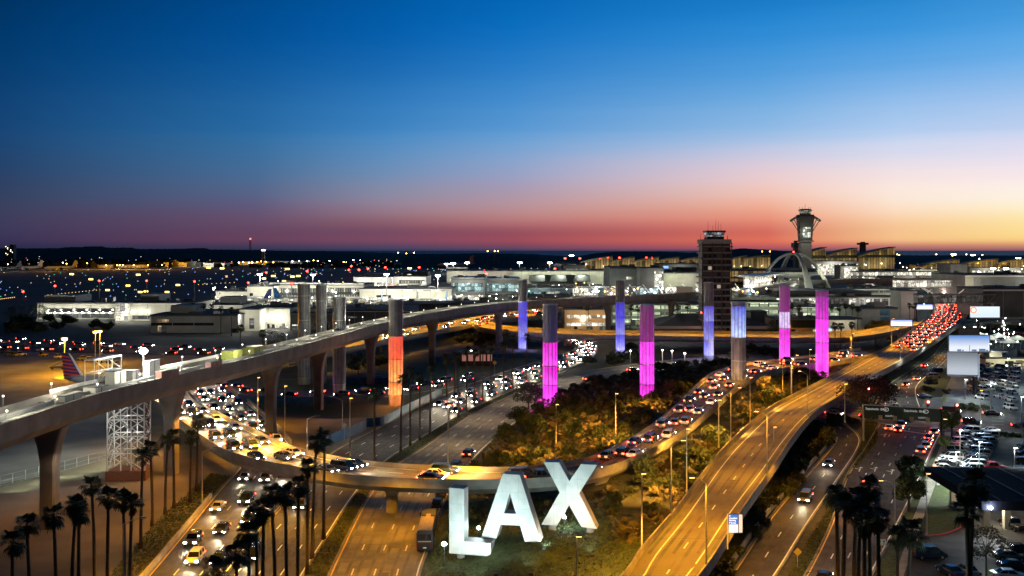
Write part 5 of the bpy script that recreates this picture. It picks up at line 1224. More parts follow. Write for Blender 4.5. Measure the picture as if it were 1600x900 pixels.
# ============================================================ BUILDINGS
w_bright = litwin('glazing_bright_white', (1.0, .95, .78), 2.2, 3, 3.2, .15, .08)
w_warm = litwin('glazing_warm', (1.0, .72, .38), 1.5, 3, 3.0, .45, .1)
w_amber = litwin('glazing_amber', (1.0, .62, .2), .55, 6, 30, .25, .2, .05)
w_cool = litwin('glazing_cool', (.62, .95, .95), 1.2, 3, 3.2, .35, .08)
w_green = litwin('glazing_garage', (.85, 1.0, .62), 1.3, 6, 3.0, .3, .12, .15)
w_fin = litwin('glazing_fins', (1.0, .93, .68), 1.0, 2.2, 6, .4, .42)
w_dim = litwin('glazing_dim', (.9, .9, .8), .35, 3, 3, .6, .1)
w_dark = mat('glazing_dark', (.015, .018, .022), .15, 0)
def bld(label, x0, x1, yb, yt, dep, wall=greyw, yaw=0.0, roof=roofm, wins=(), lamps=(), tops=(), cat='building', name='terminal_building', z=0.0, over=.4):
    Z = F * (CH - z) / (yb - HY); X0 = (x0 - CX) * Z / F; X1 = (x1 - CX) * Z / F; W = X1 - X0; Hh = (yb - yt) * Z / F
    t = thing(name, label, cat, (X0, Z, z), yaw)
    MB().mat(wall).box(0, W, 0, dep, -.3, Hh).build('wall', t)
    MB().mat(roof).box(-over, W + over, -over, dep + over, Hh + .004, Hh + .6).build('roof', t)
    for u0, u1, v0, v1, m in wins:
        MB().mat(m).box(W * u0, W * u1, -.09, .05, Hh * v0, Hh * v1).build('window', t)
        fr = MB().mat(steel)
    for u0, u1, hh_, d0, d1, m in tops:
        MB().mat(m).box(W * u0, W * u1, dep * d0, dep * d1, Hh + .61, Hh + .6 + hh_).build('roof_block', t)
    rq = random.Random(int(x0 * 7 + yb))
    if W > 18 and name != 'hangar':
        for k in range(rq.randint(3, 8)):
            a_ = rq.uniform(.03, .85) * W; w_ = rq.uniform(1.5, 7); d_ = rq.uniform(.05, .6) * dep
            MB().mat(rq.choice((greyw, slate, concd, roofl, steel))).box(a_, min(a_ + w_, W), d_, d_ + rq.uniform(1.5, 5), Hh + .61, Hh + .6 + rq.uniform(.8, 3.0)).build('roof_unit', t)
        for k in range(rq.randint(2, 6)):
            a_ = rq.uniform(.02, .92) * W
            MB().mat(rq.choice((w_dark, w_dark, w_dim, w_bright, w_warm))).box(a_, a_ + rq.uniform(1.5, 4.5), -.1, .05, .05, rq.uniform(2.0, 3.4)).build('bay_door', t)
        MB().mat(rq.choice((slate, greyw, white))).box(0, W, -.14, .0, Hh * .955, Hh * .995).build('cornice', t)
        if W > 40:
            for k in range(1, int(W // 12)): MB().mat(greyw).box(k * 12 - .15, k * 12 + .15, -.13, -.001, 0, Hh * .95).build('pilaster', t)
    c, s = math.cos(yaw), math.sin(yaw)
    for u, v, dist, col, pw in lamps:
        lx, ly = W * u, -dist
        point((X0 + lx * c - ly * s, Z + lx * s + ly * c, z + Hh * v), col, pw, .4)
    return t, W, Hh, Z
def lamps_row(t, W, n, u0, u1, zz, gm, r=.5, name='wall_lamp'):
    for i in range(n):
        x = W * (u0 + (u1 - u0) * (i + .5) / n)
        o = MB().mat(gm).lathe([(r * .5, 0), (r, r * .4), (r, r), (r * .5, r * 1.4)], 8, (x, -.7, zz)).build(name, t)
        MB().mat(dsteel).box(x - .1, x + .1, -.7, -.09, zz + r * 1.4, zz + r * 1.4 + .15).build('bracket', o)
gl = glow('wall_lamp_glass', (1, .97, .82), 30)
LWH = (1.0, .96, .80)
t, W, Hh, Z = bld('long white hall with a row of round lamps over dark glazing', 58, 180, 498, 474, 45, cream, wins=((.12, .99, .42, .68, w_dark), (.02, .98, .05, .34, w_dim)), tops=((.05, .45, 4.5, .1, .7, greyw),), lamps=[((i + .5) / 6, .55, 7, LWH, 1500) for i in range(6)])
lamps_row(t, W, 10, .1, .98, Hh * .36, gl, .55)
t, W, Hh, Z = bld('bright glazed entrance block between two pale halls', 180, 201, 502, 474, 30, cream, wins=((.05, .95, .05, .97, w_bright),), lamps=((.5, .5, 8, LWH, 2500),))
t, W, Hh, Z = bld('wide pale hall with three wall lamps and dark roof block', 202, 300, 501, 474, 45, cream, tops=((.1, .4, 5, .2, .7, greyw),), wins=((.05, .4, .08, .3, w_dim),), lamps=((.15, .5, 12, LWH, 3000), (.45, .6, 14, LWH, 2500), (.8, .6, 14, LWH, 2500)))
lamps_row(t, W, 3, .02, .36, Hh * .5, gl, .6)
bld('dark grey warehouse with a recessed black strip and two lit windows', 236, 372, 520, 493, 55, greyw, wins=((.0, .72, .42, .58, w_dark), (.07, .2, .62, .78, w_warm), (.08, .12, .1, .4, w_warm)), tops=((.15, .42, 4.5, .2, .6, greyw),), lamps=((.3, 1.2, 30, LWH, 1800), (.8, 1.2, 30, LWH, 1800)), name='warehouse', cat='warehouse')
bld('pale flat hall behind the dark warehouse', 300, 378, 492, 477, 40, cream, lamps=((.3, .9, 14, LWH, 3500), (.8, .9, 14, LWH, 3500)), tops=((.5, .9, 5, .2, .7, slate),))
t, W, Hh, Z = bld('whitewashed block with a service stair beside dark warehouse', 374, 405, 517, 484, 40, cream, lamps=((.5, .8, 12, LWH, 4200),), wins=((.1, .2, .02, .4, w_dark), (.5, .75, .1, .6, w_dim)))
t, W, Hh, Z = bld('yellowish lit loading wall with three round lamps', 405, 453, 513, 482, 40, cream, wins=((.05, .95, .0, .12, w_bright),), lamps=((.2, .6, 10, LWH, 3500), (.5, .6, 10, LWH, 3500), (.85, .6, 10, LWH, 3500)))
lamps_row(t, W, 3, .15, .8, Hh * .55, gl, .6)
bld('low slate block with small lettered wall panel left of slim grey pylon', 454, 521, 516, 490, 40, slate, wins=((.04, .3, .28, .34, w_bright), (.55, .9, .2, .45, w_dim)), name='cargo_building', cat='warehouse')
bld('low slate block with a pale sign strip right of the third grey pylon', 522, 640, 514, 486, 60, slate, wins=((.12, .3, .62, .7, w_dim), (.4, .46, .1, .5, w_dim), (.6, .66, .1, .5, w_dim)), name='cargo_building', cat='warehouse')
bld('blank dark grey guide wall building below the glazed gate hall', 630, 800, 500, 476, 40, slate, yaw=.12, wins=((.02, .98, .02, .1, w_dim),), name='cargo_building', cat='warehouse')
# concourses
def conc_b(*a, **k): return bld(*a, **k)
LB = LWH
conc_b('short pale concourse end with bright lamps at its tip', 337, 400, 471, 455, 60, cream, wins=((.02, .12, .1, .9, w_bright), (.15, .95, .1, .3, w_dim)), lamps=((.1, .8, 12, LB, 6000), (.6, .9, 16, LB, 5000)))
conc_b('boxy cream gate block with loading doors left of the finned concourse', 386, 428, 474, 447, 60, cream, wins=((.1, .22, .3, .6, w_dark), (.7, .85, .3, .6, w_dark), (.3, .6, .04, .24, w_warm)), lamps=((.3, .8, 14, LB, 7000), (.8, .8, 14, LB, 7000)))
conc_b('finned round concourse wall behind the two leftmost pylons', 427, 500, 472, 445, 70, cream, wins=((.02, .98, .12, .8, w_fin),), lamps=((.2, .6, 18, LB, 8000), (.6, .6, 18, LB, 8000), (.95, .6, 18, LB, 6000)), tops=((.0, 1, 1.2, 0, .1, white),))
conc_b('finned concourse wall right of the slim grey pylon', 501, 568, 471, 446, 70, cream, wins=((.02, .98, .3, .85, w_fin), (.02, .6, .03, .25, w_dim)), lamps=((.2, .6, 18, LB, 8000), (.7, .6, 18, LB, 8000)), tops=((.0, 1, 1.4, 0, .1, white),))
t, W, Hh, Z = conc_b('long beige concourse with loading bays and a white light strip on top', 562, 706, 476, 452, 60, cream, wins=((.18, .34, .4, .62, w_dark), (.0, .12, .05, .3, w_warm), (.36, .56, .03, .28, w_bright), (.62, .98, .03, .3, w_warm), (.45, .99, .88, .98, w_bright)), lamps=[((i + .5) / 5, .7, 16, LB, 7000) for i in range(5)])
conc_b('far white hall with bright low wall left of the gate hall', 552, 612, 447, 433, 80, white, wins=((.3, .98, .1, .4, w_bright),), lamps=((.2, .7, 20, LB, 14000), (.7, .7, 20, LB, 14000)), tops=((.2, .8, 4, .3, .8, greyw),))
conc_b('far white hall with a colonnade of lit bays', 613, 666, 446, 432, 80, white, wins=((.2, .95, .2, .6, w_fin),), lamps=((.3, .7, 20, LB, 14000), (.8, .7, 20, LB, 12000)), tops=((.3, 1.0, 5, .3, .8, slate),))
conc_b('glazed gate hall with teal lit upper floor and white base', 705, 758, 470, 435, 70, greyw, wins=((.06, .94, .42, .8, w_cool), (.06, .94, .04, .24, w_bright)), lamps=((.5, .8, 14, LB, 6000),), roof=white)
conc_b('long glazed gate wing with teal light running behind the guideway', 759, 812, 466, 436, 70, greyw, wins=((.04, .98, .35, .75, w_cool), (.04, .98, .04, .22, w_dim)), lamps=((.5, .9, 16, LB, 4000),), roof=white)
conc_b('far beige satellite hall with a bright round corner', 698, 800, 441, 423, 90, cream, wins=((.05, .95, .1, .25, w_bright),), lamps=((.15, .7, 22, LB, 16000), (.5, .7, 22, LB, 9000), (.85, .7, 22, LB, 9000)), tops=((0, .3, 4, .1, .6, white),))
t, W, Hh, Z = conc_b('cream hall with three dark rooftop units behind the left blue pylon', 800, 952, 449, 423, 60, cream, wins=((.02, .98, .05, .2, w_dim),), lamps=[((i + .5) / 5, .75, 18, (.95, 1, .75), 9000) for i in range(5)])
for k, (a, b) in enumerate(((.17, .34), (.39, .56), (.63, .80))):
    MB().mat(slate).prism([(W * a, 1.5), (W * b, 1.5), (W * b - 1.5, Hh * .45), (W * a + 1.5, Hh * .45)], 0, 14, Matrix.Translation((0, -14.2, Hh * .3)) @ Matrix.Rotation(PI / 2, 4, 'X') @ Matrix.Diagonal((1, 1, -1, 1))).build('rooftop_unit', t)
bld('low blue grey shed row in front of the cream hall', 800, 950, 462, 450, 40, mat('blue_grey_wall', (.22, .27, .32), .7, .1, .2), lamps=((.3, 1.4, 12, (.8, 1, .9), 4500), (.75, 1.4, 12, (.8, 1, .9), 4500)), wins=((.1, .3, .1, .5, w_cool), (.35, .5, .1, .5, w_bright)), name='shed', cat='shed')
bld('low dark blue roofed shed beside the left blue pylon', 826, 905, 474, 463, 40, mat('navy_wall', (.04, .07, .16), .7, .1, .2), wins=((.1, .9, .1, .3, w_cool),), name='shed', cat='shed')
bld('large dark grey box hall with a pale wall panel', 953, 1000, 462, 418, 70, greyw, wins=((.55, .74, .58, .68, w_bright),), name='terminal_hall', lamps=((.3, .4, 18, LB, 2200),))
bld('grey side hall adjoining the box hall, lit at its right end', 1000, 1037, 464, 419, 50, greyw, wins=((.62, .98, .25, .9, w_bright),), name='terminal_hall', lamps=((.8, .6, 14, LB, 4500),))
bld('low white lit hall right of the box hall', 1037, 1092, 456, 426, 50, cream, wins=((.05, .5, .05, .25, w_bright),), lamps=((.2, .7, 14, (.95, 1, .7), 6500), (.7, .7, 14, LB, 4500)), tops=((.4, 1, 5, .3, .8, slate),))
bld('distant grey hall with a blue lit sign left of the old tower', 1030, 1095, 436, 412, 60, greyw, wins=((.1, .22, .7, .85, glow('blue_sign', (.2, .4, 1), 2)), (.05, .95, .05, .15, w_bright)), lamps=((.5, .7, 20, LB, 7000),))
bld('long amber slatted hall between old tower and theme building', 1139, 1210, 447, 421, 60, mat('amber_slat_wall', (.25, .13, .05), .7, .1, .2), wins=((.02, .98, .1, .45, w_amber), (.02, .98, .55, .9, w_amber)), name='terminal_hall')
bld('small brightly lit white pavilion right of the new tower', 1313, 1341, 437, 415, 30, cream, wins=((.2, .95, .15, .85, w_bright),), lamps=((.5, .7, 12, LB, 5000),), name='pavilion', cat='pavilion')
bld('long white lit concourse front below the wave roofs', 1265, 1342, 430, 408, 60, white, wins=((.02, .98, .05, .8, w_bright),), lamps=((.5, .9, 22, LB, 15000),))
bld('pale service hall right of the small pavilion', 1342, 1412, 438, 424, 50, greyw, wins=((.1, .9, .1, .3, w_bright), (.45, .6, .4, .75, w_amber)), lamps=((.3, .7, 15, LB, 4000), (.8, .7, 15, LB, 4000)))
# far lit industrial fronts beyond the airfield
for k, (a, b, yb, yt, m, col, pw) in enumerate(((255, 300, 417, 410, cream, SOD, 26000), (300, 352, 417, 411, white, LWH, 22000), (372, 420, 414, 409, cream, SOD, 20000), (424, 470, 413, 408, greyw, LWH, 12000), (590, 625, 410, 408, white, LWH, 25000), (1420, 1470, 420, 414, greyw, SOD, 9000), (1520, 1600, 424, 414, cream, SOD, 9000), (880, 930, 424, 415, slate, LWH, 6000), (860, 905, 418, 411, greyw, LWH, 6000), (150, 240, 418, 414, cream, SOD, 20000))):
    bld('far low hangar under bright lamps across the airfield, %s of its line' % ORD[k], a, b, yb, yt, 80, m, lamps=((.25, 1.2, 35, col, pw * 1.6), (.75, 1.2, 35, col, pw * 1.6)), name='hangar', cat='hangar', wins=((.1, .8, .1, .4, w_warm if col is SOD else w_bright),))
# curved wing roofs
def wing(label, x0, x1, yl, yr, yb, dep, warm, name='wave_roof_hall', under=w_amber):
    Z = F * CH / (yb - HY) if yb else 1500; s = Z / F
    X0, X1 = (x0 - CX) * s, (x1 - CX) * s; zl, zr = CH - (yl - HY) * s, CH - (yr - HY) * s
    t = thing(name, label, 'terminal', (X0, Z, 0)); W = X1 - X0; n = 14
    def zf(u): return zl + (zr - zl) * (u ** .85) + math.sin(u * PI) * (zr - zl) * .10
    top = [(W * k / n, zf(k / n)) for k in range(n + 1)]
    poly = top + [(x - .5, z - 1.6 - 1.5 * (1 - i / n)) for i, (x, z) in reversed(list(enumerate(top)))]
    M = Matrix.Rotation(PI / 2, 4, 'X') @ Matrix.Diagonal((1, 1, -1, 1))
    MB().mat(roofl).prism(poly, -4, dep, M).build('roof', t)
    g = [(W * .1, 0.5)] + [(W * .97, .5)] + [(x - 1, z - 2.6) for x, z in reversed(top[2:])]
    MB().mat(under).prism(g, 0, .5, M).build('window', t)
    MB().mat(mat('warm_soffit', (.4, .3, .12), .7)).prism([(x * .95 + W * .03, z - 3.2) for x, z in top[1:]] + [(x * .95 + W * .03, z - 4.0) for x, z in reversed(top[1:])], -1.5, -.3, M).build('soffit', t)
    for u in (.3, .7): point((X0 + W * u, Z - 8, zf(u) * .35), (1, .75, .3), warm, .5)
    return t
wing('rearmost wave roofed hall, mostly behind the new control tower', 1245, 1291, 404, 386, 428, 40, 14000)
wing('middle wave roofed hall rising to the right', 1284, 1340, 401, 387, 426, 40, 14000)
wing('largest wave roofed hall, its roof edge rising highest at right', 1334, 1399, 402, 385.5, 424, 40, 16000)
for k, (a, b, yl, yr) in enumerate(((908, 958, 409, 400), (950, 992, 410, 400.5), (986, 1030, 409, 401), (1022, 1062, 408, 401), (1060, 1095, 407, 401), (1140, 1168, 405, 399), (1160, 1205, 404, 398), (1440, 1500, 414, 404), (1500, 1560, 412, 404), (1556, 1600, 411, 404))):
    wing('distant amber lit curved roof hall, %s counting from the left' % ORD[k], a, b, yl, yr, 424, 30, 6000)
# office, garages, near terminals
t, W, Hh, Z = bld('orange lit two storey office with white windows behind the magenta pylon', 882, 955, 519, 484, 30, mat('tan_wall', (.42, .30, .19), .8, .08, .2), wins=((.05, .95, .62, .76, w_bright), (.05, .95, .28, .42, w_bright)), lamps=((.25, .7, 8, (1, .7, .35), 1800), (.75, .7, 8, (1, .7, .35), 1800)), name='office_building')
lamps_row(t, W, 1, .3, .5, Hh * .52, gl, .9)
def garage(label, x0, x1, yb, yt, n, dep, m=w_green, wall=greyw, lp=2500):
    t, W, Hh, Z = bld(label, x0, x1, yb, yt, dep, wall, wins=[(.01, .99, (k + .38) / n, (k + .9) / n, m) for k in range(n)], lamps=((.3, .6, 14, (.9, 1, .7), lp), (.75, .6, 14, (.9, 1, .7), lp)), name='parking_garage', cat='parking garage')
    for k in range(int(W // 11) + 1): MB().mat(conc).box(k * 11 - .3, k * 11 + .3, -.3, -.095, 0, Hh).build('column', t)
garage('open sided parking garage with green white light right of the office', 955, 1092, 508, 476, 3, 50)
garage('parking garage decks between the old tower and lilac pylon', 1140, 1222, 506, 472, 3, 50)
garage('parking garage decks behind the tall violet pylon', 1222, 1345, 504, 480, 3, 50, lp=3500)
garage('parking garage behind the guideway curve by the theme building', 1290, 1430, 478, 452, 3, 60, w_dim, lp=5000)
garage('garage decks under the guideway left of the old tower', 870, 1000, 482, 470, 2, 40, w_dim)
t, W, Hh, Z = bld('long white bridging corridor with a row of square windows', 1212, 1402, 499, 464, 14, white, wins=[((i + .12) / 15, (i + .86) / 15, .62, .92, (w_bright if i in (0, 9, 10, 4) else w_dim)) for i in range(15)] + [(.02, .98, .0, .45, w_dark)], lamps=((.3, .8, 10, LB, 1800), (.8, .8, 10, LB, 1800)), tops=((.02, .45, 3.5, .2, 4, roofm), (.56, .8, 3, .2, 3, roofm)), name='corridor_building')
t, W, Hh, Z = bld('blank grey end wall with three blue mural panels', 1338, 1402, 516, 482, 30, greyw, wins=[(.58, .82, .04 + k * .32, .29 + k * .32, mat('blue_mural', (.04, .24, .42), .5, scale=.4, col2=(.02, .05, .10))) for k in range(3)], lamps=((.5, 1.0, 16, LB, 1500),), name='grey_building')
bld('small white gabled service building left of the boulevard palms', 1290, 1335, 527, 500, 26, white, wins=((.05, .2, .1, .5, glow('blue_lit_poster', (.4, .6, 1), 2)),), lamps=((.6, .8, 9, (1, .9, .6), 1400),), name='service_building')
bld('plain white low building with a brown door beside the grey end wall', 1306, 1346, 521, 499, 20, white, wins=((.3, .55, .0, .5, mat('brown_door', (.06, .03, .02), .7)),), name='service_building', lamps=((.5, .8, 9, (1, .9, .6), 500),))
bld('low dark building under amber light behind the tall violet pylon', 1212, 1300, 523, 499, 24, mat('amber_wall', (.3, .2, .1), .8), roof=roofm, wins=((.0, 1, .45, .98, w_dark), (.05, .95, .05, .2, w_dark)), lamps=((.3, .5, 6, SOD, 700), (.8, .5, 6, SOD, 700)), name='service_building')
# pitched dark roof
Z = F * CH / (524 - HY); s = Z / F
t = thing('low_hall', 'wide low hall with a dark hipped roof and pale pink fascia', 'hall', ((1025 - CX) * s, Z, 0)); W = 182 * s
MB().mat(slate).box(2, W - 2, 2, 40, -.3, 3.4).build('wall', t)
MB().mat(mat('pink_fascia', (.42, .33, .30), .7)).box(0, W, 0, 42, 3.41, 5.0).build('fascia', t)
MB().mat(roofm).loft([[Vector((.3, .3, 5.01)), Vector((W - .3, .3, 5.01)), Vector((W - .3, 41.7, 5.01)), Vector((.3, 41.7, 5.01))], [Vector((16, 18, 10.5)), Vector((W - 16, 18, 10.5)), Vector((W - 16, 24, 10.5)), Vector((16, 24, 10.5))]]).build('roof', t)
point(((1100 - CX) * s, Z - 8, 6), (1, .65, .5), 700)
bld('dark flat topped block on the hall by the ice blue pylon', 1173, 1199, 513, 488, 16, slate, name='service_building', lamps=())
# big buildings at the right
bld('tall grey box terminal with its lit left flank beside the road', 1508, 1640, 490, 430, 60, greyw, yaw=.0, wins=((.0, .1, .1, .95, mat('painted_lit_flank', (.5, .5, .42), .8)), (.7, .98, .55, .95, mat('pale_band', (.5, .55, .5), .7))), lamps=((.03, .7, 14, (1, .98, .75), 4200), (.75, .9, 14, LB, 3800), (.4, .5, 20, LB, 800)), name='terminal_hall')  # paler panel at the left end stands for light on the flank
bld('dark curved roof annex in front of the tall grey box', 1536, 1660, 512, 452, 36, slate, wins=((.7, .98, .1, .35, mat('tan_wall', (.42, .30, .19), .8)),), roof=roofm, name='terminal_hall', lamps=((.4, .7, 20, LB, 700),))
bld('narrow grey stair block at the left end of the truss bridge', 1408, 1433, 506, 455, 18, greyw, lamps=((.5, .7, 12, LB, 1200),), name='stair_block')
bld('grey slab building behind the far footbridge', 1485, 1511, 470, 413, 30, greyw, lamps=((.5, .7, 14, LB, 2200),), name='terminal_hall')
bld('low grey terminal roofs beyond the far footbridge', 1395, 1484, 452, 428, 60, greyw, wins=((.1, .9, .1, .35, w_bright), (.4, .5, .6, .9, w_amber)), lamps=((.3, .7, 14, LB, 6000), (.8, .7, 14, LB, 6000)))
for k, (a, b, yb, yt) in enumerate(((1515, 1600, 428, 418), (1420, 1480, 430, 421), (1350, 1400, 446, 438))):
    bld('lit white terminal front beyond the grey boxes, %s of three' % ORD[k], a, b, yb, yt, 50, cream, wins=((.05, .95, .1, .5, w_bright),), lamps=((.3, .7, 18, LB, 9000), (.8, .7, 18, LB, 9000)))
t, W, Hh, Z = bld('low tan wall building lit yellow behind the north lot', 1540, 1640, 572, 561, 12, cream, lamps=((.2, .8, 7, (1, .93, .6), 1500), (.6, .8, 7, (1, .93, .6), 1500)), wins=((.55, .9, .4, .75, mat('ivy_panel', (.1, .12, .02), .8)),), name='low_building')
# truss footbridges
def truss(label, x0, x1, yt, yb, Z, mm=wsteel, glass=None):
    a, b = D(x0, yb, Z), D(x1, yb, Z + 6); Hh = (yb - yt) * Z / F; L = (b - a).length
    t = thing('footbridge', label, 'footbridge', (a.x, a.y, a.z), math.atan2(b.y - a.y, b.x - a.x))
    mb = MB().mat(mm); n = max(4, int(L / Hh))
    for y in (0, 3.5):
        mb.bar((0, y, 0), (L, y, 0), .3, n=4); mb.bar((0, y, Hh), (L, y, Hh), .3, n=4)
        for k in range(n):
            xa, xb = L * k / n, L * (k + 1) / n
            mb.bar((xa, y, 0), (xa, y, Hh), .18, n=4); mb.bar((xa, y, 0 if k % 2 else Hh), (xb, y, Hh if k % 2 else 0), .18, n=4)
    mb.build('truss_frame', t)
    MB().mat(concd).box(0, L, .2, 3.3, -.25, .05).build('deck', t)
    MB().mat(roofl).box(0, L, -.2, 3.7, Hh + .31, Hh + .6).build('roof', t)
    if glass: MB().mat(glass).box(.3, L - .3, 3.2, 3.3, .3, Hh - .3).build('window', t)
    for x in (1, L - 1): MB().mat(conc).box(x - .5, x + .5, 1, 2.4, -a.z, -.26).build('support', t)
    return t
truss('near steel truss footbridge crossing the terminal road', 1432, 1556, 461, 474, 600, greyw, w_dim)
truss('white framed footbridge farther up the terminal road', 1398, 1508, 438, 449, 760, wsteel, w_bright)
truss('farthest small footbridge over the terminal road', 1330, 1485, 425, 431, 950, wsteel, w_bright)
# white mast frames over the road
for k, (px, py, Z, hh_) in enumerate(((1472, 486, 620, 12), (1488, 455, 760, 12), (1460, 449, 800, 11), (1500, 461, 700, 10), (1450, 438, 860, 10))):
    q = D(px, py, Z); t = thing('branching_mast', 'white slanted Y shaped mast over the terminal road, %s in line' % ORD[k], 'mast', q)
    t.location.z = 6
    mb = MB().mat(glow('glow_painted_mast', (1, .95, .85), .5)); mb.bar((0, 0, 0), (0, 0, hh_ * .5), .3, n=5); mb.bar((0, 0, hh_ * .5), (-hh_ * .8, 0, hh_), .25, n=5); mb.bar((0, 0, hh_ * .5), (hh_ * 1.1, 0, hh_ * 1.35), .25, n=5); mb.build('mast', t)  # glow in the mast material stands for light falling on it
for i in range(9):
    q = D(1440 + i * 8, 478 - i * 5, 620 + i * 40); point((q.x, q.y, 14), (1, .55, .45), 2600, .5)
# people mover station and its slanting white struts
p, h = GP.at(gfind(1195), .5)
t = thing('train_station', 'bright glass train station with a flat white roof on the guideway', 'station', (p.x, p.y, GZ), h)
MB().mat(w_bright).box(-34, 34, 1, 8, .4, 8).build('window', t)
MB().mat(white).box(-44, 40, -7, 12, 8.01, 9.2).build('roof', t)
for x in range(-32, 33, 8): MB().mat(white).box(x - .25, x + .25, .5, .95, .4, 8).build('column', t)
point((p.x - 8, p.y - 10, GZ + 6), LWH, 4500); point((p.x + 18, p.y - 4, GZ + 6), LWH, 3500); point((p.x - 30, p.y - 12, GZ + 4), LWH, 3500)
t = thing('platform_frame', 'row of slanting white struts over the glittering station deck', 'station', D(838, 478, 640)); t.location.z = 15
L = 150; 
MB().mat(concd).box(-4, L, 0, 26, 0, 1.6).build('deck', t)
for i in range(17):
    x = 2 + i * 8.6; MB().mat(wsteel).bar((x + 3, 3 + i, 1.6), (x - 3, 3 + i, 9.5), .3, n=5).build('strut', t)
for i in range(6): MB().mat((w_bright, w_warm, w_cool)[i % 3]).box(24 + i * 20, 40 + i * 20, 20, 20.4, 2, 6.5).build('window', t)
MB().mat(roofl).box(-6, L * .45, 14, 26, 7.2, 8).build('roof', t)
for x in (30, 75, 120): MB().mat(conc).box(x - 1.2, x + 1.2, 10, 13, -15, -.01).build('pier', t)
MB().mat(mat('pink_box', (.45, .32, .3), .7)).box(88, 98, 2, 8, 1.61, 8).build('pink_box', t)
for i in range(12): 
    q = t.location + Vector((30 + i * 10, 8 + R_.random() * 8, 6.5)); point(q, (.95, .95, 1) if i % 2 else (1, .85, .5), 1800, .3)
for i in range(34):
    q = Vector((26 + i * 3.6, 4 + R_.random() * 14, 3.2 + R_.random() * 3.4)); MB().mat(R_.choice((g_w2, gl, g_sod, glow('blue_white_lamp', (.6, .65, 1), 60)))).lathe([(.15, 0), (.42, .25), (.42, .5), (.15, .75)], 7, tuple(q)).build('lamp', t)
bld('long pale ramp roof rising towards the station struts', 800, 935, 487, 466, 10, roofl, yaw=.25, name='ramp_building', wins=((.0, .5, .3, .6, w_warm),), lamps=((.3, .8, 10, LB, 900),))

# ============================================================ TOWERS
# old control tower
Z = 560.0; s = Z / F; X0 = (1116 - CX) * s
t = thing('old_control_tower', 'dark slab sided old control tower with many floors and antennas', 'control tower', (X0, Z, 0)); hw = 23.5 * s; dk = mat('tower_dark_panel', (.03, .027, .027), .6, scale=.6, col2=(.06, .052, .05))
zt = CH - (381 - HY) * s
MB().mat(dk).box(-hw * .9, hw * .9, -hw * .8, hw * .8, -.3, zt).build('core', t)
nf = 15
for k in range(nf):
    z = 1.5 + (zt - 3) * k / (nf - 1)
    MB().mat(mat('floor_slab', (.22, .195, .19), .8)).box(-hw * (1 if k % 3 else 1.07), hw * (1 if (k + 1) % 3 else 1.06), -hw * .92, hw * .92, z - .3, z + .3).build('floor_slab', t)
    for j in range(6):
        u = -hw * .88 + j * hw * 1.76 / 6; lit = R_.random()
        m = glow('small_lit_window', (1, .8, .6), .35) if lit < .045 else w_dark if lit < .6 else mat('window_grey', (.05, .047, .05), .4)
        if k < nf - 1: MB().mat(m).box(u + .25, u + hw * 1.76 / 6 - .25, -hw * .8 - .06, -hw * .8 + .02, z + .7, z + (zt - 3) / (nf - 1) - .75).build('window', t)
for j in range(4):
    u = -hw * .96 + j * hw * 1.92 / 3; MB().mat(dk).box(u - .25, u + .25, -hw * .93 - .2, -hw * .93 - .02, -.3, zt + .5).build('mullion', t)
MB().mat(greyw).box(-hw * .97, hw * .97, -hw * .85, hw * .85, zt + .01, zt + 2.4).build('parapet', t)
MB().mat(dk).box(-hw * .55, hw * .55, -hw * .5, hw * .5, zt + 2.41, zt + 4).build('cab_base', t)
cab = MB().mat(litwin('cab_glass', (.9, .95, 1), .5, 1.5, 3, .3, .15)); a, b = hw * .5, hw * .6
cab.loft([[Vector((-a, -a, zt + 4.01)), Vector((a, -a, zt + 4.01)), Vector((a, a, zt + 4.01)), Vector((-a, a, zt + 4.01))], [Vector((-b, -b, zt + 6.2)), Vector((b, -b, zt + 6.2)), Vector((b, b, zt + 6.2)), Vector((-b, b, zt + 6.2))]]).build('cab', t)
MB().mat(dk).box(-b - .3, b + .3, -b - .3, b + .3, zt + 6.21, zt + 7.2).build('cab_roof', t)
for x, y, h in ((-3.4, 0, 5), (-.6, 1, 3), (.8, 0, 6), (2.0, -1, 5), (3.7, 0, 4), (-6, -3, 2), (-7.5, 0, 3), (6.8, -2, 2.5), (7.6, 1, 2)):
    top = zt + 7.2 if abs(x) < 4.2 else zt + 2.4
    MB().mat(dsteel).bar((x, y, top), (x, y, top + h), .12, .05, 5).build('antenna', t)
for x, z in ((-hw - .2, 12), (hw + .2, 14)): MB().mat(g_red).lathe([(.15, 0), (.45, .2), (.45, .5), (.1, .7)], 8, (x, -hw * .9, z)).build('beacon', t)
for a_, b_ in ((-30, 20), (30, 25)): point((X0 + a_, Z - 40, b_), (1, .75, .7), 3800)  # added fill lights for the tower face, no fixtures
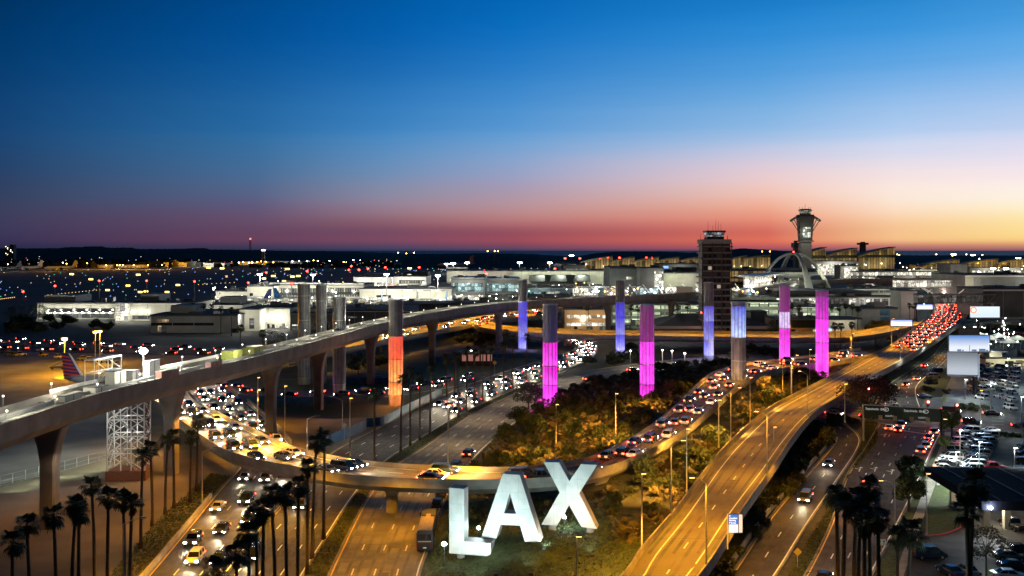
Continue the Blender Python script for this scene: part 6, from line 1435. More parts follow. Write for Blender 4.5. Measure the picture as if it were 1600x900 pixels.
# new control tower
Z = 930.0; s = Z / F; X0 = (1258 - CX) * s
t = thing('control_tower', 'tall pale control tower with flared arms and a glazed cab against the sunset', 'control tower', (X0, Z, 0))
def zz(y): return CH - (y - HY) * s
sh = mat('tower_shaft', (.30, .28, .27), .7, .08, .1)
r = 8.6 * s
MB().mat(sh).box(-r, r, -r * .6, r * .6, -1, zz(378)).build('shaft', t)
MB().mat(concd).box(-r * 1.35, r * 1.35, -r * .95, r * .95, zz(378) + .01, zz(376)).build('collar', t)
MB().mat(mat('tower_upper', (.06, .055, .055), .5)).loft([[Vector((sx * a, sy * a * .75, z)) for sx, sy in ((-1, -1), (1, -1), (1, 1), (-1, 1))] for a, z in ((9.2 * s, zz(376) + .01), (10.6 * s, zz(352)), (12.2 * s, zz(338)))]).build('upper_shaft', t)
MB().mat(litwin('tower_lit_glass', (.95, 1, .8), 1.6, 2, 2.6, .2, .12)).box(-6 * s, 6 * s, -9.8 * s * .75 - .3, -9.8 * s * .75 + .2, zz(371), zz(355)).build('window', t)
MB().mat(dsteel).box(-11.5 * s, 11.5 * s, -8.8 * s, 8.8 * s, zz(338) + .01, zz(335.5)).build('balcony', t)
MB().mat(concd).lathe([(8.4 * s, zz(335.5) + .02), (9 * s, zz(333.5))], 12).build('cab_base', t)
MB().mat(litwin('new_cab_glass', (1, .9, .7), .9, 1.6, 3, .3, .12)).lathe([(8.4 * s, zz(333.5) + .01), (10.0 * s, zz(329.5))], 12).build('cab', t)
MB().mat(concd).lathe([(10.6 * s, zz(329.5) + .01), (10.8 * s, zz(328)), (7 * s, zz(326.5))], 12).build('cab_roof', t)
for x in (-5, -2.5, 0, 3, 5): MB().mat(dsteel).bar((x, 0, zz(327)), (x, 0, zz(327) + (4.5 if x == 0 else 2)), .15, n=4).build('antenna', t)
for sx in (-1, 1):
    a = MB().mat(sh); pts = [Vector((sx * u * s, -1, zz(v))) for u, v in ((10.5, 338), (14, 339.5), (18, 342), (23.5, 345.5))]
    for p_, q_ in zip(pts, pts[1:]): a.bar(p_, q_, 1.25, n=6)
    a.build('wing_arm', t)
    for u in (22, 18): MB().mat(sh).bar((sx * 9.5 * s, -1, zz(364 if u == 22 else 360)), (sx * u * s, -1, zz(344.5 if u == 22 else 342)), .42, n=5).build('wing_strut', t)
point((X0, Z - 14, zz(365)), (.95, 1, .8), 2500)
# arched landmark building
Z = 860.0; s = Z / F; X0 = (1240 - CX) * s
t = thing('arched_building', 'white landmark with crossing parabolic arches over a round saucer', 'landmark', (X0, Z, 0))
zt = zz(396.5) if False else CH - (396.5 - HY) * s
zb = 2.0; arch_m = mat('arch_white', (.6, .62, .58), .6, .05, .2); Rr = 67 * s
for k, a in enumerate((.14, .14 + PI / 2)):
    mb = MB().mat(arch_m); rings = []
    for i in range(33):
        u = i / 32 * 2 - 1; x = Rr * u; z = zb + (zt - zb) * (1 - abs(u) ** 2.3)
        wdt = (1.0 + 3.2 * abs(u) ** 2.5); th = 1.0 + 1.3 * abs(u) ** 2
        dxy = Vector((math.cos(a), math.sin(a), 0)); nn = Vector((-math.sin(a), math.cos(a), 0)); c = dxy * x + Vector((0, 0, z))
        rings.append([c + nn * wdt + Vector((0, 0, -th)), c + nn * wdt + Vector((0, 0, th)), c - nn * wdt + Vector((0, 0, th)), c - nn * wdt + Vector((0, 0, -th))])
    mb.loft(rings).build('arch', t)
zs = CH - (431 - HY) * s
MB().mat(arch_m).lathe([(4, zb - 2), (4, zs - 2), (14, zs - .5), (20, zs + 1.5), (19, zs + 3.4), (5, zs + 4)], 28).build('saucer', t)
MB().mat(w_dark).lathe([(19.3, zs + 3.41), (18.6, zs + 5.2)], 28).build('window', t)
MB().mat(roofl).lathe([(20, zs + 5.21), (18, zs + 6.4), (3, zs + 7)], 28).build('roof', t)
MB().mat(g_red).lathe([(.2, 0), (.6, .3), (.6, .8), (.2, 1.1)], 8, (0, 0, zt + 1)).build('beacon', t)
for a in (0, 2, 4): point((X0 + 26 * math.cos(a + .4), Z - 34 + 6 * math.sin(a), 16), (.9, 1, .85), 2600)
# other far silhouettes
for px, py, hw, Z, lab in ((1243, 381, 4.5, 1100, 'small dark antenna tower left of the new control tower'), (1348, 380, 8, 2600, 'stepped dark block with a small lamp above the wave roofs')):
    s = Z / F; t = thing('rooftop_tower' if px > 1300 else 'antenna_tower', lab, 'tower', ((px - CX) * s, Z, 0)); zt = CH - (py - HY) * s
    MB().mat(slate).box(-hw * s * .5, hw * s * .5, -5, 5, 0, zt - 4).build('shaft', t); MB().mat(slate).box(-hw * s, hw * s, -6, 6, zt - 4, zt + 1).build('head', t)
    MB().mat(dsteel).box(-hw * s * .4, hw * s * .4, -3, 3, zt + 1.01, zt + 3.5).build('top', t)
s = 3000 / F
t = thing('lattice_mast', 'tall red lit lattice mast on the horizon', 'mast', D(391, 392, 3000)); mb = MB().mat(dsteel)
for a, b in ((-3, -1.5), (3, 1.5)): mb.bar((a, 0, -10), (b, 0, 34), .8, n=4)
for k in range(7): mb.bar((-2.8 + k * .2, 0, -6 + k * 6), (2.8 - k * .2, 0, k * 6), .5, n=4)
mb.build('lattice', t); MB().mat(g_red).lathe([(.5, 0), (2.0, 1), (2.0, 3), (.5, 4)], 8, (0, 0, 33)).build('beacon', t)

# ============================================================ SIGNS AND BILLBOARDS
def txt(s_, size, m, parent, loc, rot=(PI / 2, 0, 0), align='LEFT'):
    c = bpy.data.curves.new('lettering', 'FONT'); c.body = s_; c.size = size; c.extrude = .01; c.align_x = align; c.materials.append(m)
    o = put('lettering', c, None, (0, 0, 0)); bpy.context.view_layer.update()
    me = bpy.data.meshes.new_from_object(o.evaluated_get(bpy.context.evaluated_depsgraph_get())); bpy.data.objects.remove(o)
    if not me.materials: me.materials.append(m)
    o = put('lettering', me, parent, loc); o.rotation_euler = rot; return o
letw = glow('sign_lettering', (.9, .9, .85), .45)
a = D(1350, 632, 255); b = D(1468, 641, 250)
a = D(1350, 633.5, 246); b = D(1469, 642.5, 240); W = math.hypot(b.x - a.x, b.y - a.y); yaw = math.atan2(b.y - a.y, b.x - a.x)
t = thing('sign_gantry', 'long dark overhead road sign on two legs reading Sepulveda Blvd', 'road sign', (a.x, a.y, 0), yaw)
top = a.z; Hs = 3.0; gg = mat('sign_green_black', (.012, .03, .026), .5, 0)
MB().mat(gg).box(0, W, 0, .25, top - Hs, top).build('sign_panel', t)
MB().mat(steel).box(-.12, W + .12, .26, .5, top + .003, top + .2).build('top_rail', t)
for x, m in ((-.2, steel), (W + .2, dsteel)): MB().mat(m).bar((x, .38, 0), (x, .38, top + .1), .24, n=8).build('leg', t)
for x in (W * .22, W * .41, W * .63, W * .84): MB().mat(mat('lane_plate', (.35, .3, .2), .6)).box(x - .45, x + .45, -.08, -.02, top - Hs - .25, top - Hs + .85).build('lane_plate', t)
txt('Sepulveda  Blvd', .74, letw, t, (.35, -.03, top - .95)); txt('Sepulveda  Blvd', .74, letw, t, (W * .53, -.03, top - .95))
txt('SOUTH', .55, letw, t, (W * .285, -.03, top - 2.4)); txt('NORTH', .55, letw, t, (W * .72, -.03, top - 2.4))
for x in (W * .295, W * .815):
    mb = MB().mat(letw); cc = Vector((x, -.03, top - .7))
    for i in range(20):
        p_, q_ = (cc + Vector((math.cos(2 * PI * (i + k) / 20) * .55, 0, math.sin(2 * PI * (i + k) / 20) * .42)) for k in (0, 1)); mb.bar(p_, q_, .05, n=4, cap=False)
    mb.build('route_shield', t); txt('1', .6, letw, t, (x, -.03, top - .92), align='CENTER')
# blue sign
q = D(1137, 803, 136)
t = thing('parking_sign', 'lit blue and white parking sign on a post beside the straight road', 'sign', (q.x, q.y, 6.3), .05); zt = q.z - 6.3
MB().mat(white).bar((0, 0, 0), (0, 0, zt), .09, n=8).build('post', t)
MB().mat(dsteel).box(.1, 2.0, 0, .25, zt - 2.55, zt - .05).build('sign_box', t)
MB().mat(mat('sign_blue', (.03, .12, .4), .4, 0, emis=(.05, .2, .75), es=.9)).box(.14, 1.4, -.02, -.002, zt - 1.4, zt - .1).build('blue_panel', t)
MB().mat(glow('sign_pale', (.7, .8, 1), 1.0)).box(.14, 1.4, -.02, -.002, zt - 2.5, zt - 1.41).build('white_panel', t)
MB().mat(glow('sign_side', (.9, .85, .7), .75)).box(1.5, 1.98, -.02, -.002, zt - 2.5, zt - .1).build('side_panel', t)
lw2 = glow('white_letters', (1, 1, 1), 1.6)
txt('P', .3, lw2, t, (.2, -.03, zt - .38)); txt('Certified', .3, lw2, t, (.2, -.03, zt - .68)); txt('Parking', .3, lw2, t, (.2, -.03, zt - .96)); txt('P', .3, lw2, t, (.2, -.03, zt - 1.28)); txt('Shuttle', .24, lw2, t, (.42, -.03, zt - 1.28))
def screen_mat(name, top, bot, es, z0=0, z1=1):
    m = bpy.data.materials.new(name); m.use_nodes = True; nt = m.node_tree; N = nt.nodes; Lk = nt.links; b_ = N['Principled BSDF']; b_.inputs['Base Color'].default_value = (.1, .1, .1, 1)
    tc = N.new('ShaderNodeTexCoord'); sp = N.new('ShaderNodeSeparateXYZ'); Lk.new(tc.outputs['Generated'], sp.inputs[0])
    rp = N.new('ShaderNodeValToRGB'); rp.color_ramp.elements[0].color = (*bot, 1); rp.color_ramp.elements[0].position = .25; rp.color_ramp.elements[1].color = (*top, 1); Lk.new(sp.outputs['Z'], rp.inputs[0])
    Lk.new(rp.outputs[0], b_.inputs['Emission Color']); b_.inputs['Emission Strength'].default_value = es; return m
def billboard(label, x0, y0, x1, y1, Z, hpx, sm, yaw=0, lamp=True, pole=None, fr=dsteel):
    """x0,y0 top left and x1,y1 top right pixel, hpx height in pixels"""
    a = D(x0, y0, Z); W = (x1 - x0) * Z / F / max(.3, math.cos(yaw)); Hh = hpx * Z / F
    t = thing('billboard', label, 'billboard', (a.x, a.y, 0), yaw); zt = a.z
    MB().mat(fr).box(-.2, W + .2, .05, .6, zt - Hh - .2, zt + .2).build('frame', t)
    MB().mat(sm).box(0, W, -.02, .045, zt - Hh, zt).build('screen', t)
    for u in (pole or (.5,)): MB().mat(fr).bar((W * u, .9, 0), (W * u, .9, zt - Hh + .1), .55 if len(pole or (1,)) == 1 else .3, n=12).build('pole', t)
    MB().mat(steel).box(0, W, -1.2, -.9, zt - Hh - .35, zt - Hh - .22).build('catwalk', t)
    return t
billboard('tilted blue and white lit billboard, upper of two on a dark pole', 1483, 524, 1546, 530, 330, 25, screen_mat('sky_poster', (.05, .22, .62), (.85, .9, 1), 1.0), .0, pole=(.68,))
billboard('grey white lit blank billboard, lower of two on a dark pole', 1480, 550, 1523, 552, 325, 35, screen_mat('grey_poster', (.10, .115, .14), (.5, .55, .62), .9), -.25, pole=(.95,))
billboard('narrow side face of the double billboard turned to the right', 1526, 555, 1536, 553, 326, 36, screen_mat('side_poster', (.4, .55, .8), (.6, .75, 1), .8), .9, pole=(.2,))
billboard('plain dark back of a billboard standing behind the blue one', 1499, 513, 1530, 514, 380, 14, greyw, 0, pole=(.5,))
billboard('bright white advertising screen with a red ring, near the footbridge', 1516, 479, 1562, 481, 470, 17, screen_mat('white_screen', (.8, .9, 1), (.7, .82, 1), 1.1), 0, pole=(.3,))
sil = mat('poster_ink', (.05, .09, .16), .5, 0, emis=(.25, .36, .5), es=.5)
tb_ = [o for o in bpy.data.objects if o.name.startswith('billboard') and 'tilted' in o.get('label', '')][0]; ztb = D(1483, 524, 330).z; Wb = 63 * 330 / F; Hb = 25 * 330 / F
for u0, u1, hh2 in ((.2, .3, .13), (.32, .36, .1), (.5, .515, .38), (.56, .68, .12), (.74, .9, .16), (.91, .97, .1)): MB().mat(sil).box(Wb * u0, Wb * u1, -.04, -.0215, ztb - Hb + .05, ztb - Hb + Hb * hh2).build('printed_shape', tb_)
s = 470 / F; t = thing('lit_ring', 'round red and orange emblem on the bright white screen', 'emblem', D(1521, 484.5, 469.6)); mb = MB()
mb.mat(glow('ring_orange', (1, .25, .12), 1.4)).bar((0, 0, 0), (0, -.1, 0), 1.5, n=20); mb.mat(glow('ring_centre', (1, .7, .55), 1.8)).bar((0, -.11, 0), (0, -.2, 0), .9, n=20); mb.build('emblem_disc', t)
billboard('small blue white digital road sign, left of two by the terminal road', 1392, 500, 1425, 501, 500, 9, screen_mat('blue_screen', (.2, .25, .95), (.8, .85, 1), 1.6), 0, pole=(.05, .95))
billboard('small blue white digital road sign, right of two by the terminal road', 1432, 476, 1457, 476, 590, 7, screen_mat('blue_screen2', (.3, .35, 1), (.8, .85, 1), 1.6), 0, pole=(.05, .95))
for px, py, Z in ((1515, 545, 318), (1500, 580, 315), (1540, 490, 455)):
    q = D(px, py, Z); point(q - Vector((0, 6, 0)), (.8, .9, 1), 1400)
# dark variable sign over the curve of the elevated road
for px, y0, y1, xw, Z, lab in ((1435, 531, 541, 7, 440, 'small dark sign board seen from behind on the straight road edge'), (1390, 520, 531, 7, 500, 'small dark sign board on the loop road parapet'), (1170, 560, 567, 0, 0, '')):
    if not Z: continue
    q = D(px, y1, Z); t = thing('sign_board', lab, 'sign', (q.x, q.y, 5)); w_ = xw * Z / F / 2 + .6
    MB().mat(dsteel).box(-w_, w_, 0, .3, q.z - 5, q.z - 5 + (y1 - y0) * Z / F).build('board', t); MB().mat(steel).bar((0, .2, 0), (0, .2, q.z - 5), .15).build('post', t)
def diamond(px, py, h, lab, m, sz=.55, Z=None, post=True):
    q = P(px, py, 0); t = thing('road_sign', lab, 'road sign', (q.x, q.y, 0))
    MB().mat(m).prism([(0, -sz), (sz, 0), (0, sz), (-sz, 0)], -.02, .02, Matrix.Translation((0, -.1, h)) @ Matrix.Rotation(PI / 2, 4, 'X')).build('plate', t)
    MB().mat(steel).bar((0, 0, 0), (0, 0, h), .05).build('post', t)
yel = mat('yellow_sign', (.65, .45, .03), .5, 0)
diamond(1246, 888, 2.4, 'yellow diamond sign on the grassy median at lower right', yel, .62)
diamond(1474, 640, 3.0, 'yellow green diamond sign in front of the north lot', mat('lime_sign', (.5, .6, .03), .5, 0), .7)
diamond(538, 688, 3.6, 'pale diamond sign on a curved lamp post by blue fence', mat('grey_sign', (.4, .4, .35), .5, 0), .7)
diamond(773, 588, 5, 'upper yellow diamond sign beside the dark sheds', yel, .8)
q = P(1378, 872, 0); t = thing('road_sign', 'white square lane arrow sign beside the palm clump', 'road sign', (q.x, q.y, 0))
MB().mat(white).box(-.6, .6, 0, .05, 1.9, 2.8).build('plate', t); MB().mat(steel).bar((0, .1, 0), (0, .1, 2.8), .05).build('post', t)
mb = MB().mat(dsteel)
for x in (-.3, .3): mb.box(x - .05, x + .05, -.02, -.002, 2.0, 2.5); mb.add([(x - .18, -.015, 2.45), (x + .18, -.015, 2.45), (x, -.015, 2.7)], [(0, 1, 2)])
mb.build('arrow_mark', t)
q = P(1352, 905, 0); t = thing('road_sign', 'grey green lettered guide sign low among the palm trunks', 'road sign', (q.x, q.y, 0)); MB().mat(mat('sage_sign', (.25, .32, .27), .5)).box(-.55, .55, 0, .05, 1.3, 2.7).build('plate', t); MB().mat(steel).bar((0, .1, 0), (0, .1, 2.7), .05).build('post', t)
q = P(1432, 852, 0); t = thing('monument_sign', 'small lit driveway sign with a red mark on the lawn edge', 'sign', (q.x, q.y, 0), .05); MB().mat(slate).box(-.6, .6, 0, .25, 0, 1.1).build('base', t); MB().mat(glow('pale_sign_face', (.6, .6, .9), .5)).box(-.52, .52, -.02, -.002, .4, 1.0).build('sign_face', t); MB().mat(glow('red_mark', (1, .05, .05), 2)).box(-.2, .2, -.04, -.022, .55, .85).build('red_mark', t)

# ============================================================ CANOPY, KIOSK, SHEDS
q0 = P(1563, 830, 0)
t = thing('entrance_canopy', 'dark flat entrance canopy at the right edge on cream columns', 'canopy', D(1534, 798, 163)); X0 = t.location.x; Y0 = t.location.y; t.location.z = 0; t.rotation_euler = (0, 0, -.05)
MB().mat(mat_s('canopy_navy', (.01, .012, .022), .9)).box(0, 26, 0, 26, 4.6, 6.1).build('roof', t)
for i in range(5): MB().mat(dsteel).box(3 + i * 5, 3.12 + i * 5, .2, 25.8, 6.103, 6.22).build('roof_rib', t)
for x in (3.2, 6.6, 15): 
    for y in (6, 20): MB().mat(cream).box(x - .5, x + .5, y, y + 1, 0, 4.59).build('column', t)
MB().mat(cream).box(17, 26, 8, 24, 0, 4.58).build('wall', t)
MB().mat(glow('canopy_lamp', (.9, .95, 1), 300)).lathe([(.1, 0), (.3, .1), (.3, .3), (.1, .4)], 10, (1.2, -.4, 4.9)).build('lamp', t)
MB().mat(glow('soffit_strip', (1, .85, .6), 4)).box(4.5, 5.3, 1.5, 24, 4.5, 4.59).build('soffit_light', t)
spot((X0 + 1.2, Y0 - 1.0, 4.7), (X0 - 3, Y0 - 8, 0), (.85, .95, 1), 1500, 150); point((X0 + 5, Y0 + 6, 3.8), (1, .85, .6), 700); point((X0 + 10, Y0 + 12, 3.8), (1, .85, .6), 500)
q = P(1487, 757, 0); t = thing('payment_kiosk', 'small dark booth with a pale roof at the lot entrance', 'kiosk', (q.x, q.y, 0), .05); MB().mat(mat('maroon_dark', (.06, .03, .035), .6)).box(-1.1, 1.1, 0, 2, 0, 2.5).build('wall', t); MB().mat(cream).box(-1.3, 1.3, -.2, 2.2, 2.51, 2.8).build('roof', t); MB().mat(w_dim).box(-.7, .7, -.03, .02, 1.2, 2.1).build('window', t)
for k, x in enumerate((1466, 1500)):
    q = P(x, 758, 0); t = thing('barrier_gate', ('left' if k == 0 else 'right') + ' boom gate beside the small dark booth', 'gate', (q.x, q.y, 0)); MB().mat(white).box(-.2, .2, -.2, .2, 0, 1.1).build('cabinet', t); MB().mat(white).box(.2 if k else -2.6, 2.6 if k else -.2, -.05, .05, .95, 1.05).build('boom', t)
for k, (px, py, wd_) in enumerate(((744, 572, 42), )):
    q = P(px, py, 0); s = q.y / F; t = thing('site_shed', 'dark site shed with four faintly lit posters beside the diamond signs', 'shed', (q.x, q.y, 0)); W = 52 * s
    MB().mat(mat('shed_brown', (.05, .03, .03), .8)).box(-W / 2, W / 2, 0, 6, 0, 20 * s).build('wall', t); MB().mat(slate).box(-W / 2 - .5, W / 2 + .5, -1, 6.5, 20 * s + .01, 20 * s + .5).build('roof', t)
    for i in range(5): MB().mat(glow('poster_glow', (.6, .25, .2), .45)).box(-W / 2 + 1 + i * W * .19, -W / 2 + 1 + i * W * .19 + W * .14, -.05, -.003, 2, 4.6).build('poster', t)
for k, (px, py) in enumerate(((1515, 538), (1530, 534), (1545, 540), (1560, 536), (1575, 545), (1590, 540))):
    q = P(px, py, 0); t = thing('canopy_tent', 'white peaked tent lit from inside in the bus yard, %s from the left' % ORD[k], 'tent', (q.x, q.y, 0), 0, 'white tents in the bus yard')
    MB().mat(mat('tent_cloth', (.75, .75, .7), .7, .05)).loft([[Vector((sx * 4, sy * 4, 3)) for sx, sy in ((-1, -1), (1, -1), (1, 1), (-1, 1))], [Vector((sx * .2, sy * .2, 5)) for sx, sy in ((-1, -1), (1, -1), (1, 1), (-1, 1))]]).build('tent_roof', t)
    for sx in (-1, 1):
        for sy in (-1, 1): MB().mat(steel).bar((sx * 3.9, sy * 3.9, 0), (sx * 3.9, sy * 3.9, 3), .08, n=4).build('leg', t)
    point((q.x, q.y - 2, 7.5), (.95, 1, .85), 450)
for k, (px, yt, h, pw) in enumerate(((1462, 470, 11, 3500), (1548, 598, 9, 2600), (1575, 560, 10, 3500), (1596, 620, 10, 3000), (1508, 593, 6, 1500), (1530, 690, 9, 4200), (1585, 700, 9, 2200), (1500, 672, 8, 6500), (1494, 706, 8, 5200))):
    Z = F * (CH - h) / (yt - HY); loc = ((px - CX) * Z / F, Z, 0)
    lamp_pole(loc, h, 'white lot lamp on a slim pole around the parking lots, %s listed from the terminals' % ORD[k], 'white lot lamps around the parking lots', head=g_wht); spot((loc[0] + .3, loc[1], h - .2), (loc[0], loc[1], 0), (.9, 1, .92), pw * 1.7, 150)
point(P(1505, 883, 5), (.75, .9, 1), 450); point(P(1548, 890, 1.0), (.6, 1, .3), 60); point(P(1445, 890, 6), (.75, .9, 1), 260)
point(P(1468, 690, 5), (.9, 1, .7), 500); point(P(1484, 712, 5), (1, .9, .5), 450); point(P(1455, 720, 2), (1, .2, .15), 120)

# ============================================================ AIRLINERS
def airliner(label, loc, yaw, s=1.0, body=None, tail=None, stripes=None):
    body = body or mat('airliner_skin', (.4, .42, .45), .35, .05, .3); t = thing('airliner', label, 'aeroplane', loc, yaw)
    prof = [(-18, .5, 4.6), (-14, 1.2, 4.3), (-8, 1.8, 3.7), (-2, 1.9, 3.6), (12, 1.9, 3.6), (16, 1.6, 3.5), (18.5, .9, 3.2), (19.6, .1, 3.0)]
    rings = [[Vector((x * s, math.cos(2 * PI * i / 16) * r * s, (z + math.sin(2 * PI * i / 16) * r) * s)) for i in range(16)] for x, r, z in prof]
    MB().mat(body).loft(rings).build('fuselage', t, smooth=True)
    ft = tail or body
    f = [(-18.2, 4.9), (-12.2, 5.2), (-16.5, 12.4), (-18.8, 12.4)]
    def fin(poly, m, nm, y0=-.18, y1=.18): MB().mat(m).prism([(x * s, z * s) for x, z in poly], y0 * s, y1 * s, Matrix.Rotation(PI / 2, 4, 'X')).build(nm, t)
    fin(f, ft, 'tail_fin')
    if stripes:
        for k in range(6):
            z0 = 5.6 + k * 1.12; z1 = z0 + .55
            def xl(z): return -18.2 - (z - 4.9) * .08
            def xr(z): return -12.2 - (z - 5.2) * .6
            zz0 = z0 - .5
            fin([(xl(z0), z0), (xr(z0) - .3, zz0 + .1), (xr(z1) - .3, zz0 + .6), (xl(z1), z1)], stripes[0], 'tail_stripe', -.2, -.185); fin([(xl(z0), z0), (xr(z0) - .3, zz0 + .1), (xr(z1) - .3, zz0 + .6), (xl(z1), z1)], stripes[0], 'tail_stripe', .185, .2)
        fin([(-12.4, 5.25), (-11.7, 5.3), (-16.1, 12.3), (-16.6, 12.35)], stripes[1], 'tail_edge', -.2, .2)
    for sy in (-1, 1):
        MB().mat(body).loft([[Vector((x * s, sy * y * s, (z + d) * s)) for x, d in ((a, 0), (a - c * .6, -.12), (a - c, 0), (a - c * .6, .14))] for a, c, y, z in ((4, 7, 1.2, 2.8), (-1, 3.4, 7, 3.3), (-5, 1.4, 16.5, 4.2))]).build('wing', t)
        MB().mat(body).loft([[Vector((x * s, sy * y * s, (z + d) * s)) for x, d in ((a, 0), (a - c * .5, -.08), (a - c, 0), (a - c * .5, .1))] for a, c, y, z in ((-14, 3.6, .6, 4.8), (-17.2, 1.4, 6.6, 5.2))]).build('stabiliser', t)
        MB().mat(steel).bar(((3) * s, sy * 5.2 * s, 1.9 * s), ((-.6) * s, sy * 5.2 * s, 1.9 * s), 1.05 * s, .7 * s, 14).build('engine', t)
        MB().mat(rubber).bar((-1 * s, sy * 2.4 * s, .55 * s), (-1 * s, sy * 2.9 * s, .55 * s), .55 * s, n=12).build('wheel', t)
    MB().mat(rubber).bar((14 * s, -.3 * s, .4 * s), (14 * s, .3 * s, .4 * s), .4 * s, n=10).build('wheel', t)
    return t
cblue = mat('tail_blue', (.03, .12, .5), .4, scale=.3, col2=(.05, .3, .6)); 
q = P(196, 600, 0); q = Vector(((199 - CX) * 338 / F, 330, 0))
airliner('grey airliner with red and navy striped tail parked on the dark apron', q, -.12, 1.02, mat('airliner_grey', (.20, .21, .25), .3, .05, .3), mat('tail_navy', (.02, .03, .10), .4, 0), (mat('tail_red', (.45, .05, .06), .4, 0), mat('tail_silver', (.5, .52, .58), .4, 0)))
q = P(455, 476, 0); airliner('airliner with a bright blue tail at the finned concourse', Vector((q.x + 6, q.y, 0)), -.05, 1.15, tail=cblue)
q = P(398, 477, 0); airliner('airliner with dark blue tail tip, left of the bright blue one', Vector((q.x - 6, q.y, 0)), PI - .1, 1.1, tail=mat('tail_deep_blue', (.02, .05, .25), .4))
q = Vector(((712 - CX) * 2600 / F, 2600, 0)); airliner('distant airliner whose red and white tail stands above the dark field', q, 2.8, 2.6, tail=mat('tail_white_red', (.6, .35, .35), .4, 0))
q = Vector(((94 - CX) * 1900 / F, 2350, 0)); 
for k, (px, Z, yw_, lab) in enumerate(((95, 2300, PI + .1, 'large cargo airliner lit orange beyond the dark airfield'), (42, 2300, PI, 'dim airliner behind the large cargo one at far left'), (6, 2200, PI + .2, 'airliner cut by the left picture edge'))):
    airliner(lab, Vector(((px - CX) * Z / F, Z, 0)), yw_, 1.9); point(((px - CX) * Z / F, Z - 60, 25), SOD if k == 0 else LWH, 60000 if k == 0 else 15000, 1)
# apron vehicles
def tug(px, py, lab, m=yel, yaw=0, s=1.0):
    q = P(px, py, 0); t = thing('apron_tug', lab, 'tug', (q.x, q.y, 0), yaw)
    MB().mat(m).loft([[Vector((x * s, y * s, z * s)) for y, z in ((-.9, .4), (-.9, zt_), (.9, zt_), (.9, .4))] for x, zt_ in ((-1.8, 1.2), (0, 1.25), (1.6, .95), (1.8, .8))]).build('body', t)
    MB().mat(w_dark).box(-1.4 * s, -.1 * s, -.75 * s, .75 * s, 1.26 * s, 2.0 * s).build('cab', t); MB().mat(m).box(-1.5 * s, 0, -.85 * s, .85 * s, 2.01 * s, 2.1 * s).build('roof', t)
    for x in (-1.1, 1.1):
        for y in (-.85, .85): MB().mat(rubber).bar((x * s, (y - .15) * s, .4 * s), (x * s, (y + .15) * s, .4 * s), .4 * s, n=10).build('wheel', t)
for k, (x, y) in enumerate(((68, 557), (92, 560), (108, 560), (128, 563), (142, 565), (158, 566), (172, 568), (14, 556), (24, 557), (34, 556), (6, 552), (180, 572))): tug(x, y, 'small apron tug parked at the far apron edge, %s from the left' % ORD[sorted([68, 92, 108, 128, 142, 158, 172, 14, 24, 34, 6, 180]).index(x)], (yel, white, dsteel, greyw)[k % 4], R_.uniform(0, 3), 1.0)
q = P(90, 577, 0); t = thing('belt_loader', 'belt loader with a raised ramp behind the striped tail', 'loader', (q.x, q.y, 0), .3)
MB().mat(dsteel).box(-2.6, 2.6, -.9, .9, .5, 1.2).build('chassis', t); MB().mat(steel).bar((-3, 0, 1.2), (3.6, 0, 3.8), .35, n=4).build('belt', t)
for x in (-1.8, 1.8):
    for y in (-.9, .9): MB().mat(rubber).bar((x, y - .15, .45), (x, y + .15, .45), .45, n=10).build('wheel', t)
for k in range(26):
    q = P(R_.uniform(470, 700), R_.uniform(477, 487), 0); tug(0, 0, 'x') if False else None
    t = thing('apron_van', 'pale service van on the lit terminal apron', 'van', (q.x, q.y, 0), R_.uniform(-.3, .3), 'service vans on the lit terminal apron')
    MB().mat(CP[R_.choice(('white', 'white', 'grey', 'silver'))]).loft([[Vector((x, y, z)) for y, z in ((-1.1, .4), (-1.1, zt_), (1.1, zt_), (1.1, .4))] for x, zt_ in ((-3.2, 2.7), (1.2, 2.7), (2.2, 1.5), (3.1, 1.2))]).build('body', t)
    MB().mat(glassd).box(1.0, 1.5, -1.12, 1.12, 1.5, 2.3).build('window', t)
LAMPM = [MB().mat(dsteel).bar((0, 0, 0), (0, 0, 1), .08 / 6, n=4).mat(g).lathe([(.1, .97), (.4, .985), (.4, 1.03), (.1, 1.05)], 7).mesh('small_lamp') for g in (MATS['white_globe'], gl, MATS['sodium_globe'], glow('green_white_lamp', (.75, 1, .6), 60))]
def small(px, py, h, k, where, s=1.0):
    q = P(px, py, 0); o = put('small_lamp', LAMPM[k], None, q); o.scale = (s * q.y / 1000, s * q.y / 1000, h)
    tag(o, 'small %s lamp on a pole %s' % (('white', 'pale yellow', 'orange', 'greenish white')[k], where), 'lamp', '%s lamps %s' % (('white', 'pale yellow', 'orange', 'greenish white')[k], where))
for i in range(150): small(R_.uniform(330, 1000), R_.uniform(452, 488), R_.uniform(4, 10), R_.choice((0, 1, 1, 2, 3, 3)), 'on the terminal aprons', R_.uniform(.5, 1))
for i in range(75): small(R_.uniform(1130, 1430), R_.uniform(440, 505), R_.uniform(5, 12), R_.choice((0, 1, 1, 2, 3)), 'among the garages', R_.uniform(.5, 1))
for i in range(50): small(R_.uniform(1505, 1600), R_.uniform(512, 556), R_.uniform(3, 7), R_.choice((0, 0, 1, 3)), 'in the bus yard', R_.uniform(.5, .8))
for i in range(55): small(R_.uniform(1300, 1600), R_.uniform(416, 440), R_.uniform(6, 14), R_.choice((0, 1, 2, 3)), 'beyond the grey terminal boxes', R_.uniform(.5, .9))
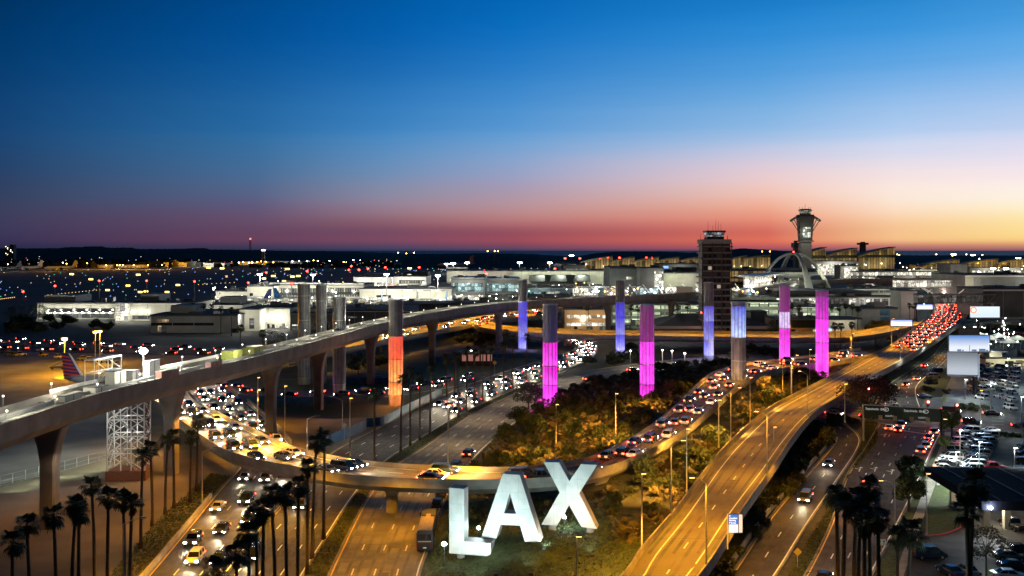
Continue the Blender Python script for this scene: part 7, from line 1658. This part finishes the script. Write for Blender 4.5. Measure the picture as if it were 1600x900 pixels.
for k in range(24):
    q = P(345 + k * 15.5 + R_.uniform(-4, 4), R_.uniform(473, 481), 0); t = thing('jet_bridge', 'pale jet bridge with a lit cab at the concourses, %s from the left' % ORD[k], 'jet bridge', (q.x, q.y, 0), R_.uniform(-.6, .6))
    MB().mat(greyw).box(-9, 4, -1.4, 1.4, 3.6, 6.4).build('tunnel', t); MB().mat(white).box(4.02, 8, -2, 2, 3.3, 6.8).build('cab', t); MB().mat(w_bright).box(-8.5, 3.5, -1.46, -1.41, 4.4, 5.6).build('window', t)
    for x in (-6, 5): MB().mat(dsteel).box(x - .5, x + .5, -.5, .5, 0, 3.59 if x < 0 else 3.29).build('leg', t)
for px in (590, 645, 690): q = P(px, 478, 0); airliner('white airliner nosed in at the beige concourse, %s of three' % ORD[(590, 645, 690).index(px)], Vector((q.x, q.y + 6, 0)), PI / 2 + .3, 1.0, mat('airliner_white', (.6, .6, .62), .4, .05, .3), (cblue, mat('tail_navy', (.02, .03, .10), .4, 0), cblue)[(590, 645, 690).index(px)])
point((-190 / 1.0 * .0 + (110 - CX) * 322 / F, 322, 9), (1, .9, .75), 1500)  # added light to brighten the striped tail, no fixture
for i in range(9): point(P(355 + i * 42, 480, 0) + Vector((0, 0, 16)), (1, .98, .78), 4200)

# ============================================================ FAR LIGHTS, MASTS, TOWN, HILLS
def rmast(px, yt, yb, red, lab, R=.9, col=None):
    Z = F * CH / (yb - HY); h = CH - (yt - HY) * Z / F
    t = thing('mast_lamp', lab, 'lamp mast', ((px - CX) * Z / F, Z, 0), 0, 'tall apron masts')
    MB().mat(conc).bar((0, 0, 0), (0, 0, h), .55, .4, 8).build('mast', t)
    rr_ = R * Z / 900
    if red: MB().mat(g_red).lathe([(rr_ * .4, 0), (rr_, rr_ * .5), (rr_, rr_), (rr_ * .4, rr_ * 1.5)], 8, (0, 0, h)).build('beacon', t)
    else:
        MB().mat(g_w2).box(-rr_ * 2.2, rr_ * 2.2, -.8, .8, h - .3, h + rr_ * .7).build('lamp', t); point(((px - CX) * Z / F, Z - 3, h - 1), (1, .98, .85), 16000, 1)
    MB().mat(dsteel).box(-rr_ * 1.6, rr_ * 1.6, -.5, .5, h - .9, h - .35).build('crossbar', t)
ms = [(36, 457, 467, 1), (86, 448, 465, 1), (155, 440, 472, 1), (229, 440, 476, 1), (304, 441, 466, 1), (354, 433, 452, 1), (388, 443, 452, 1), (406, 429, 472, 0), (416, 427, 441, 1), (456, 444, 474, 1), (489, 430, 452, 0), (480, 425, 440, 1), (498, 445, 466, 1), (549, 417, 433, 1), (545, 423, 434, 1), (561, 423, 433, 1), (575, 421, 433, 1), (604, 429, 476, 0), (602, 419, 432, 1), (613, 446, 470, 1), (655, 419, 430, 1), (684, 431, 474, 0), (698, 413, 428, 0), (708, 412, 426, 0), (722, 432, 452, 0), (730, 411, 424, 0), (757, 424, 440, 1), (760, 429, 442, 1), (783, 427, 440, 1), (812, 411, 425, 0), (859, 411, 428, 0), (883, 405, 420, 1), (906, 405, 420, 1), (893, 400, 414, 0), (929, 399, 415, 0), (938, 405, 418, 1), (950, 404, 418, 1), (968, 404, 420, 1), (963, 399, 412, 0), (997, 400, 414, 0), (1035, 398, 414, 0), (1061, 400, 415, 0), (1010, 404, 418, 1), (1019, 404, 418, 1), (867, 421, 436, 1), (897, 426, 445, 1), (1190, 395, 412, 0), (1203, 394, 412, 0), (1434, 401, 416, 0), (1463, 401, 416, 0), (1490, 398, 414, 0), (1520, 399, 414, 0), (1552, 420, 436, 0), (1572, 420, 436, 0), (1591, 404, 418, 0), (1360, 427, 445, 0), (1384, 426, 445, 0), (1412, 427, 445, 0), (1398, 405, 416, 0)]
ms.sort()
cr_ = cw_ = 0
for px, yt, yb, red in ms:
    if red: lab = 'pale mast with a red beacon over the airfield, %s from the left' % (ORD[cr_] if cr_ < 30 else 'one past the thirtieth'); cr_ += 1
    else: lab = 'tall mast with white flood lamps near the terminals, %s from the left' % (ORD[cw_] if cw_ < 30 else 'one past the thirtieth'); cw_ += 1
    rmast(px, yt, yb, red, lab)
# airfield lights: each its own fixture, one mesh per colour
def fix(m, r):
    return MB().mat(dsteel).bar((0, 0, 0), (0, 0, r), r * .3, n=5).mat(m).lathe([(r * .5, r), (r, r * 1.3), (r, r * 1.9), (r * .4, r * 2.3)], 6).mesh('airfield_light')
FX = {'blue': fix(glow('taxi_blue', (.25, .4, 1), 2.2), .8), 'white': fix(glow('runway_white', (1, .95, .8), 1.6), .75), 'amber': fix(glow('taxi_amber', (1, .6, .2), 2.2), .75), 'green': fix(glow('taxi_green', (.2, 1, .6), 1.2), .75), 'red': fix(glow('field_red', (1, .08, .05), 2.5), .75)}
GRPN = {k: ('small %s light standing in the dark airfield' % k, '%s lights scattered over the airfield' % k) for k in FX}
def flight(px, py, k):
    q = P(px, py, 0); o = put('airfield_light', FX[k], None, q); s = max(.6, q.y / 2000); o.scale = (s, s, s); tag(o, GRPN[k][0], 'airfield light', GRPN[k][1])
for i in range(200):
    px = R_.uniform(0, 700); py = 420 + R_.random() ** 1.3 * (46 if px < 330 else 18); flight(px, py, R_.choice(('blue', 'blue', 'white', 'white', 'amber', 'green')))
for i in range(66): flight(R_.uniform(540, 860), R_.uniform(410, 424), R_.choice(('amber', 'blue', 'blue', 'white', 'green', 'amber', 'red')))
for i in range(16): flight(75 + i * 5.4, 462 - i * .55, 'amber')
for i in range(8): flight(i * 3.2, 468.5 - i * .4, 'amber')
for i in range(9): flight(310 + i * 7, 445.5 - i * .4, 'amber')
sgm = MB().mat(dsteel).box(-2.2, 2.2, -.2, .2, 0, .4).mat(glow('airfield_sign_face', (1, .72, .15), 5)).box(-2.2, 2.2, -.22, .2, .41, 2.0).mesh('airfield_sign')
for i, (px, py) in enumerate(((112, 430), (142, 438), (168, 455), (200, 448), (219, 458), (228, 457), (261, 458), (278, 447), (326, 420), (427, 433), (413, 437), (457, 434), (466, 433), (449, 422), (444, 441), (451, 441), (640, 421), (347, 421), (216, 431))):
    q = P(px, py, 0); o = put('airfield_sign', sgm, None, q); s = max(1, q.y / 1100); o.scale = (s, s, s); tag(o, 'small glowing yellow taxiway sign on the dark airfield', 'airfield sign', 'yellow taxiway signs on the airfield')
# orange and white street lamps beyond the airfield
for px, py, c, pw in ((98, 411, 's', 1), (104, 412.5, 's', 1), (136, 412, 's', 2), (166, 415, 's', 1), (183, 415, 's', 1), (187, 414.5, 's', 1), (192, 414.5, 's', 1), (209, 415, 's', 1), (231, 415, 's', 1), (253, 414.5, 's', 1), (373, 411, 'w', 1), (380, 410, 'w', 1), (389, 411, 'w', 1), (394, 411, 'w', 1), (402, 410, 's', 1), (408, 409, 's', 1), (415, 409.5, 's', 1), (427, 410.5, 's', 1), (457, 409, 'w', 1), (467, 408, 'w', 0), (480, 408.5, 'w', 1), (490, 407.5, 's', 1), (497, 408, 'w', 0), (515, 408, 'w', 1), (537, 410, 's', 1), (541, 410, 's', 0), (552, 407, 'w', 1), (563, 407, 'w', 0), (12, 413, 'w', 0), (1191, 393.5, 's', 2), (1203, 393.5, 's', 1), (1402, 398, 's', 1), (1405, 399, 's', 1), (1463, 398, 's', 1), (1488, 400, 's', 1), (1510, 398, 's', 1), (1535, 399, 's', 1), (622, 395.5, 's', 1), (635, 396.5, 's', 1), (647, 395.5, 's', 1), (762, 393, 's', 1), (773, 393, 's', 1), (778, 393, 's', 1), (1500, 420, 'w', 1), (1530, 405, 'w', 1)):
    Z = 2500.0; q = D(px, py, Z); g = MATS['sodium_globe'] if c == 's' else g_w2
    t = thing('street_lamp', 'far %s street lamp beyond the airfield' % ('orange' if c == 's' else 'white'), 'street lamp', (q.x, q.y, 0), 0, 'far %s street lamps' % ('orange' if c == 's' else 'white'))
    MB().mat(dsteel).bar((0, 0, 0), (0, 0, max(3, q.z)), .3, n=5).build('pole', t)
    r = 1.25 if pw else .7; MB().mat(g).lathe([(r * .5, 0), (r, r * .5), (r, r), (r * .4, r * 1.5)], 8, (0, 0, max(3, q.z))).build('lamp', t)
    if pw and c == 's' and px < 260: point((q.x, q.y - 20, q.z), SOD, 45000, 1)
# dark town: roofs, tree tops and lit windows out to the horizon
rr = random.Random(3)
tb = MB().mat(mat('town_dark', (.02, .022, .02), .95, .3, .02))
for i in range(2600):
    Z = 2700 + (rr.random() ** 1.5) * 5200; px = rr.uniform(-250, 1850)
    if px > 600 and Z > 3300: continue
    if px > 860 and rr.random() < .55: continue
    X_ = (px - CX) * Z / F; w_, d_, h_ = rr.uniform(6, 22), rr.uniform(6, 20), rr.uniform(5, 13) * (1.4 if px < 340 else 1)
    a = rr.uniform(0, PI); M = Matrix.Translation((X_, Z, -1)) @ Matrix.Rotation(a, 4, 'Z')
    if rr.random() < .5: tb.box(-w_ / 2, w_ / 2, -d_ / 2, d_ / 2, 0, h_, M)
    else: tb.add([M @ Vector(v) for v in ((-w_ / 2, -d_ / 2, 0), (w_ / 2, -d_ / 2, 0), (w_ / 2, d_ / 2, 0), (-w_ / 2, d_ / 2, 0), (-w_ / 3, -d_ / 3, h_), (w_ / 3, -d_ / 3, h_ * .9), (w_ / 3, d_ / 3, h_), (-w_ / 3, d_ / 3, h_ * 1.1), (0, 0, h_ * 1.25))], [(0, 1, 5, 4), (1, 2, 6, 5), (2, 3, 7, 6), (3, 0, 4, 7), (4, 5, 8), (5, 6, 8), (6, 7, 8), (7, 4, 8)])
tag(tb.build('distant_town'), kind='stuff')
for nm, col, n, es in (('town_windows_white', (1, .93, .8), 170, 3), ('town_windows_amber', (1, .6, .22), 150, 3.5), ('town_windows_red', (1, .1, .06), 40, 5), ('town_windows_cool', (.6, .8, 1), 40, 3)):
    lb = MB().mat(glow(nm, col, es))
    for i in range(n):
        Z = rr.uniform(2600, 5200); px = rr.uniform(-200, 900) if rr.random() < .8 else rr.uniform(900, 1800); X_ = (px - CX) * Z / F; z = rr.uniform(4, 13) + (14 * rr.random() if px < 330 else 0); s_ = rr.uniform(.4, 1.0) * Z / 2600
        lb.box(X_ - s_, X_ + s_, Z, Z + 1, z, z + s_ * .9)
    tag(lb.build('distant_town'), kind='stuff')
def ridge(pts, Z, dep, m=None, jag=0, name='hills'):
    mb = MB().mat(m or MATS['town_dark']); q = []
    for (xa, ya), (xb, yb_) in zip(pts, pts[1:]):
        n = max(2, int(abs(xb - xa) / 2.5))
        for k in range(n): q.append((lerp(xa, xb, k / n), lerp(ya, yb_, k / n) + rr.uniform(-jag, jag)))
    q.append(pts[-1]); s = Z / F
    rings = []
    for x, y in q: z = CH - (y - HY) * s; X_ = (x - CX) * s; rings.append([Vector((X_, Z - dep, -2)), Vector((X_, Z - dep * .3, z * .75)), Vector((X_, Z, z)), Vector((X_, Z + dep, -2))])
    mb.loft(rings); return tag(mb.build(name), kind='structure')
ridge([(-300, 389), (0, 388), (90, 388), (108, 386), (128, 386), (133, 384.8), (160, 384.8), (166, 387), (205, 386.8), (212, 389), (285, 388.6), (300, 387.6), (320, 387.6), (330, 389.8), (400, 390.6), (450, 391.8), (545, 393), (600, 395), (660, 397)], 4200, 500, jag=.45)
ridge([(640, 397), (700, 396.5), (760, 395.5), (830, 397), (900, 401), (930, 396), (960, 393.3), (1030, 393.2), (1080, 395), (1140, 390), (1160, 387.8), (1188, 389.6), (1240, 393), (1300, 396), (1420, 399), (1700, 399)], 2900, 300, jag=.3)
t = thing('far_tower_block', 'far dark tower block with lit windows at the left horizon', 'building', D(15, 391, 3600)); t.location.z = 0
for x0_, x1_, h in ((-18, -2, 50), (0, 14, 66)): MB().mat(slate).box(x0_, x1_, 0, 20, 0, h).build('wall', t)
for i in range(8): x = R_.choice((-14, -8, 3, 9)); z = 30 + i * 4; MB().mat(glow('far_window', (1, .85, .5), 8)).box(x, x + 2, -.6, -.05, z, z + 1.8).build('window', t)
t = thing('far_tower', 'small lit tower on the horizon right of the red mast', 'tower', D(411, 391, 3300)); t.location.z = 0; MB().mat(slate).box(-4, 4, 0, 8, 0, 50).build('shaft', t); MB().mat(glow('far_window', (1, .85, .5), 8)).box(-5, 5, -.5, 8, 44, 48).build('cab', t)
print('objects', len(bpy.data.objects), 'lights', NL[0], 'cars', NCAR[0])
